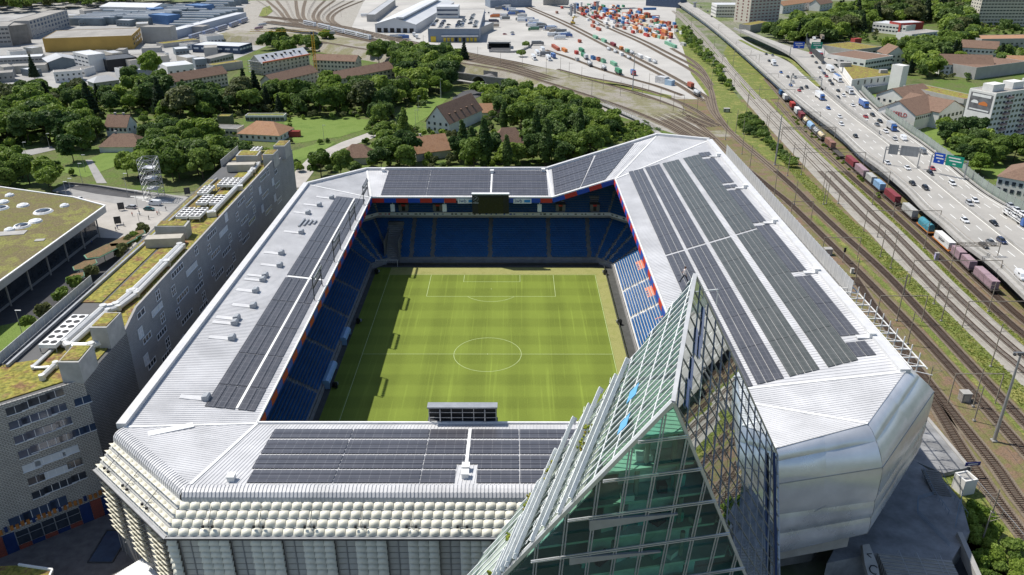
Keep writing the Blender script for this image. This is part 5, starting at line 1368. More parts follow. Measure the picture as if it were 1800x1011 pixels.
# far end where only the left carriageway edge continues
# edges: parapet beam, deck side, wall below
HLs = resample(HL, 6.0)
struct(beam(offset_pts(HLs, 0.1, 0.35), 0.5, 1.1).build('deck_parapet', M_conc, fix=True))
struct(beam(offset_pts(HLs, 0.9, -0.75), 2.0, 1.3).build('deck_edge', M_conc, fix=True))
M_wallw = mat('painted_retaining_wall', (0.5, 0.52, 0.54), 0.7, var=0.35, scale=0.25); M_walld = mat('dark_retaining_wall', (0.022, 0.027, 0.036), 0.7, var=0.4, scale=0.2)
inner = offset_pts(HLs, -2.2, 0)
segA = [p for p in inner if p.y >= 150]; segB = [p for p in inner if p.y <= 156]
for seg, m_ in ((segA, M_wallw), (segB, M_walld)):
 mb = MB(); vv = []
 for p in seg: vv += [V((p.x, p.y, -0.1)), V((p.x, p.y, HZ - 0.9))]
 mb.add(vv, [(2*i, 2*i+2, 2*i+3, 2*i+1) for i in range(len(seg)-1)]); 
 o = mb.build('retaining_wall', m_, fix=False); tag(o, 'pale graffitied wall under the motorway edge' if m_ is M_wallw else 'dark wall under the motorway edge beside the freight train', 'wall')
gf = MB()
struct(beam(offset_pts(resample(HL, 6.0), -0.2, 1.25), 0.08, 0.08).build('guard_rail', M_pole, fix=False))
struct(beam([p + V((0,0,0.45)) for p in resample([q for q in ML if q.y < 330], 6.0)], 0.5, 0.9).build('median_barrier', M_conc, fix=True))
struct(beam([p + V((0,0,1.2)) for p in resample([q for q in MR if q.y > 210], 6.0)], 0.4, 2.2).build('median_wall', M_conc, fix=True))
struct(ribbon(resample([G(a, b, HZ + 0.05) for a, b in ((1300,70),(1340,90),(1384,103),(1413,128),(1440,152))], 6), -1.8, 1.8, 0.02).build('median_grass', M_verge, fix=False))
# lane markings: dashes and edge lines
mk = MB()
def lane(f, A, B, dash=True, ymax=420):
 yv = 395 if dash else 395
 while yv > -60:
  a, b = aty(A, yv), aty(B, yv); a2, b2 = aty(A, yv - 5), aty(B, yv - 5)
  p, q = a.lerp(b, f), a2.lerp(b2, f); d = (q-p).normalized(); n = V((d.y, -d.x, 0))*0.16
  z = V((0,0,0.03)); q_ = q if dash else a.lerp(b, f).lerp(a2.lerp(b2, f), 1.0)
  mk.face([V((p.x, p.y, HZ+0.03)) - n, V((p.x, p.y, HZ+0.03)) + n, V((q_.x, q_.y, HZ+0.03)) + n, V((q_.x, q_.y, HZ+0.03)) - n])
  yv -= 12 if dash else 5
for f in (0.36, 0.66): lane(f, HL, ML)
for f in (0.08, 0.95): lane(f, HL, ML, False)
for f in (0.3, 0.55, 0.78): lane(f, MR, HR)
for f in (0.05, 0.9): lane(f, MR, HR, False)
struct(mk.build('lane_markings', M_mark, fix=False))
# exit ramp curving away at the back
ramp = resample([G(a, b, HZ + 0.02) for a, b in ((1462,112),(1444,95),(1432,80),(1431,68),(1445,58),(1466,52))], 5)
struct(ribbon(ramp, -6, 6, 0.01).build('exit_ramp', M_road, fix=False))
o = tag(beam(offset_pts(ramp, -6.3, 2.2), 0.3, 5.0).build('ramp_screen', mat('dark_screen', (0.04,0.045,0.05), 0.6, var=0.2), fix=False), 'dark curved noise screen round the exit ramp', 'screen')
# noise barrier of glass panels on posts along the right side
HRs = resample([p for p in HR if p.y < 330], 5.0)
nbz = thing('noise_barrier', 'long glazed noise barrier along the right side of the motorway', 'barrier')
M_nb = mat('noise_glass', (0.23, 0.27, 0.24), 0.25, var=0.15, scale=0.1)
for i in range(len(HRs) - 1):
 p, q = HRs[i], HRs[i+1]; d = (q-p).normalized(); n = V((d.y, -d.x, 0))
 a, b = p - n*2.2, q - n*2.2
 MB().bar(a + d*0.12 + V((0,0,2.1)), b - d*0.12 + V((0,0,2.1)), 0.1, 3.6).build('panel', M_nb, nbz)
 MB().box((a.x, a.y, a.z + 2.2), (0.22, 0.22, 4.4)).build('post', M_steel, nbz)
struct(beam(offset_pts(HRs, -1.0, 0.3), 0.6, 0.7).build('road_kerb', M_conc, fix=False))
struct(beam(offset_pts(HRs, -2.2, -3.2), 0.4, 6.3).build('embankment_wall', M_conc_d, fix=False))
# ------------------------------------------------------------------ gantries with signs
M_sgnb = mat('motorway_sign_blue', (0.01, 0.07, 0.42), 0.4, var=0.03); M_sgng = mat('motorway_sign_green', (0.01, 0.26, 0.17), 0.4, var=0.03)
def road_gantry(pa, pb, h, label, signs):
 a, b = G(*pa, HZ), G(*pb, HZ); c = a; d = (b - a); L = d.length; rz = math.atan2(d.y, d.x)
 t = thing('road_gantry', label, 'gantry', (a.x, a.y, HZ), rz)
 for xx in (0, L): MB().box((xx, 0, h/2), (0.45, 0.45, h)).build('leg', M_steel, t)
 b_ = MB()
 for zz in (h, h - 1.1):
  for yy in (-0.5, 0.5): b_.bar((0, yy, zz), (L, yy, zz), 0.16, 0.16)
 for k in range(int(L/1.6)): b_.bar((k*1.6, -0.5, h-1.1), (k*1.6+1.6, -0.5, h), 0.08, 0.08)
 b_.build('crossbeam', M_steel, t)
 for x0, x1, z0, z1, m_, kind in signs:
  s = MB().box(((x0+x1)/2*L, -0.75, (z0+z1)/2), ((x1-x0)*L, 0.15, z1-z0)).build('sign_board', m_, t)
  if kind == 'front':
   tx = MB(); w_ = (x1-x0)*L
   for r_, (f0, f1) in enumerate(((0.12, 0.8), (0.2, 0.9), (0.42, 0.6))):
    tx.box((x0*L + (f0+f1)/2*w_, -0.84, z1 - (r_+0.8)*(z1-z0)/3.6), ((f1-f0)*w_, 0.03, (z1-z0)*0.1))
   tx.build('sign_lines', M_white, s)
  else:
   rb_ = MB()
   for k in range(5): rb_.box((x0*L + (k+0.5)/5*(x1-x0)*L, -0.86, (z0+z1)/2), (0.14, 0.08, z1-z0))
   rb_.build('back_ribs', M_greymetal, s)
road_gantry((1389,153), (1442,159), 7.5, 'slim camera gantry over the left lanes with two small boxes', [(0.02,0.08,7.6,9.0,M_greymetal,'none'), (0.9,0.97,7.6,9.0,M_greymetal,'none')])
road_gantry((1388,99), (1448,100), 8.5, 'far motorway gantry with one blue and one green direction sign', [(0.06,0.38,6.2,11.2,M_sgnb,'front'), (0.58,0.9,6.2,11.2,M_sgng,'front')])
road_gantry((1552,289), (1612,296), 8.0, 'motorway gantry seen from behind with grey sign backs', [(0.08,0.36,5.2,9.6,M_steel,'back'), (0.42,0.95,5.2,9.6,M_steel,'back')])
road_gantry((1632,303), (1694,316), 8.0, 'near motorway gantry with a blue sign and a wider green sign', [(0.08,0.38,4.8,9.4,M_sgnb,'front'), (0.42,0.9,4.8,9.4,M_sgng,'front')])
# lamp posts on the motorway
# ================================================================== VEHICLES
M_tyre = mat('tyre', (0.018, 0.018, 0.018), 0.9, var=0.1); M_rim = mat('wheel_rim', (0.3, 0.3, 0.31), 0.4, metal=0.5, var=0.05)
M_cglass = mat('car_glass', (0.015, 0.018, 0.022), 0.06, var=0.0, spec=0.9); M_head = mat('headlamp', (0.75, 0.75, 0.72), 0.2, var=0); M_tail = mat('tail_lamp', (0.4, 0.02, 0.02), 0.3, var=0)
PAINT = {}
def paint(c):
 P_ = dict(white=(0.75,0.76,0.77), black=(0.015,0.016,0.018), grey=(0.16,0.17,0.18), silver=(0.45,0.46,0.47), red=(0.38,0.025,0.03), blue=(0.03,0.11,0.35), navy=(0.02,0.03,0.08), green=(0.03,0.16,0.08), orange=(0.6,0.16,0.03), teal=(0.03,0.12,0.12), tan=(0.4,0.33,0.26), yellow=(0.62,0.42,0.03))
 return mat('car_paint_' + c, P_[c], 0.28, var=0.03, spec=0.6, coat=0.4)
def loft_x(secs, m, mb):
 """secs: list of (x, halfwidth_bottom, z0, halfwidth_top, z1) rings -> closed hull"""
 n = len(secs); vv = []
 for x, wb, z0, wt, z1 in secs: vv += [(x,-wb,z0), (x,wb,z0), (x,wt*1.0,(z0+z1)/2+0.05), (x,wt*0.93,z1), (x,-wt*0.93,z1), (x,-wt,(z0+z1)/2+0.05)]
 f = []
 for i in range(n-1):
  for k in range(6): f.append((6*i+k, 6*i+(k+1) % 6, 6*i+6+(k+1) % 6, 6*i+6+k))
 f += [tuple(range(5,-1,-1)), tuple(6*(n-1)+k for k in range(6))]
 mb.add(vv, f, m); return mb
def make_car(kind):
 root = bpy.data.objects.new('proto_' + kind, None)
 parts = []
 def P_(name, me): parts.append((name, me))
 L, H, W = {'car': (4.4, 1.45, 0.9), 'estate': (4.7, 1.5, 0.92), 'van': (5.4, 2.2, 1.0)}[kind]
 b = MB()
 if kind == 'van': loft_x([(-L/2,W*.95,.35,W*.95,2.1),(-L/2+.1,W,.3,W,H),(L/2-1.5,W,.3,W,H),(L/2-1.1,W,.3,W*.95,2.0),(L/2-.6,W,.3,W*.95,1.2),(L/2,W*.9,.4,W*.85,1.0)], None, b)
 else: loft_x([(-L/2,W*.85,.45,W*.85,.8),(-L/2+.25,W,.3,W,.95),(-L/2+1.0,W,.25,W,1.0),(L/2-1.3,W,.25,W,.95),(L/2-.35,W,.28,W*.95,.8),(L/2,W*.8,.4,W*.8,.62)], None, b)
 P_('body', b.mesh('body', paint('white')))
 g = MB()
 if kind == 'van': g.box((L/2-1.35,0,1.72), (0.5,W*1.75,0.62)).box((L/2-2.2,0,1.75), (1.0,W*2.02,0.5))
 elif kind == 'car': loft_x([(-1.85,W*.84,.95,W*.8,1.0),(-1.2,W*.86,.95,W*.72,1.4),(0.25,W*.86,.95,W*.72,1.42),(1.15,W*.84,.93,W*.8,.98)], None, g)
 else: loft_x([(-2.2,W*.84,.95,W*.8,1.0),(-1.95,W*.86,.95,W*.74,1.44),(0.3,W*.86,.95,W*.74,1.5),(1.25,W*.84,.93,W*.8,.98)], None, g)
 P_('window', g.mesh('window', M_cglass))
 if kind != 'van':
  r_ = MB(); x0, x1, z = (-1.15, 0.2, 1.41) if kind == 'car' else (-1.9, 0.25, 1.475); r_.add([(x0,-W*.68,z-.02),(x1,-W*.68,z),(x1,W*.68,z),(x0,W*.68,z-.02),(x0,-W*.66,z+.05),(x1,-W*.64,z+.06),(x1,W*.64,z+.06),(x0,W*.66,z+.05)], ((0,1,5,4),(1,2,6,5),(2,3,7,6),(3,0,4,7),(4,5,6,7)))
  P_('roof', r_.mesh('roof', paint('white')))
 wm = MB(); wm.tube((0,-.11,0), (0,.11,0), .33, 10, M_tyre).tube((0,-.12,0), (0,.12,0), .19, 8, M_rim); wme = wm.mesh('wheel')
 lh = MB().box((0,0,0), (.12,.38,.16)).mesh('headlight', M_head); lt = MB().box((0,0,0), (.1,.3,.2)).mesh('tail_light', M_tail)
 return dict(parts=parts, wheel=wme, wx=(-L/2+.85, L/2-.85), wy=W-.1, head=lh, tail=lt, L=L, W=W)
CARS = {k: make_car(k) for k in ('car', 'estate', 'van')}
def car(loc, rz, colour, label, kind='car', group=None, detail=True):
 K = CARS[kind]; t = thing('van' if kind == 'van' else 'car', label, 'van' if kind == 'van' else 'car', loc, rz, group)
 for nm, me in K['parts']:
  o = inst(me, nm, t)
  if nm in ('body', 'roof'): o.material_slots[0].link = 'OBJECT'; o.material_slots[0].material = paint(colour)
 if detail:
  for wx in K['wx']:
   for s in (-1, 1): inst(K['wheel'], 'wheel', t, (wx, s*K['wy'], .33))
  for s in (-1, 1): inst(K['head'], 'headlight', t, (K['L']/2-.05, s*(K['W']-.32), .68)); inst(K['tail'], 'tail_light', t, (-K['L']/2+.02, s*(K['W']-.28), .72))
 return t
TRK_ME = {}
def truck(loc, rz, cab, box, label, L=10.5, top=None, group=None, detail=True):
 t = thing('truck', label, 'truck', loc, rz, group)
 x0 = -L/2 - 1.2
 c = MB(); loft_x([(L/2-.9,1.2,.5,1.2,3.0),(L/2-.6,1.25,.5,1.25,3.3),(L/2+.6,1.25,.45,1.22,3.1),(L/2+1.15,1.2,.45,1.15,1.7),(L/2+1.25,1.1,.5,1.1,1.0)], None, c); c.build('cab', paint(cab), t)
 MB().box((L/2+.98,0,2.25), (.3,2.1,.8)).build('windscreen', M_cglass, t)
 b = MB().box((-1.1,0,2.45), (L,2.5,2.75)); b.build('cargo_box', paint(box), t)
 if top: MB().box((-1.1,0,3.86), (L-.1,2.4,.08)).build('tarpaulin', paint(top), t)
 MB().box((-.4,0,.85), (L+1,1.1,.35)).build('chassis', M_darkmetal, t)
 if detail:
  if 'w' not in TRK_ME: TRK_ME['w'] = MB().tube((0,-.15,0), (0,.15,0), .5, 10).mesh('wheel', M_tyre)
  for wx in (L/2+.3, L/2-2.2, -L/2+.6, -L/2+1.8):
   for s in (-1, 1): inst(TRK_ME['w'], 'wheel', t, (wx, s*1.1, .5))
 return t
def road_dir(p, A=None):
 A = A or HL; a, b = aty(A, p.y + 6), aty(A, p.y - 6); d = b - a; return math.atan2(d.y, d.x)
hw = [(1714,352,'white','car'),(1704,357,'silver','estate'),(1696,387,'white','car'),(1747,392,'black','car'),(1729,431,'black','car'),(1742,426,'grey','car'),(1761,423,'navy','estate'),(1794,486,'white','van'),
 (1456,190,'blue','car'),(1476,205,'white','car'),(1479,218,'white','estate'),(1504,239,'black','car'),(1499,185,'white','car'),(1522,205,'red','car'),(1534,202,'black','estate'),(1522,214,'white','car'),(1547,213,'black','estate'),(1542,219,'grey','car'),
 (1557,231,'white','estate'),(1573,244,'silver','car'),(1588,244,'white','van'),(1622,267,'grey','van'),(1560,286,'white','car'),(1595,295,'white','car'),(1639,296,'red','car'),(1635,304,'black','estate'),(1604,322,'black','car'),(1627,330,'black','estate'),(1674,322,'white','estate'),
 (1385,135,'black','car'),(1398,136,'silver','car'),(1394,144,'silver','car'),(1390,149.5,'blue','car'),(1409,155,'black','car'),(1418,153,'black','estate'),(1405,159,'red','car'),(1435,110,'black','car'),(1447,111,'black','car'),(1441,119,'black','car'),(1445,124.5,'white','car'),(1449,129,'navy','car'),(1453,134,'red','car'),(1459,142,'black','car'),(1463,147.5,'black','car'),(1473.5,159.5,'black','car'),(1473,171.5,'black','estate'),(1483,168,'white','estate'),(1425,93,'red','car'),(1428,99,'black','car'),(1431,68,'white','van'),(1452,60,'white','car'),
 (1352,107,'black','car'),(1373,127,'blue','car'),(1222,5,'black','car'),(1232,13,'black','car'),(1244,20,'black','car'),(1251,29,'black','car'),(1347,95,'black','car'),(1358,97,'grey','car')]
cnt = {}
for px, py, c, k in hw: cnt.setdefault((c, k), []).append((px, py))
for px, py, c, k in hw:
 p = G(px, py, HZ + 0.6); lst = sorted(cnt[(c, k)]); i = lst.index((px, py)); nm = {'car': 'car', 'estate': 'estate car', 'van': 'van'}[k]
 lab = '%s %s on the motorway' % (c, nm) if len(lst) == 1 else '%s %s on the motorway, %s such from the far end' % (c, nm, ordn(i))
 rz = road_dir(p); left = p.x < aty(ML, p.y).x
 car((p.x, p.y, HZ + 0.03), rz, c, lab, k, 'cars on the motorway', detail=py > 40)
for px, py, cab, box, L, top, lab in ((1441,170,'blue','white',11,None,'truck with blue cab and white box in the left lanes'), (1518,184,'blue','blue',9,'white','blue truck with pale roof near the noise barrier'), (1441,97,'red','white',9,None,'red-fronted truck under the far sign gantry'), (1459,122,'white','white',11,None,'plain white truck in the right lanes above the blue-roofed one'),
  (1472,139,'white','white',11,'blue','white truck with blue roof in the right lanes'), (1493,161,'white','silver',7,None,'small white truck beside the striped canopy'), (1360,112,'white','white',5,None,'short white truck in the far left lanes'), (1444,66,'tan','tan',8,None,'tan truck on the exit ramp'), (1567,224,'blue','silver',7,None,'short truck with blue cab and pale tank body near the barrier')):
 p = G(px, py, HZ + 1.2); truck((p.x, p.y, HZ + 0.03), road_dir(p), cab, box, lab, L, top)
# car transporter
p = G(1784, 382, HZ + 1); rz = road_dir(p); t = thing('car_transporter', 'white car transporter loaded with pale cars at the right edge', 'truck', (p.x, p.y, HZ + 0.03), rz)
c = MB(); loft_x([(6.2,1.2,.5,1.2,3.0),(7.6,1.25,.45,1.2,3.1),(8.1,1.2,.45,1.15,1.6)], None, c); c.build('cab', paint('blue'), t)
f = MB()
for s in (-1.15, 1.15): f.bar((-7,s,1.0), (6,s,1.0), .15, .25); f.bar((-7,s,3.0), (6,s,3.3), .12, .18)
for xx in (-7,-4,-1,2,5):
 for s in (-1.15, 1.15): f.bar((xx,s,1.0), (xx+.6,s,3.1), .12, .12)
f.build('ramp_frame', M_white, t)
for xx in (-5.5,-4.2,4.5,6.8):
 for s in (-1.0,1.0): inst(TRK_ME['w'], 'wheel', t, (xx, s, .5))
ca, sa = math.cos(rz), math.sin(rz); k = 0
for xx in (-4.6, 0.2, 4.4):
 for zz in (1.1, 3.35):
  car((p.x + xx*ca, p.y + xx*sa, HZ + zz), rz, ('white','silver','white','white','silver','white')[k], '%s car on the %s deck of the transporter, %s from the front' % (('white','silver','white','white','silver','white')[k], 'lower' if zz < 2 else 'upper', ordn(2 - k//2)), 'car', 'cars on the transporter'); k += 1
# ------------------------------------------------------------------ freight train
def container(loc, rz, colour, label, L=12.2, text=None, kind='box', group=None, ribs=True, zdim=2.6):
 t = thing('shipping_container' if kind == 'box' else ('tank_container' if kind == 'tank' else 'tarpaulin_load'), label, 'container', loc, rz, group)
 m_ = colour
 if kind == 'box':
  MB().box((0,0,zdim/2), (L,2.44,zdim)).build('shell', m_, t)
  if ribs:
   r_ = MB()
   for s in (-1, 1):
    for k in range(int(L/0.6)): r_.box((-L/2+.4+k*.6, s*1.24, zdim/2), (.22,.05,zdim-.3))
   r_.build('corrugation', m_, t)['kind'] = 'stuff'
  if text:
   for s in (-1, 1):
    inst(textmesh(text, 1.35, M_black), 'lettering', t, mtx=frame((0, s*1.29, zdim*.52), (-s*1.0*-1,0,0) if s < 0 else (-1,0,0), (0,0,1)))
 elif kind == 'tank':
  c = MB(); n = 12; secs = [(-L/2,.5),(-L/2+.3,1.0),(-L/2+.7,1.2),(L/2-.7,1.2),(L/2-.3,1.0),(L/2,.5)]
  for (xa, ra), (xb, rb_) in zip(secs[:-1], secs[1:]): c.tube((xa,0,1.3), (xb,0,1.3), ra, n, None, rb_, cap=(xa == -L/2 or xb == L/2))
  c.build('tank', m_, t, smooth=True)
  fr = MB()
  for xx in (-L/2, L/2):
   for s in (-1.2, 1.2): fr.bar((xx,s,0), (xx,s,2.6), .12, .12)
   fr.bar((xx,-1.2,2.55), (xx,1.2,2.55), .12, .12)
  for s in (-1.2, 1.2): fr.bar((-L/2,s,.1), (L/2,s,.1), .12, .12)
  fr.build('frame', M_greymetal, t); MB().box((0,0,2.55), (L*.6,.5,.06)).build('catwalk', M_steel, t)
 else:
  c = MB(); secs = [(-1.22,0,0),(-1.25,0,1.6),(-.8,0,2.4),(0,0,2.7),(.8,0,2.4),(1.25,0,1.6),(1.22,0,0)]
  vv = [(-L/2, y_, z_) for y_, _, z_ in secs] + [(L/2, y_, z_) for y_, _, z_ in secs]
  c.add(vv, [(k, k+1, 8+k, 7+k) for k in range(6)] + [tuple(range(6,-1,-1)), tuple(range(7,14))]); c.build('tarpaulin', m_, t, smooth=False)
 return t
def cmat(name, col): return mat('container_' + name, col, 0.6, var=0.16, scale=0.6)
CC = dict(white=cmat('white', (0.68,0.68,0.67)), red=cmat('red', (0.40,0.05,0.04)), darkred=cmat('darkred', (0.22,0.04,0.05)), mauve=cmat('mauve', (0.34,0.24,0.27)), brown=cmat('brown', (0.30,0.16,0.12)), blue=cmat('blue', (0.06,0.17,0.38)), paleblue=cmat('paleblue', (0.25,0.40,0.58)), cream=cmat('cream', (0.62,0.52,0.34)), silver=cmat('silver', (0.48,0.5,0.52)), green=cmat('green', (0.05,0.22,0.12)), orange=cmat('orange', (0.55,0.20,0.06)), teal=cmat('teal', (0.05,0.22,0.28)), grey=cmat('grey', (0.42,0.42,0.40)), rust=cmat('rust', (0.36,0.10,0.06)), lightgreen=cmat('lightgreen', (0.18,0.38,0.26)))
M_wagon = mat('wagon_frame', (0.07,0.06,0.055), 0.7, var=0.25); M_wagon_o = mat('wagon_frame_orange', (0.52,0.19,0.04), 0.6, var=0.15)
wheel_w = MB().tube((0,-.75,0), (0,.75,0), .06, 5).tube((0,-.8,0), (0,-.68,0), .45, 10).tube((0,.68,0), (0,.8,0), .45, 10).mesh('wheelset', M_wagon)
def wagon(loc, rz, L, label, m_=None, group='wagons of the freight train'):
 t = thing('flat_wagon', label, 'wagon', loc, rz, group); m_ = m_ or M_wagon
 MB().box((0,-1.1,1.0), (L,.3,.4)).box((0,1.1,1.0), (L,.3,.4)).box((0,0,1.05), (L,2.0,.15)).box((-L/2,0,1.0), (.3,2.6,.5)).box((L/2,0,1.0), (.3,2.6,.5)).build('underframe', m_, t)
 for xx in (-L/2+1.6, -L/2+3.2, L/2-3.2, L/2-1.6): inst(wheel_w, 'wheelset', t, (xx,0,.52))
 return t
fc = TRK['freight']
def on_track(y, c=None):
 c = c or fc; i = min(range(len(c)), key=lambda k: abs(c[k].y - y)); d = tang(c, i); p = c[i] + d*((y - c[i].y)/d.y if abs(d.y) > .1 else 0); d = d if d.y < 0 else -d
 return V((p.x, p.y, 0.45)), math.atan2(d.y, d.x)
loads = [(1387,163,'blue','box',6.1,None,'blue'), (1390,171,'white','box',7,None,'white'), (1396,185,'red','box',7,None,'red'), (1404,195,'white','box',8,None,'white'), (1414,203,'darkred','box',8,None,'dark red'),
 (1422,212,'cream','tank',6,None,'cream tank'), (1433,221,'paleblue','tarp',9,None,'pale blue tarpaulin'), (1444,230,'silver','tank',7,None,'silver tank'), (1451,238,'cream','tank',7,None,'cream tank'), (1466,252,'brown','box',11,None,'brown'),
 (1502,285,'darkred','box',11.5,None,'dark red'), (1522,300,'mauve','box',11.5,None,'dull mauve'), (1537,314,'grey','box',7,None,'pale grey'), (1551,326,'paleblue','box',7.5,None,'light blue'), (1573,345,'darkred','box',11.5,None,'dark red'), (1601,371,'grey','box',10,None,'pale grey'), (1627,396,'teal','tarp',9,None,'blue tarpaulin'), (1660,424,'white','box',12.2,'MAERSK','white'), (1683,446,'mauve','box',6.5,None,'mauve'), (1702,462,'mauve','box',6.5,None,'mauve'), (1732,490,'mauve','box',12.2,None,'mauve')]
for i, (px, py, c, kind, L, tx, nm) in enumerate(loads):
 p = G(px, py, 2.5); q, rz = on_track(p.y)
 o_ = M_wagon_o if i in (16, 17) else None
 wagon((q.x, q.y, q.z), rz, L + 1.6, 'flat wagon under the %s, %s from the far end of the train' % (nm, ordn(i)), o_)
 container((q.x, q.y, q.z + 1.25), rz, CC[c], ('%s container lettered MAERSK on the freight train' % nm) if tx else '%s %s on the freight train, %s load from the far end' % (nm, 'container' if kind == 'box' else 'load', ordn(i)), L, tx, kind if kind != 'tarp' else 'tarp')
q, rz = on_track(G(1482, 271, 1).y); wagon((q.x, q.y, q.z), rz, 12, 'empty flat wagon between the brown and dark red containers')
# ================================================================== WIDE GROUND, ROADS, BACK TRACKS
M_town = patchmat('town_ground', [(0.10, 0.14, 0.04), (0.22, 0.21, 0.17), (0.12, 0.16, 0.05), (0.28, 0.26, 0.22)], 0.012, fine=0.3, fvar=0.3, bump=0)
M_park = patchmat('park_ground', [(0.07, 0.12, 0.025), (0.10, 0.15, 0.03), (0.12, 0.13, 0.05), (0.06, 0.10, 0.02)], 0.05, fine=1.2, fvar=0.35)
M_yardc = mat('yard_concrete', (0.43, 0.415, 0.385), 0.9, var=0.15, scale=0.02, bump=0.05)
M_pave = mat('plaza_paving', (0.40, 0.375, 0.34), 0.9, var=0.12, scale=0.15, bump=0.1)
M_ind = mat('industrial_yard', (0.33, 0.325, 0.31), 0.9, var=0.25, scale=0.03)
M_street = mat('street_asphalt', (0.3, 0.293, 0.28), 0.9, var=0.15, scale=0.15)
sheet('ground', [(-3500,-1500),(3500,-1500),(3500,4500),(-3500,4500)], -0.30, M_town)
def psheet(name, px, z, m): 
 q = poly_px(px, z); return sheet(name, [(p.x, p.y) for p in q], z, m)
psheet('park_ground', [(-150,330),(-150,120),(330,100),(520,70),(760,100),(960,140),(1120,200),(1215,245),(1180,330),(700,330),(560,330),(420,330),(200,345)], -0.10, M_park)
psheet('industrial_yard', [(-300,150),(150,155),(330,140),(480,76),(446,4),(-400,4)], -0.09, M_ind)
psheet('container_yard', [(590,0),(1190,0),(1185,60),(1238,140),(1255,182),(1140,162),(960,121),(850,101),(720,76),(620,50)], -0.08, M_yardc)
psheet('railway_ground', [(380,76),(440,1),(640,1),(618,48),(720,74),(850,99),(960,119),(1140,160),(1252,182),(1256,252),(1200,240),(1100,208),(900,143),(760,114),(600,94),(480,76)], -0.07, M_ballast_g)
psheet('residential_ground', [(1452,60),(1480,122),(1512,162),(1586,226),(1670,288),(1805,380),(2300,380),(2300,2),(1400,2)], -0.09, M_park)
psheet('lawn', [(500,207),(560,203),(650,210),(640,228),(600,240),(520,252),(500,235)], 0.0, M_lawn)
psheet('lawn', [(505,268),(560,252),(590,250),(560,270),(520,285)], 0.0, M_lawn)
psheet('lawn', [(100,300),(185,268),(230,255),(210,290),(150,312)], 0.0, M_lawn)
psheet('lawn', [(690,205),(760,170),(800,160),(760,200),(720,225)], 0.0, M_lawn)
psheet('lawn', [(-60,200),(120,205),(180,235),(100,250),(-60,235)], 0.0, M_lawn)
psheet('lawn', [(1462,118),(1500,108),(1640,175),(1760,280),(1790,340),(1690,285),(1600,225)], -0.03, M_lawn)
sheet('forecourt', [(-46,-88),(50,-88),(70,-82),(92,-52),(96,-60),(97,-160),(-60,-160),(-48,-100)], -0.02, M_asph)
# streets and the plaza left of the office block
psheet('plaza', [(-120,330),(100,342),(330,352),(470,330),(505,310),(430,300),(455,330),(300,470),(100,700),(-200,900),(-400,700)], 0.0, M_pave)
psheet('street', [(90,336),(130,345),(260,368),(330,378),(390,352),(330,346),(240,334),(180,326),(120,320)], 0.02, M_street)
psheet('street', [(-60,275),(20,268),(90,257),(98,263),(40,276),(-60,290)], 0.02, M_street)
psheet('street', [(150,281),(162,281),(188,322),(170,322)], 0.02, M_street)
psheet('street', [(500,330),(520,300),(545,275),(600,250),(640,236),(690,215),(700,222),(650,245),(600,262),(560,290),(530,330)], 0.02, M_pave)
psheet('ramp_road', [(115,330),(140,326),(240,336),(262,345),(225,348),(170,341)], 0.03, M_asph)
tag(beam(resample(poly_px([(112,322),(160,326),(210,334),(265,343)], 0.9), 6), 0.25, 1.0).build('ramp_railing', M_conc_d, fix=False), 'dark railing along the sunken ramp by the street', 'railing')
# zebra bands on the street
zb = MB()
for k in range(6):
 a = G(248 + k*7, 345 + k*2.2, 0.04); zb.box((a.x, a.y, 0.045), (9, 0.8, 0.01), 0.05)
struct(zb.build('road_markings', M_mark, fix=False))
sheet('tram_bed', [(-147,-45),(-147,86),(-131,84),(-127,40),(-124,-45)], 0.015, mat('tram_asphalt', (0.055,0.055,0.058), 0.9, var=0.2, scale=0.3))
# grass patch and tram rails left of the block
psheet('lawn', [(-80,590),(60,560),(90,570),(0,640),(-120,720)], 0.03, M_lawn)
for k, off in enumerate((0, 1.5, 4.2, 5.7)):
 c = resample([V((-118 + off, -60, 0)), V((-117 + off, 0, 0)), V((-118 + off, 60, 0)), V((-124 + off, 110, 0))], 6)
 struct(beam([p + V((0,0,0.03)) for p in c], 0.12, 0.05).build('tram_rail', M_railm, fix=False))
# ---------------------------------------------------------------- curved railway behind the stadium
def zR(px): return 6.0 if px < 950 else max(0.0, 6.0*(1130 - px)/180)
RL = dict(R0=[(470,62),(540,70),(600,80),(680,93),(760,104),(840,116),(900,127),(967,147),(1033,168),(1100,191),(1160,216),(1215,245)],
          R1=[(470,38),(540,48),(600,60),(660,73),(740,89),(800,100),(860,111),(900,119),(960,137),(1020,154),(1087,175),(1140,194),(1185,214),(1240,246)],
          R2=[(455,30),(540,40),(600,50),(660,64),(740,82),(800,94),(860,106),(900,114),(993,137),(1087,162),(1150,185),(1240,224)],
          R3=[(980,122),(1033,136),(1100,149),(1160,166),(1215,190),(1252,214)])
for k, v in RL.items():
 c = resample([G(a, b, zR(a)) for a, b in v], 8.0); TRK[k] = c
 o = struct(ribbon(c, -2.2, 2.2, 0.1).build('track_bed', M_ballast, fix=False))
 for s in (-0.75, 0.75): beam(offset_pts(c, s, 0.4), 0.16, 0.2).build('rail', M_railm, o)
c = resample([G(a, b, zR(a)) for a, b in [(380,60)] + RL['R0'][1:]], 8.0)
mb = MB(); vv = []
for i, p in enumerate(c):
 d = tang(c, i); n = V((d.y, -d.x, 0)).normalized()
 if n.y > 0: n = -n
 a = p - n*30; vv += [V((a.x, a.y, p.z - 0.02)), p + n*3.2 - V((0,0,0.02)), V((*(p + n*(3.2 + p.z*1.4)).xy, -0.1))]
f = []
for i in range(len(c)-1): f += [(3*i, 3*i+1, 3*i+4, 3*i+3), (3*i+1, 3*i+2, 3*i+5, 3*i+4)]
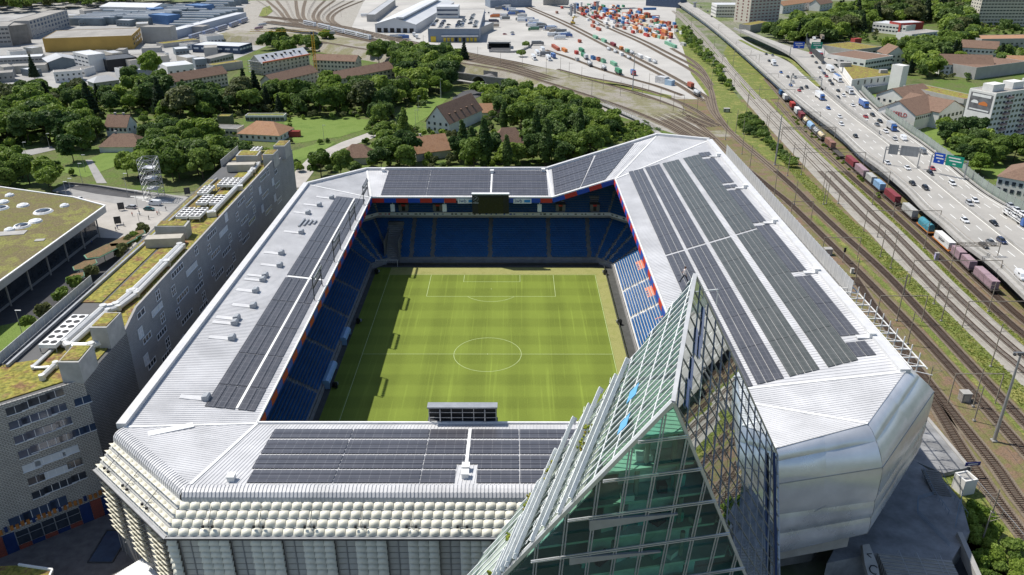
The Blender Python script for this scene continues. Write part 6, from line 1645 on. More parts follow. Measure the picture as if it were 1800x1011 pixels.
mb.add(vv, f); struct(mb.build('railway_embankment', patchmat('embankment_ballast', [(0.24,0.215,0.175), (0.30,0.275,0.235), (0.2,0.19,0.1), (0.27,0.235,0.19)], 0.05, fine=2.5, fvar=0.3), fix=False))
for nm, o_ in (('R1', -4.6), ('R2', 4.8), ('R2', 9.4), ('R1', 4.6)):
 c2 = offset_pts(TRK[nm], -o_, 0.02); o = struct(ribbon(c2, -2.0, 2.0, 0.06).build('track_bed', M_ballast, fix=False))
 for s in (-0.75, 0.75): beam(offset_pts(c2, s, 0.35), 0.16, 0.2).build('rail', M_railm, o)
# stone railway arch
ar = thing('railway_arch', 'stone bridge wall with dark arch below the curved railway', 'bridge')
a, b = G(806, 146, 0) + V((0,0,0)), G(893, 158, 0); d = (b - a).normalized(); n = V((d.y, -d.x, 0)); L = (b-a).length
pa = MB(); N = 16; H = 7.2; cx = L*0.42; rr = 6.2; arcp = [(cx - rr*math.cos(PI*k/N), 0.4 + rr*math.sin(PI*k/N)*0.95) for k in range(N+1)]
at = lambda s, z, o=0.0: a + d*s + n*o + V((0,0,z))
poly = [at(0,0), at(arcp[0][0], 0)] + [at(s, z) for s, z in arcp] + [at(arcp[-1][0], 0), at(L,0), at(L,H), at(0,H)]
M_stone = brickmat('arch_stone', (0.27,0.25,0.21), (0.32,0.3,0.26), (0.18,0.17,0.15), 0.9, 0.45, 0.04, 0.9, 0.5, 'XZ')
pa.face(poly, M_stone); pa.build('stone_wall', None, ar, fix=False)
ins_ = MB()
for (s0, z0), (s1, z1) in zip(arcp[:-1], arcp[1:]): ins_.face([at(s0,z0), at(s1,z1), at(s1,z1,-14), at(s0,z0,-14)])
ins_.face([at(cx-rr,0,-14), at(cx+rr,0,-14), at(cx+rr,8,-14), at(cx-rr,8,-14)]); ins_.build('vault', M_conc_d, ar, fix=False)
vs_ = MB()
for k in range(N):
 (s0, z0), (s1, z1) = arcp[k], arcp[k+1]; m0 = ((s0+s1)/2 - cx, (z0+z1)/2 - 0.4); ll = math.hypot(*m0); vs_.bar(at((s0+s1)/2 - (0), (z0+z1)/2, 0.06), at((s0+s1)/2 + m0[0]/ll*0.9, (z0+z1)/2 + m0[1]/ll*0.9, 0.06), 0.12, 1.1)
vs_.build('arch_ring', M_conc, ar); MB().bar(at(0, H, 0.1), at(L, H, 0.1), 0.6, 0.7).build('coping', M_conc, ar)
o = MB().bar(G(806,141,3), G(862,150,3), 3.0, 0.4); tag(o.build('footbridge', M_conc), 'pale concrete footbridge crossing in front of the railway arch', 'bridge')
psheet('underpass_road', [(795,172),(815,160),(850,154),(868,160),(830,175),(800,190)], 0.03, M_asph)
# rail-yard fan
for k in range(12):
 xt = 452 + k*17; pts = [(xt, 1), (478 + k*11, 18), (496 + k*8, 34), (530 + k*7, 48 + k*0.3)]
 c = resample([G(a_, b_, 0) for a_, b_ in pts], 10)
 o = struct(ribbon(c, -2.2, 2.2, 0.03 + 0.004*k).build('track_bed', M_ballast if k % 3 else M_ballast_g, fix=False))
 for s in (-0.75, 0.75): beam(offset_pts(c, s, 0.25), 0.25, 0.2).build('rail', M_railm, o)
psheet('verge', [(455,28),(462,14),(474,10),(480,20),(466,30)], 0.08, M_verge); psheet('verge', [(500,60),(540,70),(600,76),(640,86),(600,90),(520,76)], 0.05, M_verge)
psheet('verge', [(720,74),(900,108),(1040,136),(1180,168),(1180,174),(1040,143),(900,112),(720,79)], 0.09, M_verge)
# yard sidings among the containers
for k, pts in enumerate(([(925,13),(985,40),(1040,68),(1110,105),(1180,142),(1238,178)], [(928,11),(992,38),(1048,66),(1118,101),(1190,139),(1244,172)], [(1002,16),(1062,46),(1120,72),(1160,93),(1222,128),(1249,158)], [(1010,14),(1068,44),(1128,70),(1172,92),(1228,122),(1251,150)], [(960,88),(1010,105),(1050,120),(1100,136),(1150,150),(1200,168)], [(1180,85),(1220,109),(1240,132),(1250,160),(1259,198),(1281,230)])):
 c = resample([G(a_, b_, 0) for a_, b_ in pts], 8); TRK['Y%d' % k] = c
 o = struct(ribbon(c, -2.0, 2.0, 0.05 + 0.004*k).build('track_bed', M_ballast, fix=False))
 for s in (-0.75, 0.75): beam(offset_pts(c, s, 0.3), 0.2, 0.2).build('rail', M_railm, o)
# tunnel mouth by the yard
tm = thing('tunnel_mouth', 'dark road tunnel mouth with concrete walls in the freight yard', 'tunnel')
a, b = G(858, 84, 0), G(897, 84, 0)
MB().box(((a.x+b.x)/2, a.y + 6, 4.4), (b.x-a.x, 12, 1.2)).build('portal_beam', M_conc, tm); MB().box(((a.x+b.x)/2, a.y + 8, 2.0), (b.x-a.x, 0.5, 4.2)).build('dark_opening', M_black, tm)
for xx in (a.x, b.x): MB().box((xx, a.y, 2.0), (1.0, 14, 4.4)).build('side_wall', M_conc, tm)
psheet('underpass_road', [(860,92),(898,92),(897,80),(858,80)], 0.02, M_asph)
cr = resample(poly_px([(862,90),(885,91),(910,90),(930,82),(936,74)], 0.8), 5); tag(beam(cr, 0.5, 1.6).build('curved_kerb_wall', M_conc, fix=False), 'curved low concrete wall round the planted mound by the tunnel', 'wall')
# ================================================================== BUILDINGS
M_tile = patchmat('roof_tile_brown', [(0.16,0.10,0.075), (0.22,0.145,0.105), (0.19,0.12,0.09)], 0.3, fine=3, fvar=0.25, bump=0.4)
M_tile_o = patchmat('roof_tile_orange', [(0.30,0.16,0.09), (0.38,0.22,0.13), (0.33,0.19,0.12)], 0.3, fine=3, fvar=0.2, bump=0.4)
M_gravel = mat('roof_gravel', (0.30,0.285,0.26), 0.9, var=0.18, scale=0.08); M_rgrey = mat('roof_grey_sheet', (0.40,0.41,0.42), 0.6, var=0.1, scale=0.05); M_rpale = mat('roof_pale_sheet', (0.58,0.59,0.6), 0.5, var=0.06, scale=0.05)
M_plw = mat('plaster_white', (0.70,0.69,0.66), 0.85, var=0.06, scale=0.3); M_plc = mat('plaster_cream', (0.55,0.51,0.43), 0.85, var=0.08, scale=0.3); M_plg = mat('plaster_grey', (0.38,0.37,0.35), 0.85, var=0.1, scale=0.2)
M_ochre = mat('ochre_cladding', (0.44,0.28,0.07), 0.7, var=0.12, scale=0.08); M_bluegrey = mat('bluegrey_cladding', (0.20,0.24,0.30), 0.6, var=0.1, scale=0.1); M_navyw = mat('navy_cladding', (0.06,0.09,0.15), 0.6, var=0.15)
M_shed = mat('shed_grey_green', (0.17,0.205,0.225), 0.7, var=0.2, scale=0.1); M_bluebox = mat('blue_sheet', (0.08,0.17,0.34), 0.6, var=0.12); M_redw = mat('red_cladding', (0.36,0.06,0.05), 0.7, var=0.1)
unitbox = MB().box((0,0,0), (1,1,1))
_wm = {}
def wmesh(m):
 if m.name not in _wm: _wm[m.name] = unitbox.mesh('window', m)
 return _wm[m.name]
def bld(name, label, p0, p1, depth, h, roof='flat', wall=None, rm=None, win=None, side=None, rise=4.0, cat='building', chim=0, wm_=None, skirt=0.0, frames=None, z0=0.0, doors=None, overhang=0.5):
 a, b = G(*p0, z0), G(*p1, z0); d = b - a; W = d.length; rz = math.atan2(d.y, d.x); wall = wall or M_plw; rm = rm or M_gravel; wm_ = wm_ or M_glassdark
 t = thing(name, label, cat, (a.x, a.y, z0), rz)
 base = MB().prism([(0,0),(W,0),(W,depth),(0,depth)], -0.3, h, wall)
 o = overhang
 if roof == 'flat':
  base.build('wall', None, t); r = MB().box((W/2, depth/2, h + 0.12), (W - 0.6, depth - 0.6, 0.24)).build('roof', rm, t)
  rim = MB()
  for c, s in (((W/2, 0.15, h+0.25), (W, 0.3, 0.5)), ((W/2, depth-0.15, h+0.25), (W, 0.3, 0.5)), ((0.15, depth/2, h+0.25), (0.3, depth-0.6, 0.5)), ((W-0.15, depth/2, h+0.25), (0.3, depth-0.6, 0.5))): rim.box(c, s)
  rim.build('parapet', wall, r)
 elif roof == 'gable':
  base.face([(0,0,h),(0,depth,h),(0,depth/2,h+rise)], wall); base.face([(W,0,h),(W,depth,h),(W,depth/2,h+rise)], wall); base.build('wall', None, t, fix=False)
  k = rise/(depth/2); r = MB()
  r.slab([V((-o,-o,h-o*k)), V((W+o,-o,h-o*k)), V((W+o,depth/2,h+rise)), V((-o,depth/2,h+rise))], V((0,-k,1)).normalized(), -0.25); r.slab([V((-o,depth+o,h-o*k)), V((W+o,depth+o,h-o*k)), V((W+o,depth/2,h+rise)), V((-o,depth/2,h+rise))], V((0,k,1)).normalized(), -0.25)
  r = r.build('roof', rm, t)
 elif roof == 'gabley':
  base.face([(0,0,h),(W,0,h),(W/2,0,h+rise)], wall); base.face([(0,depth,h),(W,depth,h),(W/2,depth,h+rise)], wall); base.build('wall', None, t, fix=False)
  k = rise/(W/2); r = MB()
  r.slab([V((-o,-o,h-o*k)), V((-o,depth+o,h-o*k)), V((W/2,depth+o,h+rise)), V((W/2,-o,h+rise))], V((-k,0,1)).normalized(), -0.25); r.slab([V((W+o,-o,h-o*k)), V((W+o,depth+o,h-o*k)), V((W/2,depth+o,h+rise)), V((W/2,-o,h+rise))], V((k,0,1)).normalized(), -0.25)
  r = r.build('roof', rm, t)
 elif roof == 'hip':
  base.build('wall', None, t); i = min(W, depth)/2*0.8; r = MB(); z1 = h - 0.15
  c0 = [V((-o,-o,z1)), V((W+o,-o,z1)), V((W+o,depth+o,z1)), V((-o,depth+o,z1))]
  if W >= depth: e0, e1 = V((i,depth/2,h+rise)), V((W-i,depth/2,h+rise)); fs = ([c0[0],c0[1],e1,e0], [c0[1],c0[2],e1], [c0[2],c0[3],e0,e1], [c0[3],c0[0],e0])
  else: e0, e1 = V((W/2,i,h+rise)), V((W/2,depth-i,h+rise)); fs = ([c0[0],c0[1],e0], [c0[1],c0[2],e1,e0], [c0[2],c0[3],e1], [c0[3],c0[0],e0,e1])
  for f_ in fs: r.face(f_)
  r.face([c0[0],c0[3],c0[2],c0[1]]); r = r.build('roof', rm, t)
 for k in range(chim):
  MB().box((W*(0.3 + 0.4*k), depth*0.55, h + rise), (0.9, 0.9, 2.0)).box((W*(0.3+0.4*k), depth*0.55, h+rise+1.05), (1.2,1.2,0.2)).build('chimney', M_plg, r)
 def wrow(n, rows, ww, wh, zb, zs, face):
  for j in range(rows):
   for i in range(n):
    z = zb + j*zs
    if face == 'f': loc = ((i+0.5)*W/n, -0.04, z); sc = (ww, 0.14, wh)
    elif face == 'r': loc = (W + 0.04, (i+0.5)*depth/n, z); sc = (0.14, ww, wh)
    else: loc = (-0.04, (i+0.5)*depth/n, z); sc = (0.14, ww, wh)
    o_ = inst(wmesh(wm_), 'window', t, loc, 0, sc)
 if win: wrow(win[0], win[1], win[2], win[3], win[4], win[5], 'f')
 if side: wrow(side[1], side[2], side[3], side[4], side[5], side[6], side[0])
 t['_W'] = W
 return t, W
# --- houses and blocks left of the park
bld('detached_house', 'white two-storey house with brown hipped roof among trees on the left', (189,240), (226,241), 10, 5.6, 'gable', M_plw, M_tile, (5,1,1.2,1.5,3.8,3), ('r',2,1,1.2,1.4,3.6,3), 5, 'house', 2)
bld('low_house', 'low brown-tiled building just below the white house on the left', (176,268), (248,268), 13, 3, 'hip', M_plw, M_tile, None, None, 5, 'house', 1)
bld('long_house', 'long low house with orange-brown hipped roof behind the office block', (420,246), (492,250), 17, 3.6, 'hip', M_plw, M_tile_o, (7,1,1.2,1.4,1.9,3), ('r',4,1,1.2,1.4,1.9,3), 5, 'house')
bld('low_annex', 'flat grey annex left of the orange-roofed long house', (362,238), (418,240), 9, 3.6, 'flat', M_plc, M_conc_d, (8,1,1.4,1.2,2,3))
bld('stair_tower', 'small mossy green cube tower beside the orange-roofed long house', (385,228), (407,228), 6, 7, 'flat', mat('mossy_render', (0.10,0.12,0.06), 0.9, var=0.25), M_sedum2, None, None, 3, 'tower')
bld('garage_row', 'row of white garages with dark doors beside the bright lawn', (432,213), (500,213), 6, 2.8, 'flat', M_plw, M_verge, (9,1,2.2,1.9,1.2,3), None, 3, 'garage')
bld('site_shed', 'small dark red shed at the lawn edge', (508,241), (527,241), 3, 2.6, 'flat', M_redw, M_redw, None, None, 3, 'shed')
bld('apartment_block', 'long cream apartment block with brown gable roof among the left trees', (302,168), (402,150), 11, 8.5, 'gable', M_plc, M_tile, (16,3,1.3,1.3,1.8,2.7), None, 4.2)
bld('apartment_block', 'brown-roofed apartment block in front of the roof under repair', (482,166), (560,146), 11, 8, 'gable', M_plc, M_tile, (11,3,1.3,1.3,1.8,2.6), None, 4)
t, W = bld('apartment_block', 'scaffolded apartment block with white roof sheeting under repair', (462,132), (545,116), 13, 8.5, 'gable', M_plc, M_rpale, (12,3,1.3,1.3,1.8,2.7), None, 5)
for k in range(9): MB().box((W*(0.1 + 0.095*k), 3.4 + (k % 2)*1.4, 11.6 + (k % 2)*0.8), (1.4,1.8,1.2)).build('open_dormer', M_black, t)
MB().box((W*0.52, -0.6, 8.9), (W, 0.8, 0.9)).build('orange_edge_guard', mat('guard_orange', (0.62,0.17,0.08), 0.7, var=0.1), t)
for k in range(5): MB().box((-1.2, 6, 1.5 + k*2.0), (1.6, 14, 0.16)).build('scaffold_deck', M_steel, t)
for k in range(6): MB().box((-2.0, 6 - 7 + k*2.8, 5), (0.12, 0.12, 10.4)).build('scaffold_pole', M_steel, t)
bld('apartment_block', 'cream three-storey apartment block beside the big round tree', (552,128), (626,131), 12, 9.5, 'gable', M_plc, M_tile, (12,3,1.4,1.4,2.2,3.0), ('r',2,1,1.0,1.2,7.5,3), 3.4)
bld('apartment_block', 'low brown-roofed apartment block above the dark round trees', (596,156), (694,136), 12, 6.6, 'gable', M_plc, M_tile, (14,2,1.4,1.3,2.0,2.8), None, 4)
# --- farm group behind the far stand
t, W = bld('farmhouse', 'large white farmhouse with steep brown roof and dormers behind the far stand', (750,232), (790,237), 38, 6.2, 'gabley', M_plw, M_tile, (4,2,1.2,1.5,2.2,3), None, 8.5, 'house')
for k in range(5): MB().box((W*0.78, 5 + k*6.5, 9.4), (2.0, 1.6, 1.6)).build('dormer', M_tile, t)
for k in range(2): MB().box((W*0.35, -0.06, 9.0), (0.9, 0.12, 1.1)).build('attic_window', M_glassdark, t)
bld('farm_wing', 'brown-tiled wing of the white farmhouse', (832,206), (884,206), 9, 3, 'gable', M_plw, M_tile_o, None, None, 4, 'house')
bld('barn', 'barn with orange-brown roof below the white farmhouse', (733,284), (792,276), 15, 4, 'gable', M_plc, M_tile_o, None, None, 6, 'barn', 1)
bld('barn', 'barn with pointed brown roof half hidden by trees behind the scoreboard', (868,268), (925,266), 12, 4, 'hip', M_plc, M_tile, None, None, 7, 'barn')
bld('farm_shed', 'pale-roofed shed right of the pointed barn', (898,252), (936,252), 8, 3.5, 'flat', M_plg, M_rgrey, None, None, 3, 'shed')
bld('low_house', 'brown-roofed cottage at the road behind the far stand corner', (602,290), (656,288), 12, 3.4, 'hip', M_plc, M_tile, None, None, 5, 'house')
bld('site_hut', 'small grey flat-roofed hut in the trees right of the farm', (985,222), (1004,224), 5, 3, 'flat', M_plc, M_rpale, None, None, 3, 'hut')
# --- industrial quarter, upper left
bld('office_building', 'grey office block with window rows at the top left edge', (-40,84), (22,81), 40, 17, 'flat', M_plg, M_gravel, (9,4,2.4,1.6,4,3.6))
bld('office_building', 'grey end block without windows behind the ochre hall', (23,80), (56,76), 30, 16.5, 'flat', M_conc_d, M_gravel)
bld('office_building', 'long blue-glazed office building in front of the far wood', (58,68), (124,46), 18, 16, 'flat', M_plg, M_gravel, (12,4,3.6,2.2,2.8,3.8), None, 3, wm_=M_glassb)
bld('factory_hall', 'long ochre-clad factory hall with gravel roof', (80,92), (236,86), 55, 11, 'flat', M_ochre, M_gravel, None, ('r',5,2,5,2.0,4,4))
bld('white_slab', 'white slab building with pale roof beside the demolition site', (160,127), (190,123), 26, 12, 'flat', M_plw, M_rpale, None, ('l',4,3,4.5,0.8,4,3))
bld('demolition_hall', 'dark open shell of a half demolished hall', (191,126), (244,120), 24, 8, 'flat', M_black, M_darkmetal)
bld('workshop', 'grey gable-roofed workshop in front of the ochre hall', (88,124), (140,119), 24, 6, 'gabley', M_shed, M_rgrey, None, None, 3)
bld('storage_hall', 'flat white-roofed storage hall at the left edge', (-20,116), (76,111), 14, 5, 'flat', M_plg, M_rpale, (14,1,2,1,3,3))
bld('workshop', 'beige flat workshop below the white storage roof', (20,130), (82,127), 12, 5, 'flat', M_plc, M_gravel)
bld('workshop', 'small grey flat workshop at the left edge', (-12,146), (26,143), 12, 6, 'flat', M_plg, M_gravel, (4,1,1.2,1.2,3,3))
bld('villa', 'white cube house left of the grey hipped house', (98,146), (147,142), 10, 7, 'flat', M_plw, M_gravel, (5,2,1.2,1.2,2,3), None, 3, 'house')
bld('small_house', 'grey-roofed house below the white slab building', (168,160), (212,154), 12, 5.5, 'hip', M_plg, M_rgrey, (4,1,1.2,1.2,2.8,3), None, 3, 'house')
bld('workshop', 'beige workshop with curved wall behind the bright round tree', (232,124), (300,114), 24, 7, 'flat', M_plc, M_gravel)
bld('workshop', 'bright white workshop beside the bright round tree', (297,138), (343,133), 20, 8, 'flat', M_plw, M_rpale, (4,1,1.6,1.6,4,3))
bld('navy_office', 'dark blue office pavilion with white roof and white blinds', (339,92), (422,95), 22, 5.8, 'flat', M_navyw, M_rpale, (6,1,4.6,1.5,3.6,3), ('r',4,1,4,1.5,3.6,3), wm_=M_blind)
bld('stair_block', 'tall grey block with ochre side beside the ochre hall', (252,76), (303,76), 14, 14, 'flat', M_plg, M_gravel)
bld('planted_shed', 'low shed with yellow-green planted roof near the train shed', (288,84), (352,76), 12, 3, 'flat', M_plg, M_sedum2, None, None, 3, 'shed')
bld('planted_shed', 'low shed with yellow planted roof beside the scaffolded block', (376,128), (428,120), 9, 5, 'flat', M_plg, M_sedum2, None, None, 3, 'shed')
bld('glass_office', 'glazed office wing behind the yellow planted shed', (372,118), (412,108), 10, 6, 'flat', M_plg, M_gravel, (8,1,2.6,1.6,3.5,3))
bld('train_shed', 'long pale train shed beside the tracks at the upper left', (303,70), (434,34), 12, 7, 'flat', mat('pale_bluegrey', (0.42,0.45,0.5), 0.7, var=0.08), M_rpale)
bld('white_hall', 'white-roofed hall at the top left before the trees', (178,26), (272,28), 40, 9, 'gable', M_plw, M_rpale, None, None, 3)
rows_ = [(297,338,57),(305,350,52),(314,362,47.5),(320,374,42),(319,385,38),(319,395,34.5),(350,406,32),(372,416,29.5),(378,424,25.5),(330,362,28),(322,350,24),(345,392,21),(352,400,17),(362,410,13),(372,420,9.5),(384,432,6.5),(215,262,44),(222,300,40),(255,300,35),(262,318,31),(150,200,43),(200,242,32),(180,215,30)]
rows_ += [(118 + i*11, 180 + i*12, 45 - 2.5*i) for i in range(5)] + [(205 + i*13, 262 + i*13, 41 - 2.7*i) for i in range(9)]
for i, (x0, x1, y) in enumerate(rows_):
 t, W = bld('workshop_shed', 'low grey railway workshop shed with pale ridge, %s of the parallel rows' % ordn(i), (x0,y), (x1,y+0.5), 9, 6.5, 'flat', M_shed, M_shed, None, None, 3, 'shed')
 t['group'] = 'railway workshop sheds'; MB().box((W/2, 4.5, 7.4), (W, 2.2, 1.4)).build('ridge_light', M_rpale, t)
for i, (x0, x1, y0, y1) in enumerate(((267,291,31,29.5), (297,319,44,41), (357,378,25,22.5))):
 bld('transverse_hall', 'tall blue sheet hall across the workshop rows, %s from the left' % ordn(i), (x0,y0), (x1,y1), 30, 9, 'flat', M_bluebox, M_bluebox, None, None, 3, 'hall')
# --- warehouses by the yard
t, W = bld('warehouse', 'large pale gable-roofed freight warehouse at the top centre', (660,57), (731,58), 230, 8, 'gabley', M_rpale, M_rpale, None, None, 6, 'warehouse')
for k in range(6): MB().box((W*(0.1 + 0.16*k), -0.1, 2.2), (4.2, 0.3, 4.2)).build('dock_door', M_black, t)
MB().box((W*0.62, 100, 14.2), (7, 200, 1.6)).build('roof_monitor', M_rpale, t)
bld('warehouse_annex', 'grey flat annex left of the pale warehouse', (645,38), (660,38), 170, 7, 'flat', M_plg, M_rgrey, None, None, 3, 'warehouse')
t, W = bld('parking_warehouse', 'blue-grey warehouse with cars parked on its roof', (753,74), (843,74), 170, 11.5, 'flat', M_bluegrey, M_yardc, None, None, 3, 'warehouse')
for k in range(9): MB().box((W*(0.32 + 0.075*k), -0.15, 2.2), (2.4, 0.3, 3.4)).build('dock_door', mat('dock_yellow', (0.62,0.45,0.04), 0.6, var=0.1) if k not in (3, 5) else M_black, t)
MB().box((W*0.62, -1.5, 5.6), (W*0.72, 3.4, 0.5)).build('dock_canopy', M_rpale, t); MB().box((W*0.1, -0.2, 2.6), (W*0.1, 0.4, 5)).build('yellow_door', MATS['dock_yellow'], t)
MB().box((W*0.26, 95, 17.5), (W*0.46, 24, 11)).build('roof_office', M_rpale, t)
for j in range(2): MB().box((W*0.26, 82.9, 15.5 + j*4.2), (W*0.44, 0.2, 1.6)).build('ribbon_window', M_glassb, t)
t0 = t; rz0 = t.rotation_euler.z; ca, sa = math.cos(rz0), math.sin(rz0); random.seed(21); i = 0; cols = ['black','grey','silver','white','navy','blue','white','black']
for row, (fx, y0, y1) in enumerate(((0.06, 20, 62), (0.22, 8, 66), (0.36, 6, 30), (0.55, 8, 60), (0.63, 12, 70), (0.78, 30, 120), (0.9, 10, 60))):
 y = y0
 while y < y1:
  if random.random() < 0.8:
   lx = W*fx + random.uniform(-.4,.4); c = random.choice(cols)
   car((t0.location.x + lx*ca - y*sa, t0.location.y + lx*sa + y*ca, 11.8), rz0 + (PI if random.random() < .5 else 0), c, '%s car parked on the warehouse roof' % c, 'car', '%s cars parked on the warehouse roof' % c, False); i += 1
  y += 5.2
bld('yard_office', 'yellow-banded office at the back of the lorry park', (846,62), (868,52), 16, 7, 'flat', M_plg, M_rgrey, None, None, 3)
bld('back_hall', 'long blue-grey hall at the top edge behind the lorry park', (862,14), (935,12), 30, 9, 'flat', M_bluegrey, M_rgrey)
bld('back_hall', 'grey hall at the top edge behind the containers', (955,9), (1000,9), 20, 8, 'flat', M_plg, M_rgrey); bld('dark_hall', 'dark hall under the flyover at the top edge', (1135,10), (1195,14), 20, 12, 'flat', M_navyw, M_darkmetal)
# --- right side of the motorway
bld('tower_block', 'beige balcony tower block beyond the motorway at the top', (1316,42), (1368,38), 24, 46, 'flat', M_plc, M_gravel, (8,13,3.0,1.2,3,3.3), ('l',3,13,2,1.6,3,3.3), wm_=mat('balcony_red', (0.22,0.10,0.09), 0.7, var=0.2))
bld('office_building', 'white stepped office building beside the beige tower block', (1258,30), (1316,30), 26, 13, 'flat', M_plw, M_rpale, (12,3,2.6,1.3,3,3.6), ('l',5,3,2.4,1.3,3,3.6))
bld('row_houses', 'orange-brown roofed row of houses at the top right of the tower block', (1375,24), (1440,14), 14, 9, 'gable', M_plw, M_tile_o, (12,2,1.6,1.4,3,3), None, 4)
bld('row_houses', 'brown-roofed house right of the orange-roofed row', (1440,20), (1462,16), 14, 8, 'gable', M_plw, M_tile, (4,2,1.6,1.4,3,3), None, 5)
bld('tunnel_portal', 'low motorway cover building with planted roof', (1298,56), (1318,58), 40, 7, 'flat', M_conc, M_sedum2, None, None, 3, 'tunnel')
bld('school', 'white school building with window bands at the upper right', (1532,56), (1590,63), 22, 9, 'flat', M_plw, M_rpale, (10,2,2.4,1.3,3,3.4), None)
bld('school', 'red box storey on the white school building', (1580,62), (1620,60), 16, 11, 'flat', M_redw, M_rpale); bld('school', 'right wing of the white school with dark windows', (1600,76), (1650,70), 16, 7.5, 'flat', M_plw, M_gravel, (8,2,2.6,1.3,2.4,3.2))
bld('planted_hall', 'hall with bright yellow planted roof and a small red box on it', (1497,102), (1548,96), 34, 6, 'flat', M_plg, M_sedum2, (6,1,3,1.5,3,3))
bld('red_roof_box', 'small dark red box standing on the yellow planted hall roof', (1500,88), (1512,87), 5, 9, 'flat', M_redw, M_redw, None, None, 3, 'hut')
bld('workshop', 'brown gravel-roofed office with window band beside the exit', (1518,128), (1566,120), 34, 9, 'flat', M_plw, M_tile, (10,2,2.6,1.5,3,3.6), ('l',6,1,3,1.2,6,3))
mh = thing('market_hall', 'market hall with yellow-green planted roof along the noise barrier', 'building'); q_ = [G(a_, b_, 10) for a_, b_ in ((1476,109),(1492,113),(1567,127.5),(1574,131.5),(1498,140))]
MB().prism([(p.x, p.y) for p in q_], 0, 10, M_plw).build('wall', None, mh); c_ = sum(q_, V())/5; MB().prism([(c_.x + (p.x-c_.x)*.97, c_.y + (p.y-c_.y)*.97) for p in q_], 10, 10.25, M_sedum2).build('planted_roof', None, mh)
for f_ in (.15,.3,.45,.6,.75,.9): p = q_[4].lerp(q_[3], f_); MB().box((p.x, p.y - .1, 7.6), (1.0, .3, 2.6)).build('window', M_glassdark, mh)
for px, py, s_ in ((1552,129,(5,3,2.5)),(1484,117,(8,5,3))): p = G(px, py, 10); MB().box((p.x, p.y, 10 + s_[2]/2), s_).build('roof_house', M_plg, mh)
t, W = bld('striped_canopy', 'grey striped canopy roof in front of the market hall', (1524,166), (1566,160), 10, 4, 'flat', M_shed, M_rgrey, None, None, 3, 'canopy')
for k in range(12): MB().box((W*(k + 0.5)/12, 6, 4.5), (0.5, 11.6, 0.3)).build('roof_stripe', M_rpale, t)
bld('pylon', 'tall white concrete pylon beside the market hall', (1577,170), (1588,168), 8, 19, 'flat', M_plw, M_plw, None, None, 3, 'tower')
bld('gallery_building', 'long low gallery building with brown planted roof and window bands', (1582,178), (1688,204), 15, 9.5, 'flat', M_plg, M_sedum, (18,2,3.6,1.3,3,3.6), None)
t, W = bld('hall_building', 'white hall with brown tile roof and red letters on its gable', (1604,230), (1654,217), 22, 8.5, 'gable', M_plw, M_tile, (14,1,1.2,1.2,6.6,3), None, 6)
inst(textmesh('SFELD', 3.2, MATS['fascia_red']), 'lettering', t, mtx=frame((-0.14, 9, 7.4), (0,-1,0), (0,0,1)))
bld('hall_wing', 'brown-tiled long wing of the white lettered hall', (1588,196), (1640,186), 20, 7, 'gable', M_plw, M_tile, (10,1,1.6,1.6,4.5,3), ('l',5,1,1.6,1.4,4.5,3), 5)
bld('hall_wing', 'white gabled wing with large windows right of the lettered hall', (1645,226), (1688,216), 26, 9, 'gabley', M_plw, M_tile, (6,2,2.2,1.8,2.5,3.6), None, 5)
t, W = bld('highrise', 'white high-rise with a large car poster on its side', (1731,246), (1850,226), 15, 24, 'flat', M_plw, M_gravel, (18,8,1.7,1.3,2.4,2.8), None)
for k in range(8):
 for i_ in (3, 8, 13): MB().box((W*(i_ + 0.5)/18, -0.9, 1.8 + k*2.8), (4.0, 1.4, 1.0)).build('balcony', mat('balcony_mauve', (0.4,0.28,0.28), 0.7, var=0.2), t)
for k in range(3): MB().box((W*(0.12 + k*0.28), 7, 26), (9, 6, 3.6)).build('lift_house', M_plw, t)
ps = MB().box((-0.12, 7.4, 18.2), (0.12, 12.8, 9.6)).build('poster', mat('poster_grey', (0.16,0.16,0.165), 0.6, var=0.35, scale=0.25), t)
MB().box((-0.22, 7.4, 21.8), (0.05, 10.5, 1.4)).build('poster_headline', M_white, ps); MB().box((-0.22, 7.4, 14.4), (0.05, 11, 0.7)).build('poster_line', M_white, ps)
cp = MB(); cp.add([(-0.24, 3.2, 17), (-0.24, 8.2, 17), (-0.24, 8.2, 18), (-0.24, 6.9, 18.6), (-0.24, 5.6, 19.2), (-0.24, 4.2, 18.8), (-0.24, 3.2, 18.1)], [(0,1,2,3,4,5,6)]); cp.build('poster_car', mat('poster_orange', (0.6,0.2,0.06), 0.5, var=0.05), ps, fix=False)
cp = MB(); cp.add([(-0.23, 8.6, 17.6), (-0.23, 12.6, 17.6), (-0.23, 12.6, 18.4), (-0.23, 11.4, 19.2), (-0.23, 9.6, 19.2), (-0.23, 8.6, 18.5)], [(0,1,2,3,4,5)]); cp.build('poster_car', M_white, ps, fix=False)
MB().box((-0.02, 7.5, 12), (0.3, 15.2, 24.2)).build('side_wall', M_plw, t)
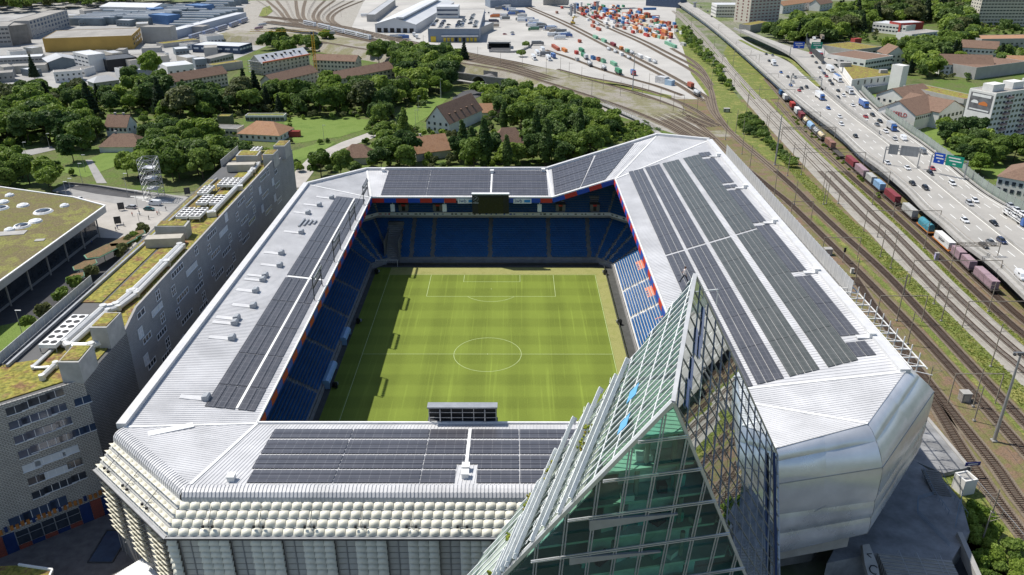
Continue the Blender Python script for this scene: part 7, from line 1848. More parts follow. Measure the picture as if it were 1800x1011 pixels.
for nm, lab, p0, p1, dp, h, rf, wl_, rm_, wn, rs in (('detached_house','white house with brown gable roof near the planted halls',(1556,112),(1590,112),18,7,'gabley',M_plw,M_tile,(4,2,1.4,1.4,2.5,3),6),
 ('terrace_house','terrace house with brown roof and solar panels at the upper right',(1686,100),(1750,104),14,8,'gable',M_plw,M_tile,(9,2,1.5,1.4,2.2,3),5), ('terrace_house','long brown-roofed house above the gallery building',(1652,132),(1742,134),15,8,'gable',M_plw,M_tile,(12,2,1.5,1.4,2.2,3),6),
 ('low_house','house with salmon roof at the right edge',(1768,124),(1830,126),16,6,'gable',M_plw,M_tile_o,(5,1,1.5,1.4,3,3),4), ('flat_block','dark planted flat-roofed block behind the high-rise',(1712,140),(1800,128),24,8,'flat',M_plg,M_tile,None,3),
 ('flat_block','long brown-roofed slab at the far right',(1722,86),(1840,84),24,8,'flat',M_plg,M_tile_o,(14,1,2,1.4,4,3),3), ('corner_house','brown-roofed house at the right edge below the trees',(1745,345),(1830,362),22,9,'hip',M_plw,M_tile,(7,2,1.4,1.6,3.5,3.2),5)):
 bld(nm, lab, p0, p1, dp, h, rf, wl_, rm_, wn, None, rs, 'house' if 'house' in nm else 'building')
bld('tower_block', 'pale slab tower at the top right corner', (1716,46), (1842,46), 20, 40, 'flat', M_plc, M_gravel, (22,12,2.6,1.2,3,3.2), ('l',4,12,2,1.2,3,3.2))
# ---------------------------------------------------------------- yard: containers, lorries, reach stacker
ydir = (G(1130,110) - G(990,36)); YRZ = math.atan2(ydir.y, ydir.x)
clist = [((860,0),[(1050,740,'rust',24),(1190,780,'orange',12.2),(1380,820,'red',6.1),(1500,865,'green',12.2),(1640,900,'blue',6.1),(1740,930,'rust',6.1),(1800,950,'lightgreen',6.1),(1430,640,'rust',6.1),(1460,780,'green',12.2),(1390,925,'grey',6.1),(1590,985,'silver',6.1),(1640,400,'rust',12.2),(1730,450,'rust',12.2),(1480,215,'red',12.2),(1650,265,'red',12.2),(1650,205,'green',6.1),(1560,215,'white',6.1),(1070,185,'brown',6.1),(1150,110,'red',6.1),(1260,200,'grey',6.1),(1340,240,'white',6.1),(1560,300,'white',6.1),(1700,350,'silver',6.1),(1560,130,'rust',6.1),(1640,120,'blue',12.2),(1480,110,'cream',6.1)]),
 ((1040,0),[(60,575,'lightgreen',12.2),(195,630,'lightgreen',12.2),(340,690,'darkred',12.2),(470,750,'orange',6.1),(565,790,'lightgreen',6.1),(640,815,'silver',6.1),(760,875,'white',12.2),(885,920,'white',12.2),(1000,965,'silver',6.1),(270,760,'silver',6.1),(375,800,'silver',6.1),(470,845,'white',6.1),(590,895,'silver',6.1),(30,905,'blue',6.1),(110,925,'rust',6.1),(190,955,'lightgreen',6.1),(350,995,'lightgreen',12.2),(1250,695,'lightgreen',28),(1450,690,'grey',9),(920,130,'blue',16),(990,255,'darkred',12.2),(1040,345,'green',13),(1150,390,'white',6.1),(950,330,'brown',6.1),(250,205,'orange',6.1),(160,180,'paleblue',6.1),(420,235,'rust',12.2),(500,275,'blue',6.1),(520,215,'orange',12.2),(320,255,'rust',6.1),(660,270,'grey',12.2),(440,315,'blue',6.1),(510,345,'paleblue',6.1),(240,290,'white',12.2),(220,350,'white',12.2),(240,420,'grey',6.1),(330,410,'white',6.1),(400,400,'brown',6.1),(520,435,'rust',6.1),(650,335,'rust',12.2),(690,390,'cream',6.1),(770,385,'rust',12.2),(650,435,'white',6.1),(655,495,'red',6.1),(770,490,'orange',6.1),(860,515,'blue',6.1),(900,455,'white',12.2),(940,525,'grey',6.1),(1030,465,'rust',12.2),(1000,560,'orange',6.1),(1075,575,'lightgreen',6.1),(1040,500,'lightgreen',6.1),(1340,475,'grey',6.1),(1420,510,'white',6.1),(1310,365,'blue',6.1),(1330,415,'rust',6.1),(40,265,'rust',12.2),(90,205,'orange',6.1),(100,370,'silver',6.1),(30,340,'rust',6.1),(340,145,'brown',12.2),(60,120,'green',12.2),(1170,520,'white',6.1)])]
ci = {}
for (ox, oy), lst in clist:
 for x, y, c, L in lst: ci.setdefault(c, []).append((ox + x/9, oy + y/9, L))
CN = dict(lightgreen='pale green', darkred='dark red', paleblue='light blue')
for c, lst in ci.items():
 lst.sort()
 for i, (px, py, L) in enumerate(lst):
  p = G(px, py + 1, 1.3); rz = YRZ + random.uniform(-.03,.03)
  if (c, L) in (('blue',16),('darkred',12.2)) and py < 40: rz = 0.1
  container((p.x, p.y, 0.02), rz, CC[c], '%s container in the freight yard%s' % (CN.get(c, c), '' if len(lst) == 1 else ', %s of that colour from the left' % ordn(i)), L, None, 'tank' if c == 'silver' else 'box', 'containers in the freight yard', py > 70)
random.seed(44); extra = 0
for _ in range(1500):
 if extra >= 160: break
 px, py = random.uniform(1000,1180), random.uniform(8,78)
 if not (py < 8 + (px-985)*.36 and py > (px-1075)*.42): continue
 c = random.choice(('rust','white','orange','grey','red','blue','brown','green','white','darkred','cream')); p = G(px, py, 1.3); L = random.choice((6.1,12.2)); z_ = random.choice((0.02,0.02,2.64))
 container((p.x, p.y, 0.02), YRZ + random.choice((0,0,0,.03)), CC[c], '%s container among the densely packed stacks' % CN.get(c, c), L, None, 'box', '%s containers in the packed stacks' % c, False)
 if z_ > 1: c2 = random.choice(('rust','white','orange','blue')); container((p.x, p.y, 2.64), YRZ, CC[c2], '%s container stacked on another in the packed yard' % c2, L, None, 'box', '%s containers stacked second high' % c2, False)
 extra += 1
for i in range(26):
 px, py = sorted(((20,104),(60,100),(105,108),(150,104),(205,98),(250,95),(120,134),(60,136),(240,138),(260,108),(330,112),(360,100),(330,88),(310,98),(140,46),(130,36),(150,30),(205,46),(240,50),(330,60),(10,136),(200,108),(345,122),(215,140),(290,62),(365,78)))[i]
 w_ = random.uniform(14,34); bld('outbuilding', '%s flat outbuilding in the industrial quarter, %s from the left of all outbuildings' % (('grey','white','beige','dark')[i % 4], ordn(i)), (px,py), (px + w_, py - random.uniform(-1,3)), random.uniform(9,18), random.uniform(3.5,7), 'flat', (M_plg, M_plw, M_plc, M_shed)[i % 4], (M_gravel, M_rpale, M_rgrey, M_conc_d)[(i*3) % 4], (int(w_/5),1,1.6,1.1,2.4,3) if i % 2 else None, None, 3, 'outbuilding')
for i in range(44):
 px, py = random.choice(((660,64),(700,68),(30,120),(150,112),(330,104),(650,56),(860,20),(900,60),(240,112),(1640,262),(1650,268),(560,138),(580,142),(745,80))); px += random.uniform(-14,14); py += random.uniform(-3,3); c = random.choice(('white','grey','silver','black','blue','red','navy')); p = G(px, py, .5)
 car((p.x, p.y, .02), random.uniform(0,6), c, '%s car parked in one of the distant yards' % c, 'car', '%s cars parked in the distant yards' % c, False)
tl = [(882,11,'silver','silver'),(890,12,'silver','silver'),(906,21,'grey','silver'),(918,29,'silver','silver'),(931,34,'blue','white'),(938,38,'white','white'),(946,43,'white','white'),(938,52,'green','green'),(970,49,'white','white'),(975,55,'tan','tan'),(972,62,'white','white'),(984,67,'white','white'),(996,63,'blue','blue'),(986,56,'grey','grey'),(944,94,'white','white'),(953,88,'white','white'),(964,103,'white','white'),(972,99,'white','blue'),(938,102,'white','white'),(870,29,'orange','orange'),(868,38,'navy','navy'),(868,46,'tan','tan'),(945,77,'grey','grey')]
for i, (px, py, c1, c2) in enumerate(tl):
 p = G(px, py, 1.2); rz = 0.12 if py < 80 else YRZ
 truck((p.x, p.y, 0.03), rz + (PI if i % 2 else 0), c1, c2, '%s lorry in the freight yard, %s from the left among all lorries' % (c2, ordn(sorted(q[0] for q in tl).index(px))), 9, None, 'lorries in the freight yard', False)
for i in range(34):
 px, py = random.choice(((890,16),(905,24),(925,34),(945,46),(962,52),(880,30),(985,60),(640,30),(700,66),(950,96))); px += random.uniform(-12,12); py += random.uniform(-4,4); p = G(px, py, 1); c_ = random.choice(('white','silver','white','grey','blue'))
 truck((p.x, p.y, .03), random.choice((.12, .12 + PI)), random.choice(('white','blue','grey')), c_, '%s lorry in the crowded lorry park' % c_, 9, None, '%s lorries in the lorry park' % c_, False)
for i, (px, py) in enumerate(((692,50),(711,53),(663,48),(810,70),(728,62),(733,66))):
 p = G(px, py, 1); truck((p.x, p.y, 0.03), PI/2, 'white', 'white', 'white van lorry parked at the warehouse docks, %s from the left' % ordn([663,692,711,728,733,810].index(px)), 4.5, None, 'lorries at the docks', False)
p = G(1007, 42, 0); t = thing('reach_stacker', 'yellow reach stacker beside the red containers in the freight yard', 'crane', (p.x, p.y, 0), YRZ)
MB().box((0,0,1.6), (7,3.2,1.6)).build('chassis', paint('yellow'), t); MB().bar((-3,0,2.6), (5.5,0,8.6), 1.0, 1.0).build('boom', paint('yellow'), t); MB().box((-0.5,0,3.2), (1.8,1.6,1.8)).build('cab', M_cglass, t); MB().box((6,0,7.6), (1,6,0.8)).build('spreader', paint('yellow'), t)
for xx in (-2.4, 2.4):
 for s in (-1.5, 1.5): MB().tube((xx,s-.4,.9), (xx,s+.4,.9), .9, 12).build('wheel', M_tyre, t)
p = G(1068, 148, 0)
bld('graffiti_hut', 'pale track hut with blue graffiti near the yard tip', (1151,145), (1168,148), 5, 4, 'flat', mat('graffiti_pale', (0.5,0.5,0.5), 0.8, var=0.3, scale=0.6), M_rpale, None, None, 3, 'hut'); bld('blue_hut', 'small pale blue hut at the yard tip', (1168,149), (1180,151), 4, 3, 'flat', mat('hut_blue', (0.35,0.48,0.6), 0.7, var=0.1), M_rpale, None, None, 3, 'hut')
p = G(1113, 132, 0); truck((p.x, p.y, 0.03), YRZ, 'red', 'blue', 'blue and red shunting lorry at the container row end', 5)
for (px, py, c, L, k, nm) in ((1087,125,'green',11,'box','green'), (1030,100,'silver',6,'box','grey'), (1037,112,'silver',6,'tank','silver tank'), (1062,119,'silver',6,'tank','silver tank'), (1214,150,'rust',7,'box','red'), (1225,163,'silver',8,'tank','white tank')):
 p = G(px, py, 2); wagon((p.x, p.y, 0.1), YRZ, L + 1.5, 'flat wagon carrying the %s load on the yard siding at its x-order %s' % (nm, ordn([1030,1037,1062,1087,1214,1225].index(px))), None, 'wagons on the yard sidings')
 container((p.x, p.y, 1.35), YRZ, CC[c], '%s load on the yard siding wagon, %s from the left' % (nm, ordn([1030,1037,1062,1087,1214,1225].index(px))), L, None, k, 'loads on the yard sidings', False)
# passenger trains
def coach(p, rz, label, m_, group):
 t = thing('railway_coach', label, 'train', p, rz, group); b = MB(); loft_x([(-12.4,1.2,.6,1.3,3.7),(-12,1.4,.6,1.4,4.2),(12,1.4,.6,1.4,4.2),(12.4,1.2,.6,1.3,3.7)], None, b); b.build('body', m_, t)
 for s in (-1, 1):
  for zz in (1.6, 3.2): MB().box((0, s*1.42, zz), (22, .06, .7)).build('window_band', M_glassdark, t)
 MB().box((0,0,4.25), (20,1.6,.15)).build('roof_strip', M_greymetal, t); MB().box((0,0,.5), (22,2.2,.5)).build('underframe', M_darkmetal, t)
for nm, xs, lab, m_ in (('R1', [(545,45.5),(570,51),(594,57),(618,62.5),(640,68)], 'white double-deck coach on the curved railway', paint('white')), ('tr', [(345,67),(368,60),(390,53),(412,46),(428,40)], 'pale blue coach beside the train shed', mat('coach_blue', (0.24,0.29,0.42), 0.4, var=0.15, scale=0.2))):
 for i, (px, py) in enumerate(xs):
  p = G(px, py, 6 if nm == 'R1' else 0.2); q = G(xs[min(i+1, len(xs)-1)][0], xs[min(i+1, len(xs)-1)][1], 6 if nm == 'R1' else 0.2) if i < len(xs)-1 else p*2 - G(xs[i-1][0], xs[i-1][1], 6 if nm == 'R1' else 0.2); d = q - p
  coach((p.x, p.y, p.z + 0.2), math.atan2(d.y, d.x), '%s, %s from the left' % (lab, ordn(i)), m_, lab.split(' coach')[0] + ' coaches')
for i, (px, py) in enumerate(((449,57),(455,49),(461,43))):
 p = G(px, py, 1.5); container((p.x, p.y, 0.4), 1.15, CC['mauve'] if i < 2 else CC['silver'], 'brown tank wagon in the fan of tracks, %s from the front' % ordn(i), 12, None, 'tank', 'tank wagons in the rail fan')
# tower crane in front of the cream block
p = G(556, 130, 0); t = thing('tower_crane', 'yellow lattice tower crane beside the cream apartment block', 'crane', (p.x, p.y, 0)); M_cr = mat('crane_yellow', (0.62,0.38,0.04), 0.6, var=0.1)
b = MB()
for sx in (-.8,.8):
 for sy in (-.8,.8): b.bar((sx,sy,0), (sx,sy,30), .18, .18)
for k in range(15): z = k*2; b.bar((-.8,-.8,z), (.8,-.8,z+2), .12, .12); b.bar((.8,-.8,z), (.8,.8,z+2), .12, .12); b.bar((.8,.8,z), (-.8,.8,z+2), .12, .12); b.bar((-.8,.8,z), (-.8,-.8,z+2), .12, .12)
b.build('mast', M_cr, t); b = MB()
for yy in (-.6,.6): b.bar((-45,yy,30.5), (18,yy,30.5), .16, .16)
b.bar((-45,0,31.8), (10,0,31.8), .16, .16)
for k in range(28): x_ = -45 + k*2; b.bar((x_,-.6,30.5), (x_+1,0,31.8), .1, .1); b.bar((x_+1,0,31.8), (x_+2,.6,30.5), .1, .1)
b.build('jib', M_cr, t); MB().box((15,0,29.8), (4,1.6,1.8)).build('counterweight', M_conc, t); MB().box((0,-1.4,29.6), (1.4,1.4,1.8)).build('cabin', M_glassb, t)
# flyover piers at the top edge
for i, (px, py) in enumerate(((1004,28),(1010,24),(1050,20),(1192,8),(1220,22))):
 p = G(px, py, 0); t = thing('bridge_pier', 'grey flyover pier at the top edge, %s from the left' % ordn(i), 'pillar', (p.x, p.y, 0), 0, 'flyover piers'); MB().tube((0,0,0), (0,0,11), 1.6, 8).build('shaft', M_greymetal, t); MB().box((0,0,11.4), (5,4,0.8)).build('cap', M_greymetal, t)
o = MB(); c = resample([G(a_, b_, 12) for a_, b_ in ((960,-8),(1010,-3),(1060,-2),(1110,-4))], 10); struct(beam(c, 12, 1.4).build('flyover_deck', M_greymetal, fix=False))
# ================================================================== TREES
def leafmat(name, c1, c2):
 m = bpy.data.materials.new(name); m.use_nodes = True; t = m.node_tree; out = t.nodes['Material Output']; b = t.nodes['Principled BSDF']
 b.inputs['Roughness'].default_value = 0.55; b.inputs['Specular IOR Level'].default_value = 0.25
 oi = t.nodes.new('ShaderNodeObjectInfo'); ge = t.nodes.new('ShaderNodeNewGeometry')
 ad = t.nodes.new('ShaderNodeMath'); ad.operation = 'MULTIPLY_ADD'; ad.inputs[1].default_value = 0.35; ad.inputs[2].default_value = 0.0
 t.links.new(ge.outputs['Random Per Island'], ad.inputs[0])
 a2 = t.nodes.new('ShaderNodeMath'); a2.operation = 'MULTIPLY_ADD'; a2.inputs[1].default_value = 0.75; t.links.new(oi.outputs['Random'], a2.inputs[0]); t.links.new(ad.outputs[0], a2.inputs[2])
 mx = t.nodes.new('ShaderNodeMix'); mx.data_type = 'RGBA'; mx.inputs[6].default_value = (*c1, 1); mx.inputs[7].default_value = (*c2, 1)
 t.links.new(a2.outputs[0], mx.inputs[0]); t.links.new(mx.outputs[2], b.inputs['Base Color'])
 tr = t.nodes.new('ShaderNodeBsdfTranslucent'); t.links.new(mx.outputs[2], tr.inputs[0])
 ms = t.nodes.new('ShaderNodeMixShader'); ms.inputs[0].default_value = 0.42; t.links.new(b.outputs[0], ms.inputs[1]); t.links.new(tr.outputs[0], ms.inputs[2]); t.links.new(ms.outputs[0], out.inputs[0])
 return m
LEAF = dict(mid=leafmat('leaf_mid', (0.08,0.145,0.025), (0.22,0.31,0.065)), dark=leafmat('leaf_dark', (0.045,0.095,0.026), (0.14,0.21,0.058)), light=leafmat('leaf_light', (0.13,0.22,0.028), (0.29,0.38,0.07)), con=leafmat('leaf_conifer', (0.022,0.045,0.022), (0.05,0.08,0.035)), olive=leafmat('leaf_olive', (0.075,0.10,0.035), (0.17,0.19,0.075)))
M_bark = mat('bark', (0.085,0.065,0.045), 0.95, var=0.25, scale=2)
import numpy as np
def crown_mesh(name, m, seed, kind, nleaf):
 """leaf-sized quads spread through the crown's lobes; unit crown: radius 1, from z 0.22 to 1.0 of a height of 1"""
 rng = np.random.default_rng(seed)
 if kind == 'round':
  lobes = [((0,0,0.66), 0.62, 0.26)]
  for k in range(rng.integers(9, 13)):
   a = rng.uniform(0, 2*PI); r = rng.uniform(0.35, 0.68); z = rng.uniform(0.36, 0.84); lobes.append(((r*math.cos(a)*(1.15 - abs(z-0.55)), r*math.sin(a)*(1.15 - abs(z-0.55)), z), rng.uniform(0.26, 0.42), rng.uniform(0.11, 0.17)))
 elif kind == 'poplar':
  lobes = [((rng.uniform(-.12,.12), rng.uniform(-.12,.12), 0.14 + 0.08*k), 0.95 - 0.075*abs(k-4)**1.15, 0.09) for k in range(11)]
 elif kind == 'conifer':
  lobes = [((0,0,0.15 + 0.085*k), 0.95*(1 - k/10.5) + 0.06, 0.06) for k in range(10)]
 else:   # bush
  lobes = []
  for k in range(9):
   a = rng.uniform(0, 2*PI); r = rng.uniform(0, 0.6); lobes.append(((r*math.cos(a), r*math.sin(a), rng.uniform(0.3, 0.62)), rng.uniform(0.35, 0.5), rng.uniform(0.22, 0.36)))
 w = np.array([l[1]**2 for l in lobes]); w /= w.sum(); idx = rng.choice(len(lobes), nleaf, p=w)
 C = np.array([l[0] for l in lobes])[idx]; Rr = np.array([l[1] for l in lobes])[idx]; Rz = np.array([l[2] for l in lobes])[idx]
 d = rng.normal(size=(nleaf, 3)); d /= np.linalg.norm(d, axis=1)[:, None]; d[:, 2] = np.where(d[:, 2] < -0.3, -d[:, 2], d[:, 2])
 rad = rng.uniform(0.72, 1.05, nleaf)
 P_ = C + d*rad[:, None]*np.stack([Rr, Rr, Rz], 1)
 n = d + rng.normal(size=(nleaf, 3))*0.55; n /= np.linalg.norm(n, axis=1)[:, None]
 a = np.cross(n, rng.normal(size=(nleaf, 3))); a /= np.linalg.norm(a, axis=1)[:, None]; b = np.cross(n, a)
 return P_, a, b, rng
def make_crown(name, m, seed, kind, nleaf, leaf, R_, H_):
 P_, a, b, rng = crown_mesh(name, m, seed, kind, nleaf)
 P_ = P_*np.array([R_, R_, H_]); s = leaf*rng.uniform(0.6, 1.35, len(P_))[:, None]
 q = np.stack([P_ - a*s - b*s*.6, P_ + a*s*.5 - b*s, P_ + a*s + b*s*.6, P_ - a*s*.5 + b*s], 1).reshape(-1, 3)
 me = bpy.data.meshes.new(name); me.from_pydata(q.tolist(), [], [(4*i, 4*i+1, 4*i+2, 4*i+3) for i in range(len(P_))]); me.materials.append(m); me.update(); return me
def make_trunk(R_, H_, th):
 b = MB(); b.tube((0,0,-0.2), (0,0,H_*0.32), 0.035*H_*0.55, 7, None, 0.022*H_*0.55).tube((0,0,H_*0.32), (0.02*R_,0,H_*0.8), 0.022*H_*0.55, 6, None, 0.006*H_)
 for k in range(6):
  a = k*1.05; z = H_*(0.28 + 0.06*k); b.tube((0,0,z), (R_*0.55*math.cos(a), R_*0.55*math.sin(a), z + H_*0.18), 0.012*H_, 5, None, 0.004*H_)
 return b.mesh('trunk', M_bark)
PROT = {}
def proto(kind, tone, var, nleaf, leaf, R_, H_):
 k = (kind, tone, var)
 if k not in PROT: PROT[k] = (make_crown('crown', LEAF[tone], hash(k) % 1000 if False else (len(PROT)*17 + 3), kind, nleaf, leaf, R_, H_), make_trunk(R_, H_, 1), R_, H_)
 return PROT[k]
for tone in ('mid', 'dark', 'light', 'olive'):
 for v in range(3): proto('round', tone, v, 3600, 0.42, 5.0, 11.0)
proto('poplar', 'dark', 0, 3000, 0.36, 2.6, 18.0); proto('poplar', 'mid', 0, 3000, 0.36, 2.6, 18.0); proto('conifer', 'con', 0, 2600, 0.34, 3.0, 13.0)
for tone in ('mid', 'light', 'dark', 'olive'):
 for v in range(2): proto('bush', tone, v, 1500, 0.22, 2.2, 2.6)
NT = [0]
TONE = dict(mid='mid green', dark='dark green', light='bright yellow-green', olive='grey-green', con='dark')
REQ = []
def tree(loc, R_, H_, kind, tone, label, group):
 REQ.append((tuple(loc), R_, H_, kind, tone, label, group))
def plant(loc, R_, H_, kind, tone, label, group):
 v = random.randrange(3 if kind == 'round' else (2 if kind == 'bush' else 1))
 cm, tm, pr, ph = PROT[(kind, tone, v)]; nm = {'round': 'broadleaf_tree', 'poplar': 'poplar_tree', 'conifer': 'conifer_tree', 'bush': 'bush'}[kind]
 t = thing(nm, label, 'bush' if kind == 'bush' else 'tree', loc, random.uniform(0, 6.28), group); t.scale = (R_/pr, R_/pr, H_/ph)
 inst(cm, 'crown', t); inst(tm, 'trunk' if kind != 'bush' else 'stem', t); NT[0] += 1
 return t
def inpoly(x, y, poly):
 c = False; j = len(poly) - 1
 for i in range(len(poly)):
  if ((poly[i][1] > y) != (poly[j][1] > y)) and (x < (poly[j][0]-poly[i][0])*(y-poly[i][1])/(poly[j][1]-poly[i][1]) + poly[i][0]): c = not c
  j = i
 return c
# parts of the view that must stay open (house fronts, roofs, lawns, roads, tracks)
OPEN = [(186,203,240,241),(190,252,240,264),(420,206,500,248),(386,205,408,222),(432,200,502,214),(508,228,530,242),(303,126,400,148),(462,84,548,118),(492,120,556,142),(548,82,648,124),(606,113,690,134),(752,170,846,226),(740,242,788,262),(876,234,920,252),(612,260,650,272),(515,210,640,243),(510,256,590,280),(700,190,750,215),(808,122,876,146),(110,268,215,296),(0,258,95,278),(152,288,186,320),(-20,80,420,98),(1470,76,1548,100),(1470,100,1566,128),(1480,110,1580,168),(1590,140,1690,182),(1565,165,1688,215),(1688,146,1800,205),(1660,116,1742,126),(1700,82,1748,96),(1562,95,1588,106),(1545,42,1650,64),(1318,0,1366,36),(1258,0,1316,30),(1718,0,1800,36),(1375,10,1462,22),(1772,106,1800,122),(1720,122,1800,138),(1750,294,1800,335),(1725,62,1800,80),(0,112,150,142),(165,130,210,152)]
placed = []
def forest(poly, space, hr, rr, tones, zone, group, seed, kinds=('round',), open_=True, pad=0.45, zb=0.0, maxn=999):
 rnd = random.Random(seed); W_ = [G(a, b, 0) for a, b in poly]; x0, x1 = min(p.x for p in W_), max(p.x for p in W_); y0, y1 = min(p.y for p in W_), max(p.y for p in W_); n = 0
 y = y0
 while y < y1:
  x = x0 + rnd.uniform(0, space)
  while x < x1:
   px_, py_ = x + rnd.uniform(-.42,.42)*space, y + rnd.uniform(-.42,.42)*space; x += space
   if n >= maxn: break
   u, v = pix((px_, py_, 0))
   if not inpoly(u, v, poly): continue
   H_ = rnd.uniform(*hr)*(1.12 if 'bush' not in kinds else 1); R_ = H_*rnd.uniform(*rr)
   u2, v2 = pix((px_, py_, H_)); um, vm = pix((px_, py_, H_*0.6)); sc = FPX/((V((px_, py_, 0)) - CAM).dot(FW)); hw_ = R_*sc*pad*1.5
   if open_ and any(um + hw_ > a and um - hw_ < c and v > b and v2 + (v-v2)*.12 < d for a, b, c, d in OPEN): continue
   if any((px_-a)**2 + (py_-b)**2 < (0.55*(R_+r))**2 for a, b, r in placed[-160:]): continue
   placed.append((px_, py_, R_)); tone = rnd.choice(tones); kind = rnd.choice(kinds); 
   if kind == 'conifer': tone = 'con'; R_ *= 0.6; H_ *= 1.15
   if kind == 'poplar': tone = 'dark'; R_ *= 0.45; H_ *= 1.35
   sz = 'tall' if H_ > hr[0] + 0.66*(hr[1]-hr[0]) else ('middling' if H_ > hr[0] + 0.33*(hr[1]-hr[0]) else 'low')
   tree((px_, py_, zb), R_, H_, kind, tone, '%s %s %s %s' % (sz, TONE[tone], {'round': 'tree', 'conifer': 'conifer', 'poplar': 'poplar', 'bush': 'bush'}[kind], zone), group); n += 1
  y += space
 return n
random.seed(5)
forest([(-60,136),(60,150),(160,160),(230,158),(300,168),(330,180),(400,166),(480,168),(560,150),(590,160),(690,146),(800,105),(830,125),(800,150),(740,165),(690,190),(640,200),(560,205),(500,202),(430,200),(360,215),(250,205),(180,205),(100,210),(-60,200)], 7.6, (9,18), (0.42,0.56), ['mid','mid','dark','dark','olive','light'], 'in the wood below the industrial quarter', 'trees in the wood on the left', 1, ('round','round','round','round','round','round','conifer'))
forest([(-80,205),(100,205),(180,215),(180,275),(120,260),(60,255),(-80,265)], 8.5, (10,16), (0.45,0.58), ['mid','dark','light'], 'beside the curved road at the left edge', 'trees by the curved road', 2)
forest([(232,250),(300,232),(370,250),(430,262),(440,290),(390,312),(320,316),(250,316),(196,318),(190,295),(225,272)], 7.8, (9,15), (0.45,0.58), ['mid','dark','dark','light'], 'between the white house and the office block', 'trees behind the office block', 3)
forest([(-60,330),(10,335),(60,342),(125,348),(140,338),(95,315),(40,300),(-60,300)], 9.5, (9,13), (0.45,0.55), ['mid','light','mid'], 'behind the planted hall roof', 'trees behind the planted hall', 4, open_=False)
forest([(540,310),(600,300),(700,305),(800,305),(900,305),(960,300),(1020,292),(1070,270),(1060,250),(1010,235),(930,225),(860,235),(800,250),(720,235),(660,250),(620,265),(590,290)], 7.2, (9,16), (0.42,0.56), ['mid','dark','mid','light','dark'], 'behind the far stand', 'trees behind the far stand', 5, ('round','round','round','round','round','round','poplar'))
forest([(810,150),(870,160),(930,168),(990,182),(1050,205),(1100,228),(1060,255),(1000,235),(930,215),(880,205),(850,190),(820,175)], 6.4, (7,12), (0.45,0.6), ['mid','light','mid','dark'], 'on the slope below the curved railway', 'trees on the railway slope', 6)
forest([(640,180),(700,165),(770,150),(800,160),(760,185),(700,215),(660,235),(640,215)], 10, (8,15), (0.38,0.5), ['mid','dark','light'], 'near the road to the railway arch', 'trees by the arch road', 7)
forest([(640,110),(700,98),(790,112),(812,128),(800,150),(720,150),(660,150)], 7.6, (10,17), (0.45,0.56), ['mid','dark','mid'], 'between the apartment blocks and the railway', 'trees by the railway', 8)
forest([(450,86),(500,76),(560,84),(548,100),(500,96)], 10, (8,14), (0.4,0.5), ['mid','dark'], 'behind the scaffolded block', 'trees by the rail fan', 9, open_=False)
forest([(-100,26),(60,22),(170,14),(300,8),(380,1),(100,-6),(-200,-4)], 15, (13,21), (0.5,0.62), ['mid','dark','dark','olive'], 'on the skyline wood at the top left', 'trees at the top left', 10, open_=False, maxn=150)
forest([(1378,70),(1400,52),(1440,40),(1500,30),(1560,10),(1720,4),(1740,50),(1700,72),(1640,60),(1560,50),(1500,62),(1462,84),(1420,78)], 10, (12,20), (0.45,0.56), ['mid','dark','mid','olive','light'], 'in the wood beyond the exit ramp', 'trees beyond the exit ramp', 11, ('round','round','round','round','conifer'))
forest([(1330,62),(1380,50),(1430,60),(1420,82),(1370,75)], 12, (10,16), (0.4,0.52), ['mid','dark','light'], 'beside the beige tower block', 'trees by the tower block', 12, maxn=30)
forest([(1548,98),(1600,84),(1660,72),(1720,92),(1800,90),(1800,150),(1740,150),(1690,160),(1620,140),(1580,128),(1560,115)], 7.2, (8,15), (0.45,0.6), ['mid','dark','light','mid'], 'among the houses on the right', 'trees among the right-hand houses', 13, ('round','round','round','conifer'))
forest([(1640,250),(1665,240),(1700,246),(1760,258),(1830,270),(1840,335),(1770,335),(1712,306),(1675,280)], 6.6, (7,13), (0.45,0.58), ['mid','dark','light','dark'], 'below the white high-rise', 'trees below the high-rise', 14)
forest([(1466,104),(1500,96),(1560,90),(1600,86),(1700,72),(1760,60),(1800,60),(1800,100),(1640,110),(1560,104)], 9, (8,14), (0.45,0.58), ['mid','dark','light'], 'around the upper right houses', 'trees round the upper right houses', 16)
forest([(1655,236),(1700,246),(1740,262),(1700,275),(1660,255)], 8, (8,13), (0.42,0.55), ['mid','dark'], 'in front of the white high-rise wall', 'trees below the high-rise', 15, open_=False)
# single trees that stand out
for px, py, H_, R_, kind, tone, lab in ((712,268,22,3.4,'poplar','mid','tall slim poplar left of the white farmhouse'), (853,300,24,3.6,'poplar','dark','tall slim poplar just behind the scoreboard roof'), (575,80,15,8,'round','light','big round bright tree above the cream apartment block'), (272,148,24,9,'round','light','very tall bright tree beside the white workshop'), (62,140,18,3.6,'conifer','con','dark spire conifer at the industrial edge'),
 (305,318,15,6.2,'round','mid','round street tree left of the lattice tower'), (358,318,16,6.8,'round','mid','round street tree right of the lattice tower'), (262,316,14,6,'round','light','bright street tree beside the zebra crossing'), (225,312,13,5.2,'round','light','bright street tree left of the zebra crossing'), (130,285,14,6.5,'round','dark','dark tree on the traffic island'), (565,312,13,6.5,'round','mid','round tree at the far left stand corner'), (600,312,13,6,'round','mid','second round tree along the far left stand corner'),
 (915,100,6,5,'bush','mid','big bush on the planted mound by the tunnel mouth'), (925,84,6,4.5,'bush','mid','smaller bush on the planted mound by the tunnel mouth'), (1655,243,12,4.8,'round','light','bright small tree beside the lettered hall')):
 p = G(px, py, 0); plant((p.x, p.y, 0), R_, H_, kind, tone, lab, None)
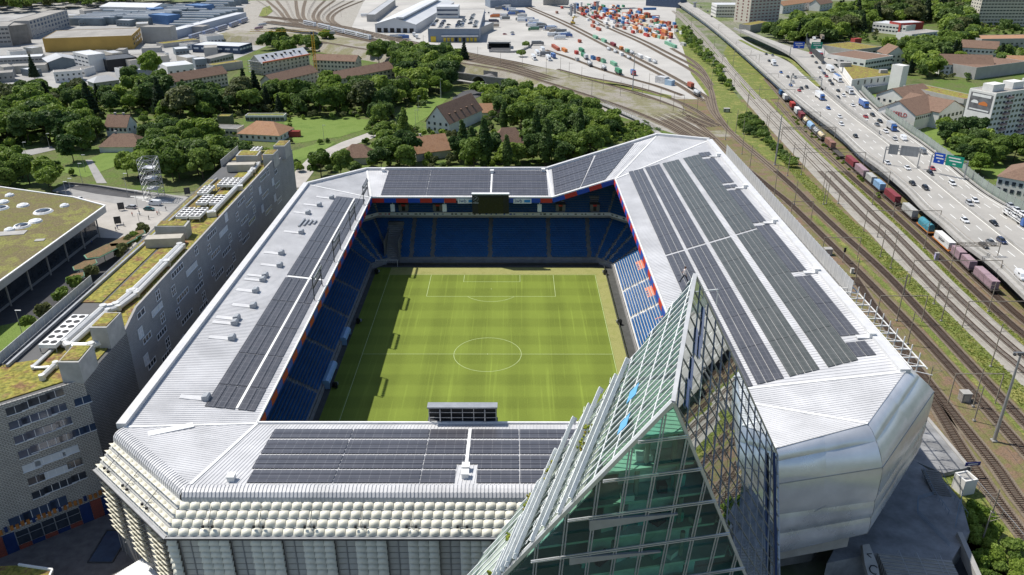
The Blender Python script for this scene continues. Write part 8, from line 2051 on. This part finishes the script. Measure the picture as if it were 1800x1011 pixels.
forest([(-80,140),(330,165),(600,165),(830,140),(1090,215),(1040,290),(560,305),(430,290),(190,315),(-80,290)], 6.5, (2.0,5.5), (0.5,0.75), ['mid','dark','olive','light'], 'in the undergrowth of the park', 'undergrowth bushes', 21, ('bush',), True, 0.3)
forest([(1400,70),(1500,40),(1720,20),(1800,60),(1800,150),(1700,155),(1580,125),(1480,75)], 9, (2.5,6), (0.5,0.75), ['mid','dark','olive','light'], 'among the right-hand gardens', 'garden bushes on the right', 22, ('bush',), True, 0.3)
# shrubs on verges, hedge strips, street shrubs
forest([(1296,222),(1312,205),(1330,215),(1362,262),(1366,270),(1340,252),(1310,235)], 3.2, (2.5,5.5), (0.6,0.8), ['mid','dark','mid'], 'on the verge left of the main tracks', 'bushes on the track verge', 31, ('bush',), False)
forest([(1366,272),(1382,272),(1404,296),(1396,298),(1378,290)], 3.0, (2.5,4.5), (0.6,0.8), ['dark','mid'], 'around the verge mast', 'bushes round the verge mast', 32, ('bush',), False)
forest([(1196,50),(1210,50),(1240,90),(1265,120),(1290,160),(1282,165),(1255,130),(1230,105),(1205,80)], 6, (3,6), (0.6,0.8), ['mid','light','dark'], 'between the yard and the main line', 'bushes by the yard', 33, ('bush',), False)
forest([(1060,232),(1130,214),(1158,236),(1140,246),(1090,252),(1060,256)], 3.4, (1.6,3.6), (0.7,0.9), ['light','mid'], 'in the green strip by the footpath behind the corner roof', 'bushes by the corner footpath', 34, ('bush',), False)
forest([(950,126),(1040,150),(1090,166),(1080,170),(1030,156),(950,132)], 5, (1.5,3), (0.7,0.9), ['mid','light','olive'], 'between the curved tracks and the yard', 'bushes by the curved tracks', 35, ('bush',), False)
forest([(1690,900),(1704,880),(1720,893),(1810,1010),(1830,1080),(1750,1080),(1706,1000)], 2.0, (2.4,4.2), (0.55,0.75), ['light','light','mid'], 'on the bank at the lower right corner', 'bushes at the lower right', 36, ('bush',), False)
forest([(1700,905),(1712,885),(1726,900),(1735,960),(1712,950)], 2.2, (3,4.5), (0.55,0.7), ['mid','dark'], 'below the platform stairs', 'bushes below the platform', 37, ('bush',), False)
forest([(1362,182),(1372,180),(1400,206),(1450,250),(1500,296),(1560,356),(1552,356),(1490,300),(1440,256),(1394,212)], 4.5, (0.4,0.9), (0.9,1.2), ['light','mid','light'], 'in the narrow strip beside the freight track', 'low plants by the freight track', 38, ('bush',), False, maxn=30)
# tall grass and weeds on the track verge, one mass
rng = np.random.default_rng(8); vpts = []
def weeds(line, o0, o1, n, hmin, hmax):
 c = resample([V((x, y, 0)) for x, y in line], 3.0)
 for _ in range(n):
  i = rng.integers(0, len(c)-1); p = c[i].lerp(c[i+1], rng.random()); d = tang(c, i); nn = V((d.y, -d.x, 0)); o = rng.uniform(o0, o1)*(1 if rng.random() < .7 else .8); q = p + nn*o
  vpts.append((q.x, q.y, rng.uniform(hmin, hmax)))
weeds([(131.5,-80),(132.3,-32),(133.2,0),(134,25),(135.2,54),(136,93),(136.2,123),(138,170),(141,215)], -2.4, 3.2, 9000, .08, .4)
weeds([(149.2,-60),(149.2,0),(150.4,38),(153.2,76.4),(156,120),(158.6,170)], -0.9, 0.9, 2400, .08, .35)
A = np.array(vpts); k = len(A); an = rng.uniform(0, PI, k); ww = rng.uniform(.18,.42,k); hx, hy = np.cos(an)*ww, np.sin(an)*ww; lx, ly = rng.uniform(-.2,.2,k), rng.uniform(-.2,.2,k)
qv = np.stack([np.stack([A[:,0]-hx, A[:,1]-hy, np.full(k,.02)],1), np.stack([A[:,0]+hx, A[:,1]+hy, np.full(k,.02)],1), np.stack([A[:,0]+hx*.5+lx, A[:,1]+hy*.5+ly, A[:,2]],1), np.stack([A[:,0]-hx*.5+lx, A[:,1]-hy*.5+ly, A[:,2]],1)],1).reshape(-1,3)
me = bpy.data.meshes.new('weeds'); me.from_pydata(qv.tolist(), [], [(4*i,4*i+1,4*i+2,4*i+3) for i in range(k)]); me.materials.append(leafmat('weed_leaf', (0.17,0.23,0.045), (0.40,0.40,0.10))); me.update()
o = bpy.data.objects.new('weeds', me); COL.objects.link(o); tag(o, 'tall yellow-green grass and weeds on the track verges', None, kind='stuff')
# ================================================================== LEFT PLAZA
hl = thing('planted_hall', 'low hall with brown-green planted roof and pale fascia at the left edge', 'building')
M_sed3 = patchmat('sedum_roof_olive', [(0.14,0.105,0.06), (0.16,0.155,0.05), (0.15,0.12,0.065), (0.21,0.21,0.06), (0.13,0.095,0.06)], 0.07, fine=1.8, fvar=0.35, bump=0.7)
foot_h = [(-144.2,-45), (-144.7,92.5), (-161.5,102.3), (-240,130), (-240,-45)]
MB().prism([(-148,-45), (-148.5,90), (-161.5,98), (-238,126), (-238,-45)], 0, 7.6, M_glassdark).build('glass_wall', None, hl)
MB().prism(foot_h, 7.6, 10.0, mat('fascia_pale', (0.50,0.50,0.49), 0.7, var=0.08), M_sed3).build('roof', None, hl)
for p, q in ((foot_h[0], foot_h[1]), (foot_h[1], foot_h[2]), (foot_h[2], foot_h[3])): MB().bar((*p, 10.15), (*q, 10.15), 0.6, 0.4).build('roof_edge', M_white, hl)
for k in range(12): MB().box((-146.0, -40 + k*11.5, 3.8), (0.4, 0.4, 7.6)).build('column', M_conc, hl)
for i, (cx, cy_, r) in enumerate(((85,118,1.3),(25,178,1.7),(5,232,2.2),(204,208,1.7),(383,262,2.6),(573,210,1.3),(195,390,2.2),(314,348,1.8),(85,424,1.4))):
 p = G(cx/5.054, 320 + cy_/5.054, 10.2); dm = MB().tube((p.x,p.y,9.9), (p.x,p.y,10.6), r*1.35, 14, None, r*1.1).build('skylight_kerb', M_white, hl)
 MB().tube((p.x,p.y,10.6), (p.x,p.y,11.0), r*0.95, 12, None, r*0.5).build('dome', M_glassdark if r > 1.9 else M_blind, dm)
for px, py, s in ((20,410,(9,4)), (70,422,(3,2))): p = G(px, py, 10.1); MB().box((p.x, p.y, 10.1), (*s, 0.2), 0.2).build('roof_slab', M_conc, hl)
# tram stop canopies with planted hexagonal roofs
M_grn = mat('canopy_green_steel', (0.12,0.25,0.16), 0.5, var=0.1)
for i, (px, py, L, W_) in enumerate(((132,487,7.5,4.6),(149.5,466,9.5,5.4),(181,441,15,6.4),(216,424,12,6.0),(238,412,9,5.0))):
 p = G(px, py, 4.2); t = thing('tram_stop_canopy', 'hexagonal green-framed tram shelter with brown planted roof, %s from the near end' % ordn(i), 'shelter', (p.x, p.y, 0), 1.28, 'tram shelters')
 hexp = [(-L/2,0), (-L/2+2.2,-W_/2), (L/2-2.2,-W_/2), (L/2,0), (L/2-2.2,W_/2), (-L/2+2.2,W_/2)]
 MB().prism(hexp, 4.0, 4.3, M_grn).build('roof_frame', None, t); MB().prism([(a*.93, b*.9) for a, b in hexp], 4.3, 4.42, patchmat('canopy_sedum', [(0.20,0.10,0.06), (0.15,0.12,0.06), (0.24,0.12,0.07)], 0.6, fine=3)).build('planted_roof', None, t)
 for sx in (-1, 0, 1): MB().tube((sx*L*.3, 0, 0), (sx*L*.3, 0, 4.0), 0.14, 6).build('post', M_grn, t)
for i, (px, py) in enumerate(((162,492),(137,512),(216,454),(240,432),(254,416),(111,534),(80,562),(52,584),(228,440))):
 p = G(px, py, 0); tree((p.x, p.y, 0), 2.3, 5.2, 'round', 'mid' if i % 2 else 'olive', 'small street tree beside the tram shelters, %s' % ('counted %s from the near end' % ordn(sorted((-b for a, b in ((162,492),(137,512),(216,454),(240,432),(254,416),(111,534),(80,562),(52,584),(228,440)))).index(-py))), 'street trees by the tram shelters')
for i, (px, py, c, k, rz) in enumerate(((230,364,'silver','estate',2.9),(262,367,'teal','car',-0.2),(272,358,'white','van',2.9),(138,350,'white','car',2.9),(248,310,'navy','car',1.4),(268,297,'white','car',0.3))):
 p = G(px, py, 0.6); car((p.x, p.y, 0.03), rz, c, ('silver estate car on the street behind the office block', 'dark green car on the street beside a white van', 'white van on the street behind the dark green car', 'white car at the corner of the planted hall', 'dark car parked under the street trees', 'white car parked between the street trees')[i], k)
p = G(108, 213, 0.6); car((p.x, p.y, 0.03), 0.2, 'white', 'white car parked in the grass at the left wood', 'estate')
pc = [('red', (0.45,0.03,0.03)), ('white', (0.7,0.7,0.7)), ('grey', (0.2,0.2,0.22)), ('blue', (0.05,0.1,0.3)), ('black', (0.02,0.02,0.02))]
for i, (px, py) in enumerate(((233,380),(218,398),(204,406),(207,403),(262,386),(277,378),(280,376),(292,370),(162,430),(246,378))):
 nm, c = pc[i % 5]; p = G(px, py, 0); t = thing('person', 'pedestrian in a %s top on the plaza, %s from the left' % (nm, ordn(sorted((233,218,204,207,262,277,280,292,162,246)).index(px))), 'person', (0,0,0), 0, 'pedestrians on the plaza')
 person(t, (p.x, p.y, 0.02), i*1.3, mat('top_' + nm, c, 0.8, var=0.05), M_trou)
# lattice tower
p = G(272, 347, 0); t = thing('lattice_tower', 'grey open lattice tower with pale decks beside the street', 'tower', (p.x, p.y, 0)); b = MB(); s = 3.1; Ht = 17
for k in range(4):
 c0 = [(-s,-s),(s,-s),(s,s),(-s,s)][k]; c1 = [(-s,-s),(s,-s),(s,s),(-s,s)][(k+1) % 4]
 MB().box((c0[0], c0[1], Ht/2), (0.2,0.2,Ht)).build('corner_post', M_steel, t)
 for j in range(8):
  z = j*Ht/8; b.bar((*c0, z), (*c1, z + Ht/8), .1, .1); b.bar((*c1, z), (*c0, z + Ht/8), .1, .1); b.bar((*c0, z + Ht/8), (*c1, z + Ht/8), .12, .12)
b.build('bracing', M_steel, t)
for z in (4, 8.5, 13): MB().prism([(-s*.8,-s*.5),(s*.8,-s*.8),(s*.7,s*.7),(-s*.6,s*.8)], z, z + .25, M_rpale).build('deck', None, t)
# street lamps
for i, (px, py, h) in enumerate(((245,378,10),(250,415,9),(48,282,9),(145,322,9),(225,345,10),(120,356,9),(128,350,9),(88,262,8),(150,302,8),(40,590,8))):
 p = G(px, py, 0); t = thing('street_lamp', 'slim street lamp on the left side, %s from the left' % ordn(sorted((245,250,48,145,225,120,128,88,150,40)).index(px)), 'lamp', (p.x, p.y, 0), 0, 'street lamps on the left'); MB().tube((0,0,0), (0,0,h), .1, 6, None, .06).build('pole', M_steel, t); MB().box((0.7,0,h), (1.6,.3,.14)).build('lamp_head', M_white, t)
for i, (px, py, h) in enumerate(((775,172,12),(736,195,9),(687,200,9),(735,212,8),(731,225,10),(570,250,9),(605,150,9))):
 p = G(px, py, 0); t = thing('street_lamp', 'grey street lamp on the road behind the far stand, %s from the left' % ordn(sorted((775,736,687,735,731,570,605)).index(px)), 'lamp', (p.x, p.y, 0), 0, 'street lamps behind the far stand'); MB().tube((0,0,0), (0,0,h), .12, 6, None, .07).build('pole', M_steel, t); MB().box((0.7,0,h), (1.6,.3,.14)).build('lamp_head', M_steel, t)
for i, (x_, m_) in enumerate(((330, M_darkmetal), (208, M_darkmetal), (214, M_darkmetal))):
 py = (343, 395, 370)[i]; p = G(x_, py, 0); t = thing('poster_stand', 'dark poster stand on the plaza, %s' % ('beside the office block', 'near the pedestrians', 'by the street')[i], 'billboard', (p.x, p.y, 0), .4); MB().box((0,0,1.9), (2.4,.25,2.8)).build('panel', m_, t); MB().box((-.9,0,.3), (.15,.15,.6)).box((.9,0,.3), (.15,.15,.6)).build('legs', M_steel, t)
# rail-yard masts for the distance
for i, (px, py, h) in enumerate(((745,88,12),(772,92,12),(640,72,11),(678,80,11),(700,84,11),(960,130,12),(1000,140,12),(918,118,12),(1022,146,11),(1060,160,11),(1090,172,11),(1128,178,11),(1160,186,11),(1183,196,12),(1200,205,12),(1225,196,12),(1140,160,12),(985,128,11),(1040,168,10),(880,116,11),(840,108,11),(500,40,12),(530,44,12),(470,30,12),(560,30,12),(600,30,12),(580,20,12),(520,18,12))):
 p = G(px, py, zR(px) if py > 60 else 0); t = thing('catenary_pole', 'thin overhead-line mast along the curved railway, %s listed' % ordn(i), 'pole', (p.x, p.y, p.z), 0, 'masts along the curved railway'); t['label'] = 'thin overhead-line mast on the curved railway, %s from the left' % ordn(i)
 MB().tube((0,0,0), (0,0,h), .16, 5, None, .1).build('mast', M_pole, t); MB().tube((0,0,h-1), (2.4,0,h-1.2), .06, 4).build('bracket_arm', M_pole, t)
# walkway bridge behind the corner roof
fb_ = thing('walkway', 'grey railed footbridge beside the tracks behind the corner roof', 'bridge')
a, b, c = G(1035,172,1.5), G(1118,208,1.5), G(1160,236,1.5)
for p, q in ((a,b),(b,c)):
 MB().bar(p, q, 3.0, .4).build('deck', M_conc, fb_)
 d = (q-p).normalized(); n = V((d.y,-d.x,0)); m = int((q-p).length/2)
 for k in range(m):
  for s in (-1.4, 1.4): MB().bar(p + d*k*2 + n*s, p + d*k*2 + n*s + V((0,0,1.8)), .12, .12).build('rail_post', M_steel, fb_)
 for s in (-1.4, 1.4): MB().bar(p + n*s + V((0,0,1.8)), q + n*s + V((0,0,1.8)), .1, .1).build('handrail', M_steel, fb_)
# ================================================================== LOWER RIGHT: STAIRS, CONCOURSE, PLATFORM
M_darkp = mat('dark_concourse', (0.24,0.242,0.245), 0.85, var=0.3, scale=0.25, bump=0.1)
Zc = 5.0
psheet_ = [G(a_, b_, Zc) for a_, b_ in ((1520,925),(1600,855),(1652,838),(1690,880),(1705,935),(1672,985),(1540,972))]
cb = thing('concourse', 'dark raised concourse slab between the metal stadium corner and the tracks', 'terrace'); MB().prism([(62,-82), (80,-58), (88,-48)] + [(p.x, p.y) for p in psheet_[2:]], 0, Zc, M_darkp).build('slab', None, cb)
sw = thing('stairway', 'broad concrete stairway in sun and shade at the lower right', 'stairs')
a, b = G(1542,970,Zc), G(1672,985,Zc); dn_ = V((0.1,-1,0)).normalized(); ns_ = 18
for k in range(ns_):
 p, q = a + dn_*(k*.62) - V((0,0,k*.24)), b + dn_*(k*.62) - V((0,0,k*.24)); MB().bar(p + dn_*.31 - V((0,0,.9)), q + dn_*.31 - V((0,0,.9)), .66, 1.7).build('step', M_conc, sw)
 MB().bar(p + dn_*.58 - V((0,0,.1)), q + dn_*.58 - V((0,0,.1)), .1, .12).build('nosing', M_conc_d, sw)
for f_ in (0.28, 0.52, 0.76, 0.83):
 p = a.lerp(b, f_); q = p + dn_*(ns_*.62) - V((0,0,ns_*.24)); MB().bar(p + V((0,0,.95)), q + V((0,0,.95)), .07, .07).build('handrail', M_steel, sw)
 for k in range(0, ns_, 3): r_ = p + dn_*(k*.62) - V((0,0,k*.24)); MB().bar(r_, r_ + V((0,0,.95)), .06, .06).build('rail_post', M_steel, sw)
p, q = G(1680,935,Zc+1), b + dn_*12 + V((1.6,0,-3.6)); MB().bar(p + V((.6,0,-1)), q, .9, 2.4).build('side_wall', M_conc, sw)
# arrow and letter slab
pl = thing('sign_slab', 'leaning pale concrete slab with a black arrow and the letter C', 'sign'); c0, c1, c2, c3 = G(1516,958,Zc+2.0), G(1528,956,Zc+2.0), G(1552,1040,Zc-2.4), G(1534,1040,Zc-2.4)
nn = (c1-c0).cross(c3-c0).normalized(); nn = nn if nn.z > 0 else -nn
MB().slab([c0, c1, c1.lerp(c2,.45) + (c1-c0)*.35, c2, c3, c0.lerp(c3,.4) - (c1-c0)*.25], nn, .8, M_conc).build('slab', None, pl)
ux = (c1-c0).normalized(); uy = (c0-c3).normalized()
for s_, f_, sz in (('C', 0.55, 2.4), ('<', 0.24, 1.8)): m_ = c0.lerp(c3, f_).lerp(c1.lerp(c2, f_), .55); inst(textmesh(s_, sz, M_black), 'lettering', pl, mtx=frame(m_ + nn*.04, ux.lerp(-uy,.35), uy))
# stairs up to the platform, platform edge, sign, railings
ps_ = thing('platform_stairs', 'narrow dark stair up to the platform with blue-grey railings', 'stairs'); p0, p1 = G(1640,868,Zc), G(1672,872,Zc)
for k in range(12): MB().bar(p0 + V((0,k*.5,k*.13)), p1 + V((0,k*.5,k*.13)), .52, .3).build('step', M_conc_d, ps_)
M_brail = mat('rail_bluegrey', (0.16,0.22,0.28), 0.5, var=0.1)
for pp in (p0, p1):
 MB().bar(pp + V((0,-6,1)), pp + V((0,0,1.0)), .07, .07).build('handrail', M_brail, ps_); MB().bar(pp + V((0,0,1)), pp + V((0,6,2.6)), .07, .07).build('handrail', M_brail, ps_)
 for k in range(10): MB().bar(pp + V((0,-6 + k*1.2,0)), pp + V((0,-6+k*1.2,1.0 + max(0,(k-5))*.32)), .06, .06).build('rail_post', M_brail, ps_)
for (a_, b_), (c_, d_) in (((1612,880),(1640,872)),((1612,880),(1612,905)),((1612,905),(1668,962)),((1685,890),(1678,930)),((1690,870),(1686,905))):
 p, q = G(a_, b_, Zc), G(c_, d_, Zc)
 for z in (.35,.7,1.05): MB().bar(p + V((0,0,z)), q + V((0,0,z)), .06, .06).build('railing', M_brail, ps_)
pf = thing('platform', 'pale-edged railway platform beside the metal stadium corner', 'platform'); pts = [G(a_, b_, 1.0) for a_, b_ in ((1640,760),(1698,830))]
MB().prism([(98,-30),(104.2,-32),(104.4,-50),(98,-52),(90,-44)], 0, 1.0, M_darkp).build('platform_slab', None, pf); MB().bar((104.2,-31.5,1.05), (104.4,-50,1.05), .8, .3).build('edge_strip', M_conc, pf)
p = G(1703,838,0); t = thing('station_sign', 'small blue station name sign on a post beside the platform', 'sign', (p.x, p.y, 0), .1); MB().tube((0,0,0), (0,0,3.6), .07, 6).build('post', M_steel, t); MB().box((0,-.08,3.4), (3.4,.1,.9)).build('sign_board', mat('station_blue', (0.015,0.03,0.16), 0.4, var=0), t); MB().box((0,-.15,3.4), (2.2,.03,.22)).build('name_line', M_white, t)
bld('platform_shelter', 'small white shelter block at the platform end', (1690,872), (1712,868), 3, 3.2, 'flat', M_plw, M_conc, None, None, 3, 'hut')
fz = thing('track_fence', 'fine steel fence between the bank and the tracks at the lower right', 'fence'); L_ = [G(a_, b_, 0) for a_, b_ in ((1700,842),(1740,888),(1780,935),(1830,1000))]
for p, q in zip(L_[:-1], L_[1:]):
 MB().bar(p + V((0,0,2)), q + V((0,0,2)), .08, .08).build('top_rail', M_steel, fz)
 n = int((q-p).length/3)
 for k in range(n): r_ = p.lerp(q, k/n); MB().bar(r_, r_ + V((0,0,2.1)), .1, .1).build('post', M_steel, fz)
sheet('bank_ground', [(92,-150),(104,-150),(103.5,-52),(97,-48),(93,-66)], -0.02, M_verge)
# ================================================================== PLANTING: the largest as trees and bushes, the rest as one mass
def view_size(r): 
 p = V(r[0]); dd = (p - CAM).dot(FW); u, v = pix((p.x, p.y, p.z + r[2]*.5)); return (r[2]*FPX/dd) if (-60 < u < 1860 and -40 < v < 1080) else 0
cap = dict(round=285, bush=285, poplar=60, conifer=80); rest = []
for kind in cap:
 L_ = sorted([r for r in REQ if r[3] == kind], key=view_size, reverse=True)
 for i, r in enumerate(L_):
  if view_size(r) == 0: continue
  if i < cap[kind]: plant(*r)
  else: rest.append(r)
rng = np.random.default_rng(3)
def mass(rows, name, label, nl):
 tone_v = {}
 for r in rows: tone_v.setdefault(r[4], []).append(r)
 V_, F_, MI, mats_ = [], [], [], []; base = 0
 for k_, (tone, lst) in enumerate(tone_v.items()):
  mats_.append(LEAF[tone])
  for r in lst:
   n = nl if r[3] != 'bush' else nl//3
   P_, a, b, g = crown_mesh('c', None, int(rng.integers(1, 10**6)), r[3], n); P_ = P_*np.array([r[1], r[1], r[2]]) + np.array(r[0]); s_ = (0.075*r[2] + .25)*g.uniform(.6, 1.3, len(P_))[:, None] if r[3] != 'bush' else .5*g.uniform(.6,1.3,len(P_))[:, None]
   q = np.stack([P_ - a*s_ - b*s_*.6, P_ + a*s_*.5 - b*s_, P_ + a*s_ + b*s_*.6, P_ - a*s_*.5 + b*s_], 1).reshape(-1, 3); V_.append(q); MI += [k_]*len(P_); base += len(q)
 VV = np.concatenate(V_); me = bpy.data.meshes.new(name); nf = len(VV)//4
 me.vertices.add(len(VV)); me.vertices.foreach_set('co', VV.astype(np.float32).ravel()); me.loops.add(len(VV)); me.loops.foreach_set('vertex_index', np.arange(len(VV), dtype=np.int32)); me.polygons.add(nf); me.polygons.foreach_set('loop_start', np.arange(0, len(VV), 4, dtype=np.int32)); me.polygons.foreach_set('loop_total', np.full(nf, 4, dtype=np.int32))
 for m_ in mats_: me.materials.append(m_)
 me.polygons.foreach_set('material_index', np.array(MI, dtype=np.int32)); me.update(calc_edges=True); me.validate()
 o = bpy.data.objects.new(name, me); COL.objects.link(o); tag(o, label, None, kind='stuff')
if rest: mass([r for r in rest if r[3] != 'bush'], 'woodland', 'leafy mass of the farther trees in the distant woods', 650)
rb = [r for r in rest if r[3] == 'bush']
if rb: mass(rb, 'undergrowth', 'leafy undergrowth and low shrubs between the trees', 500)
print('REQ', len(REQ), 'rest', len(rest))
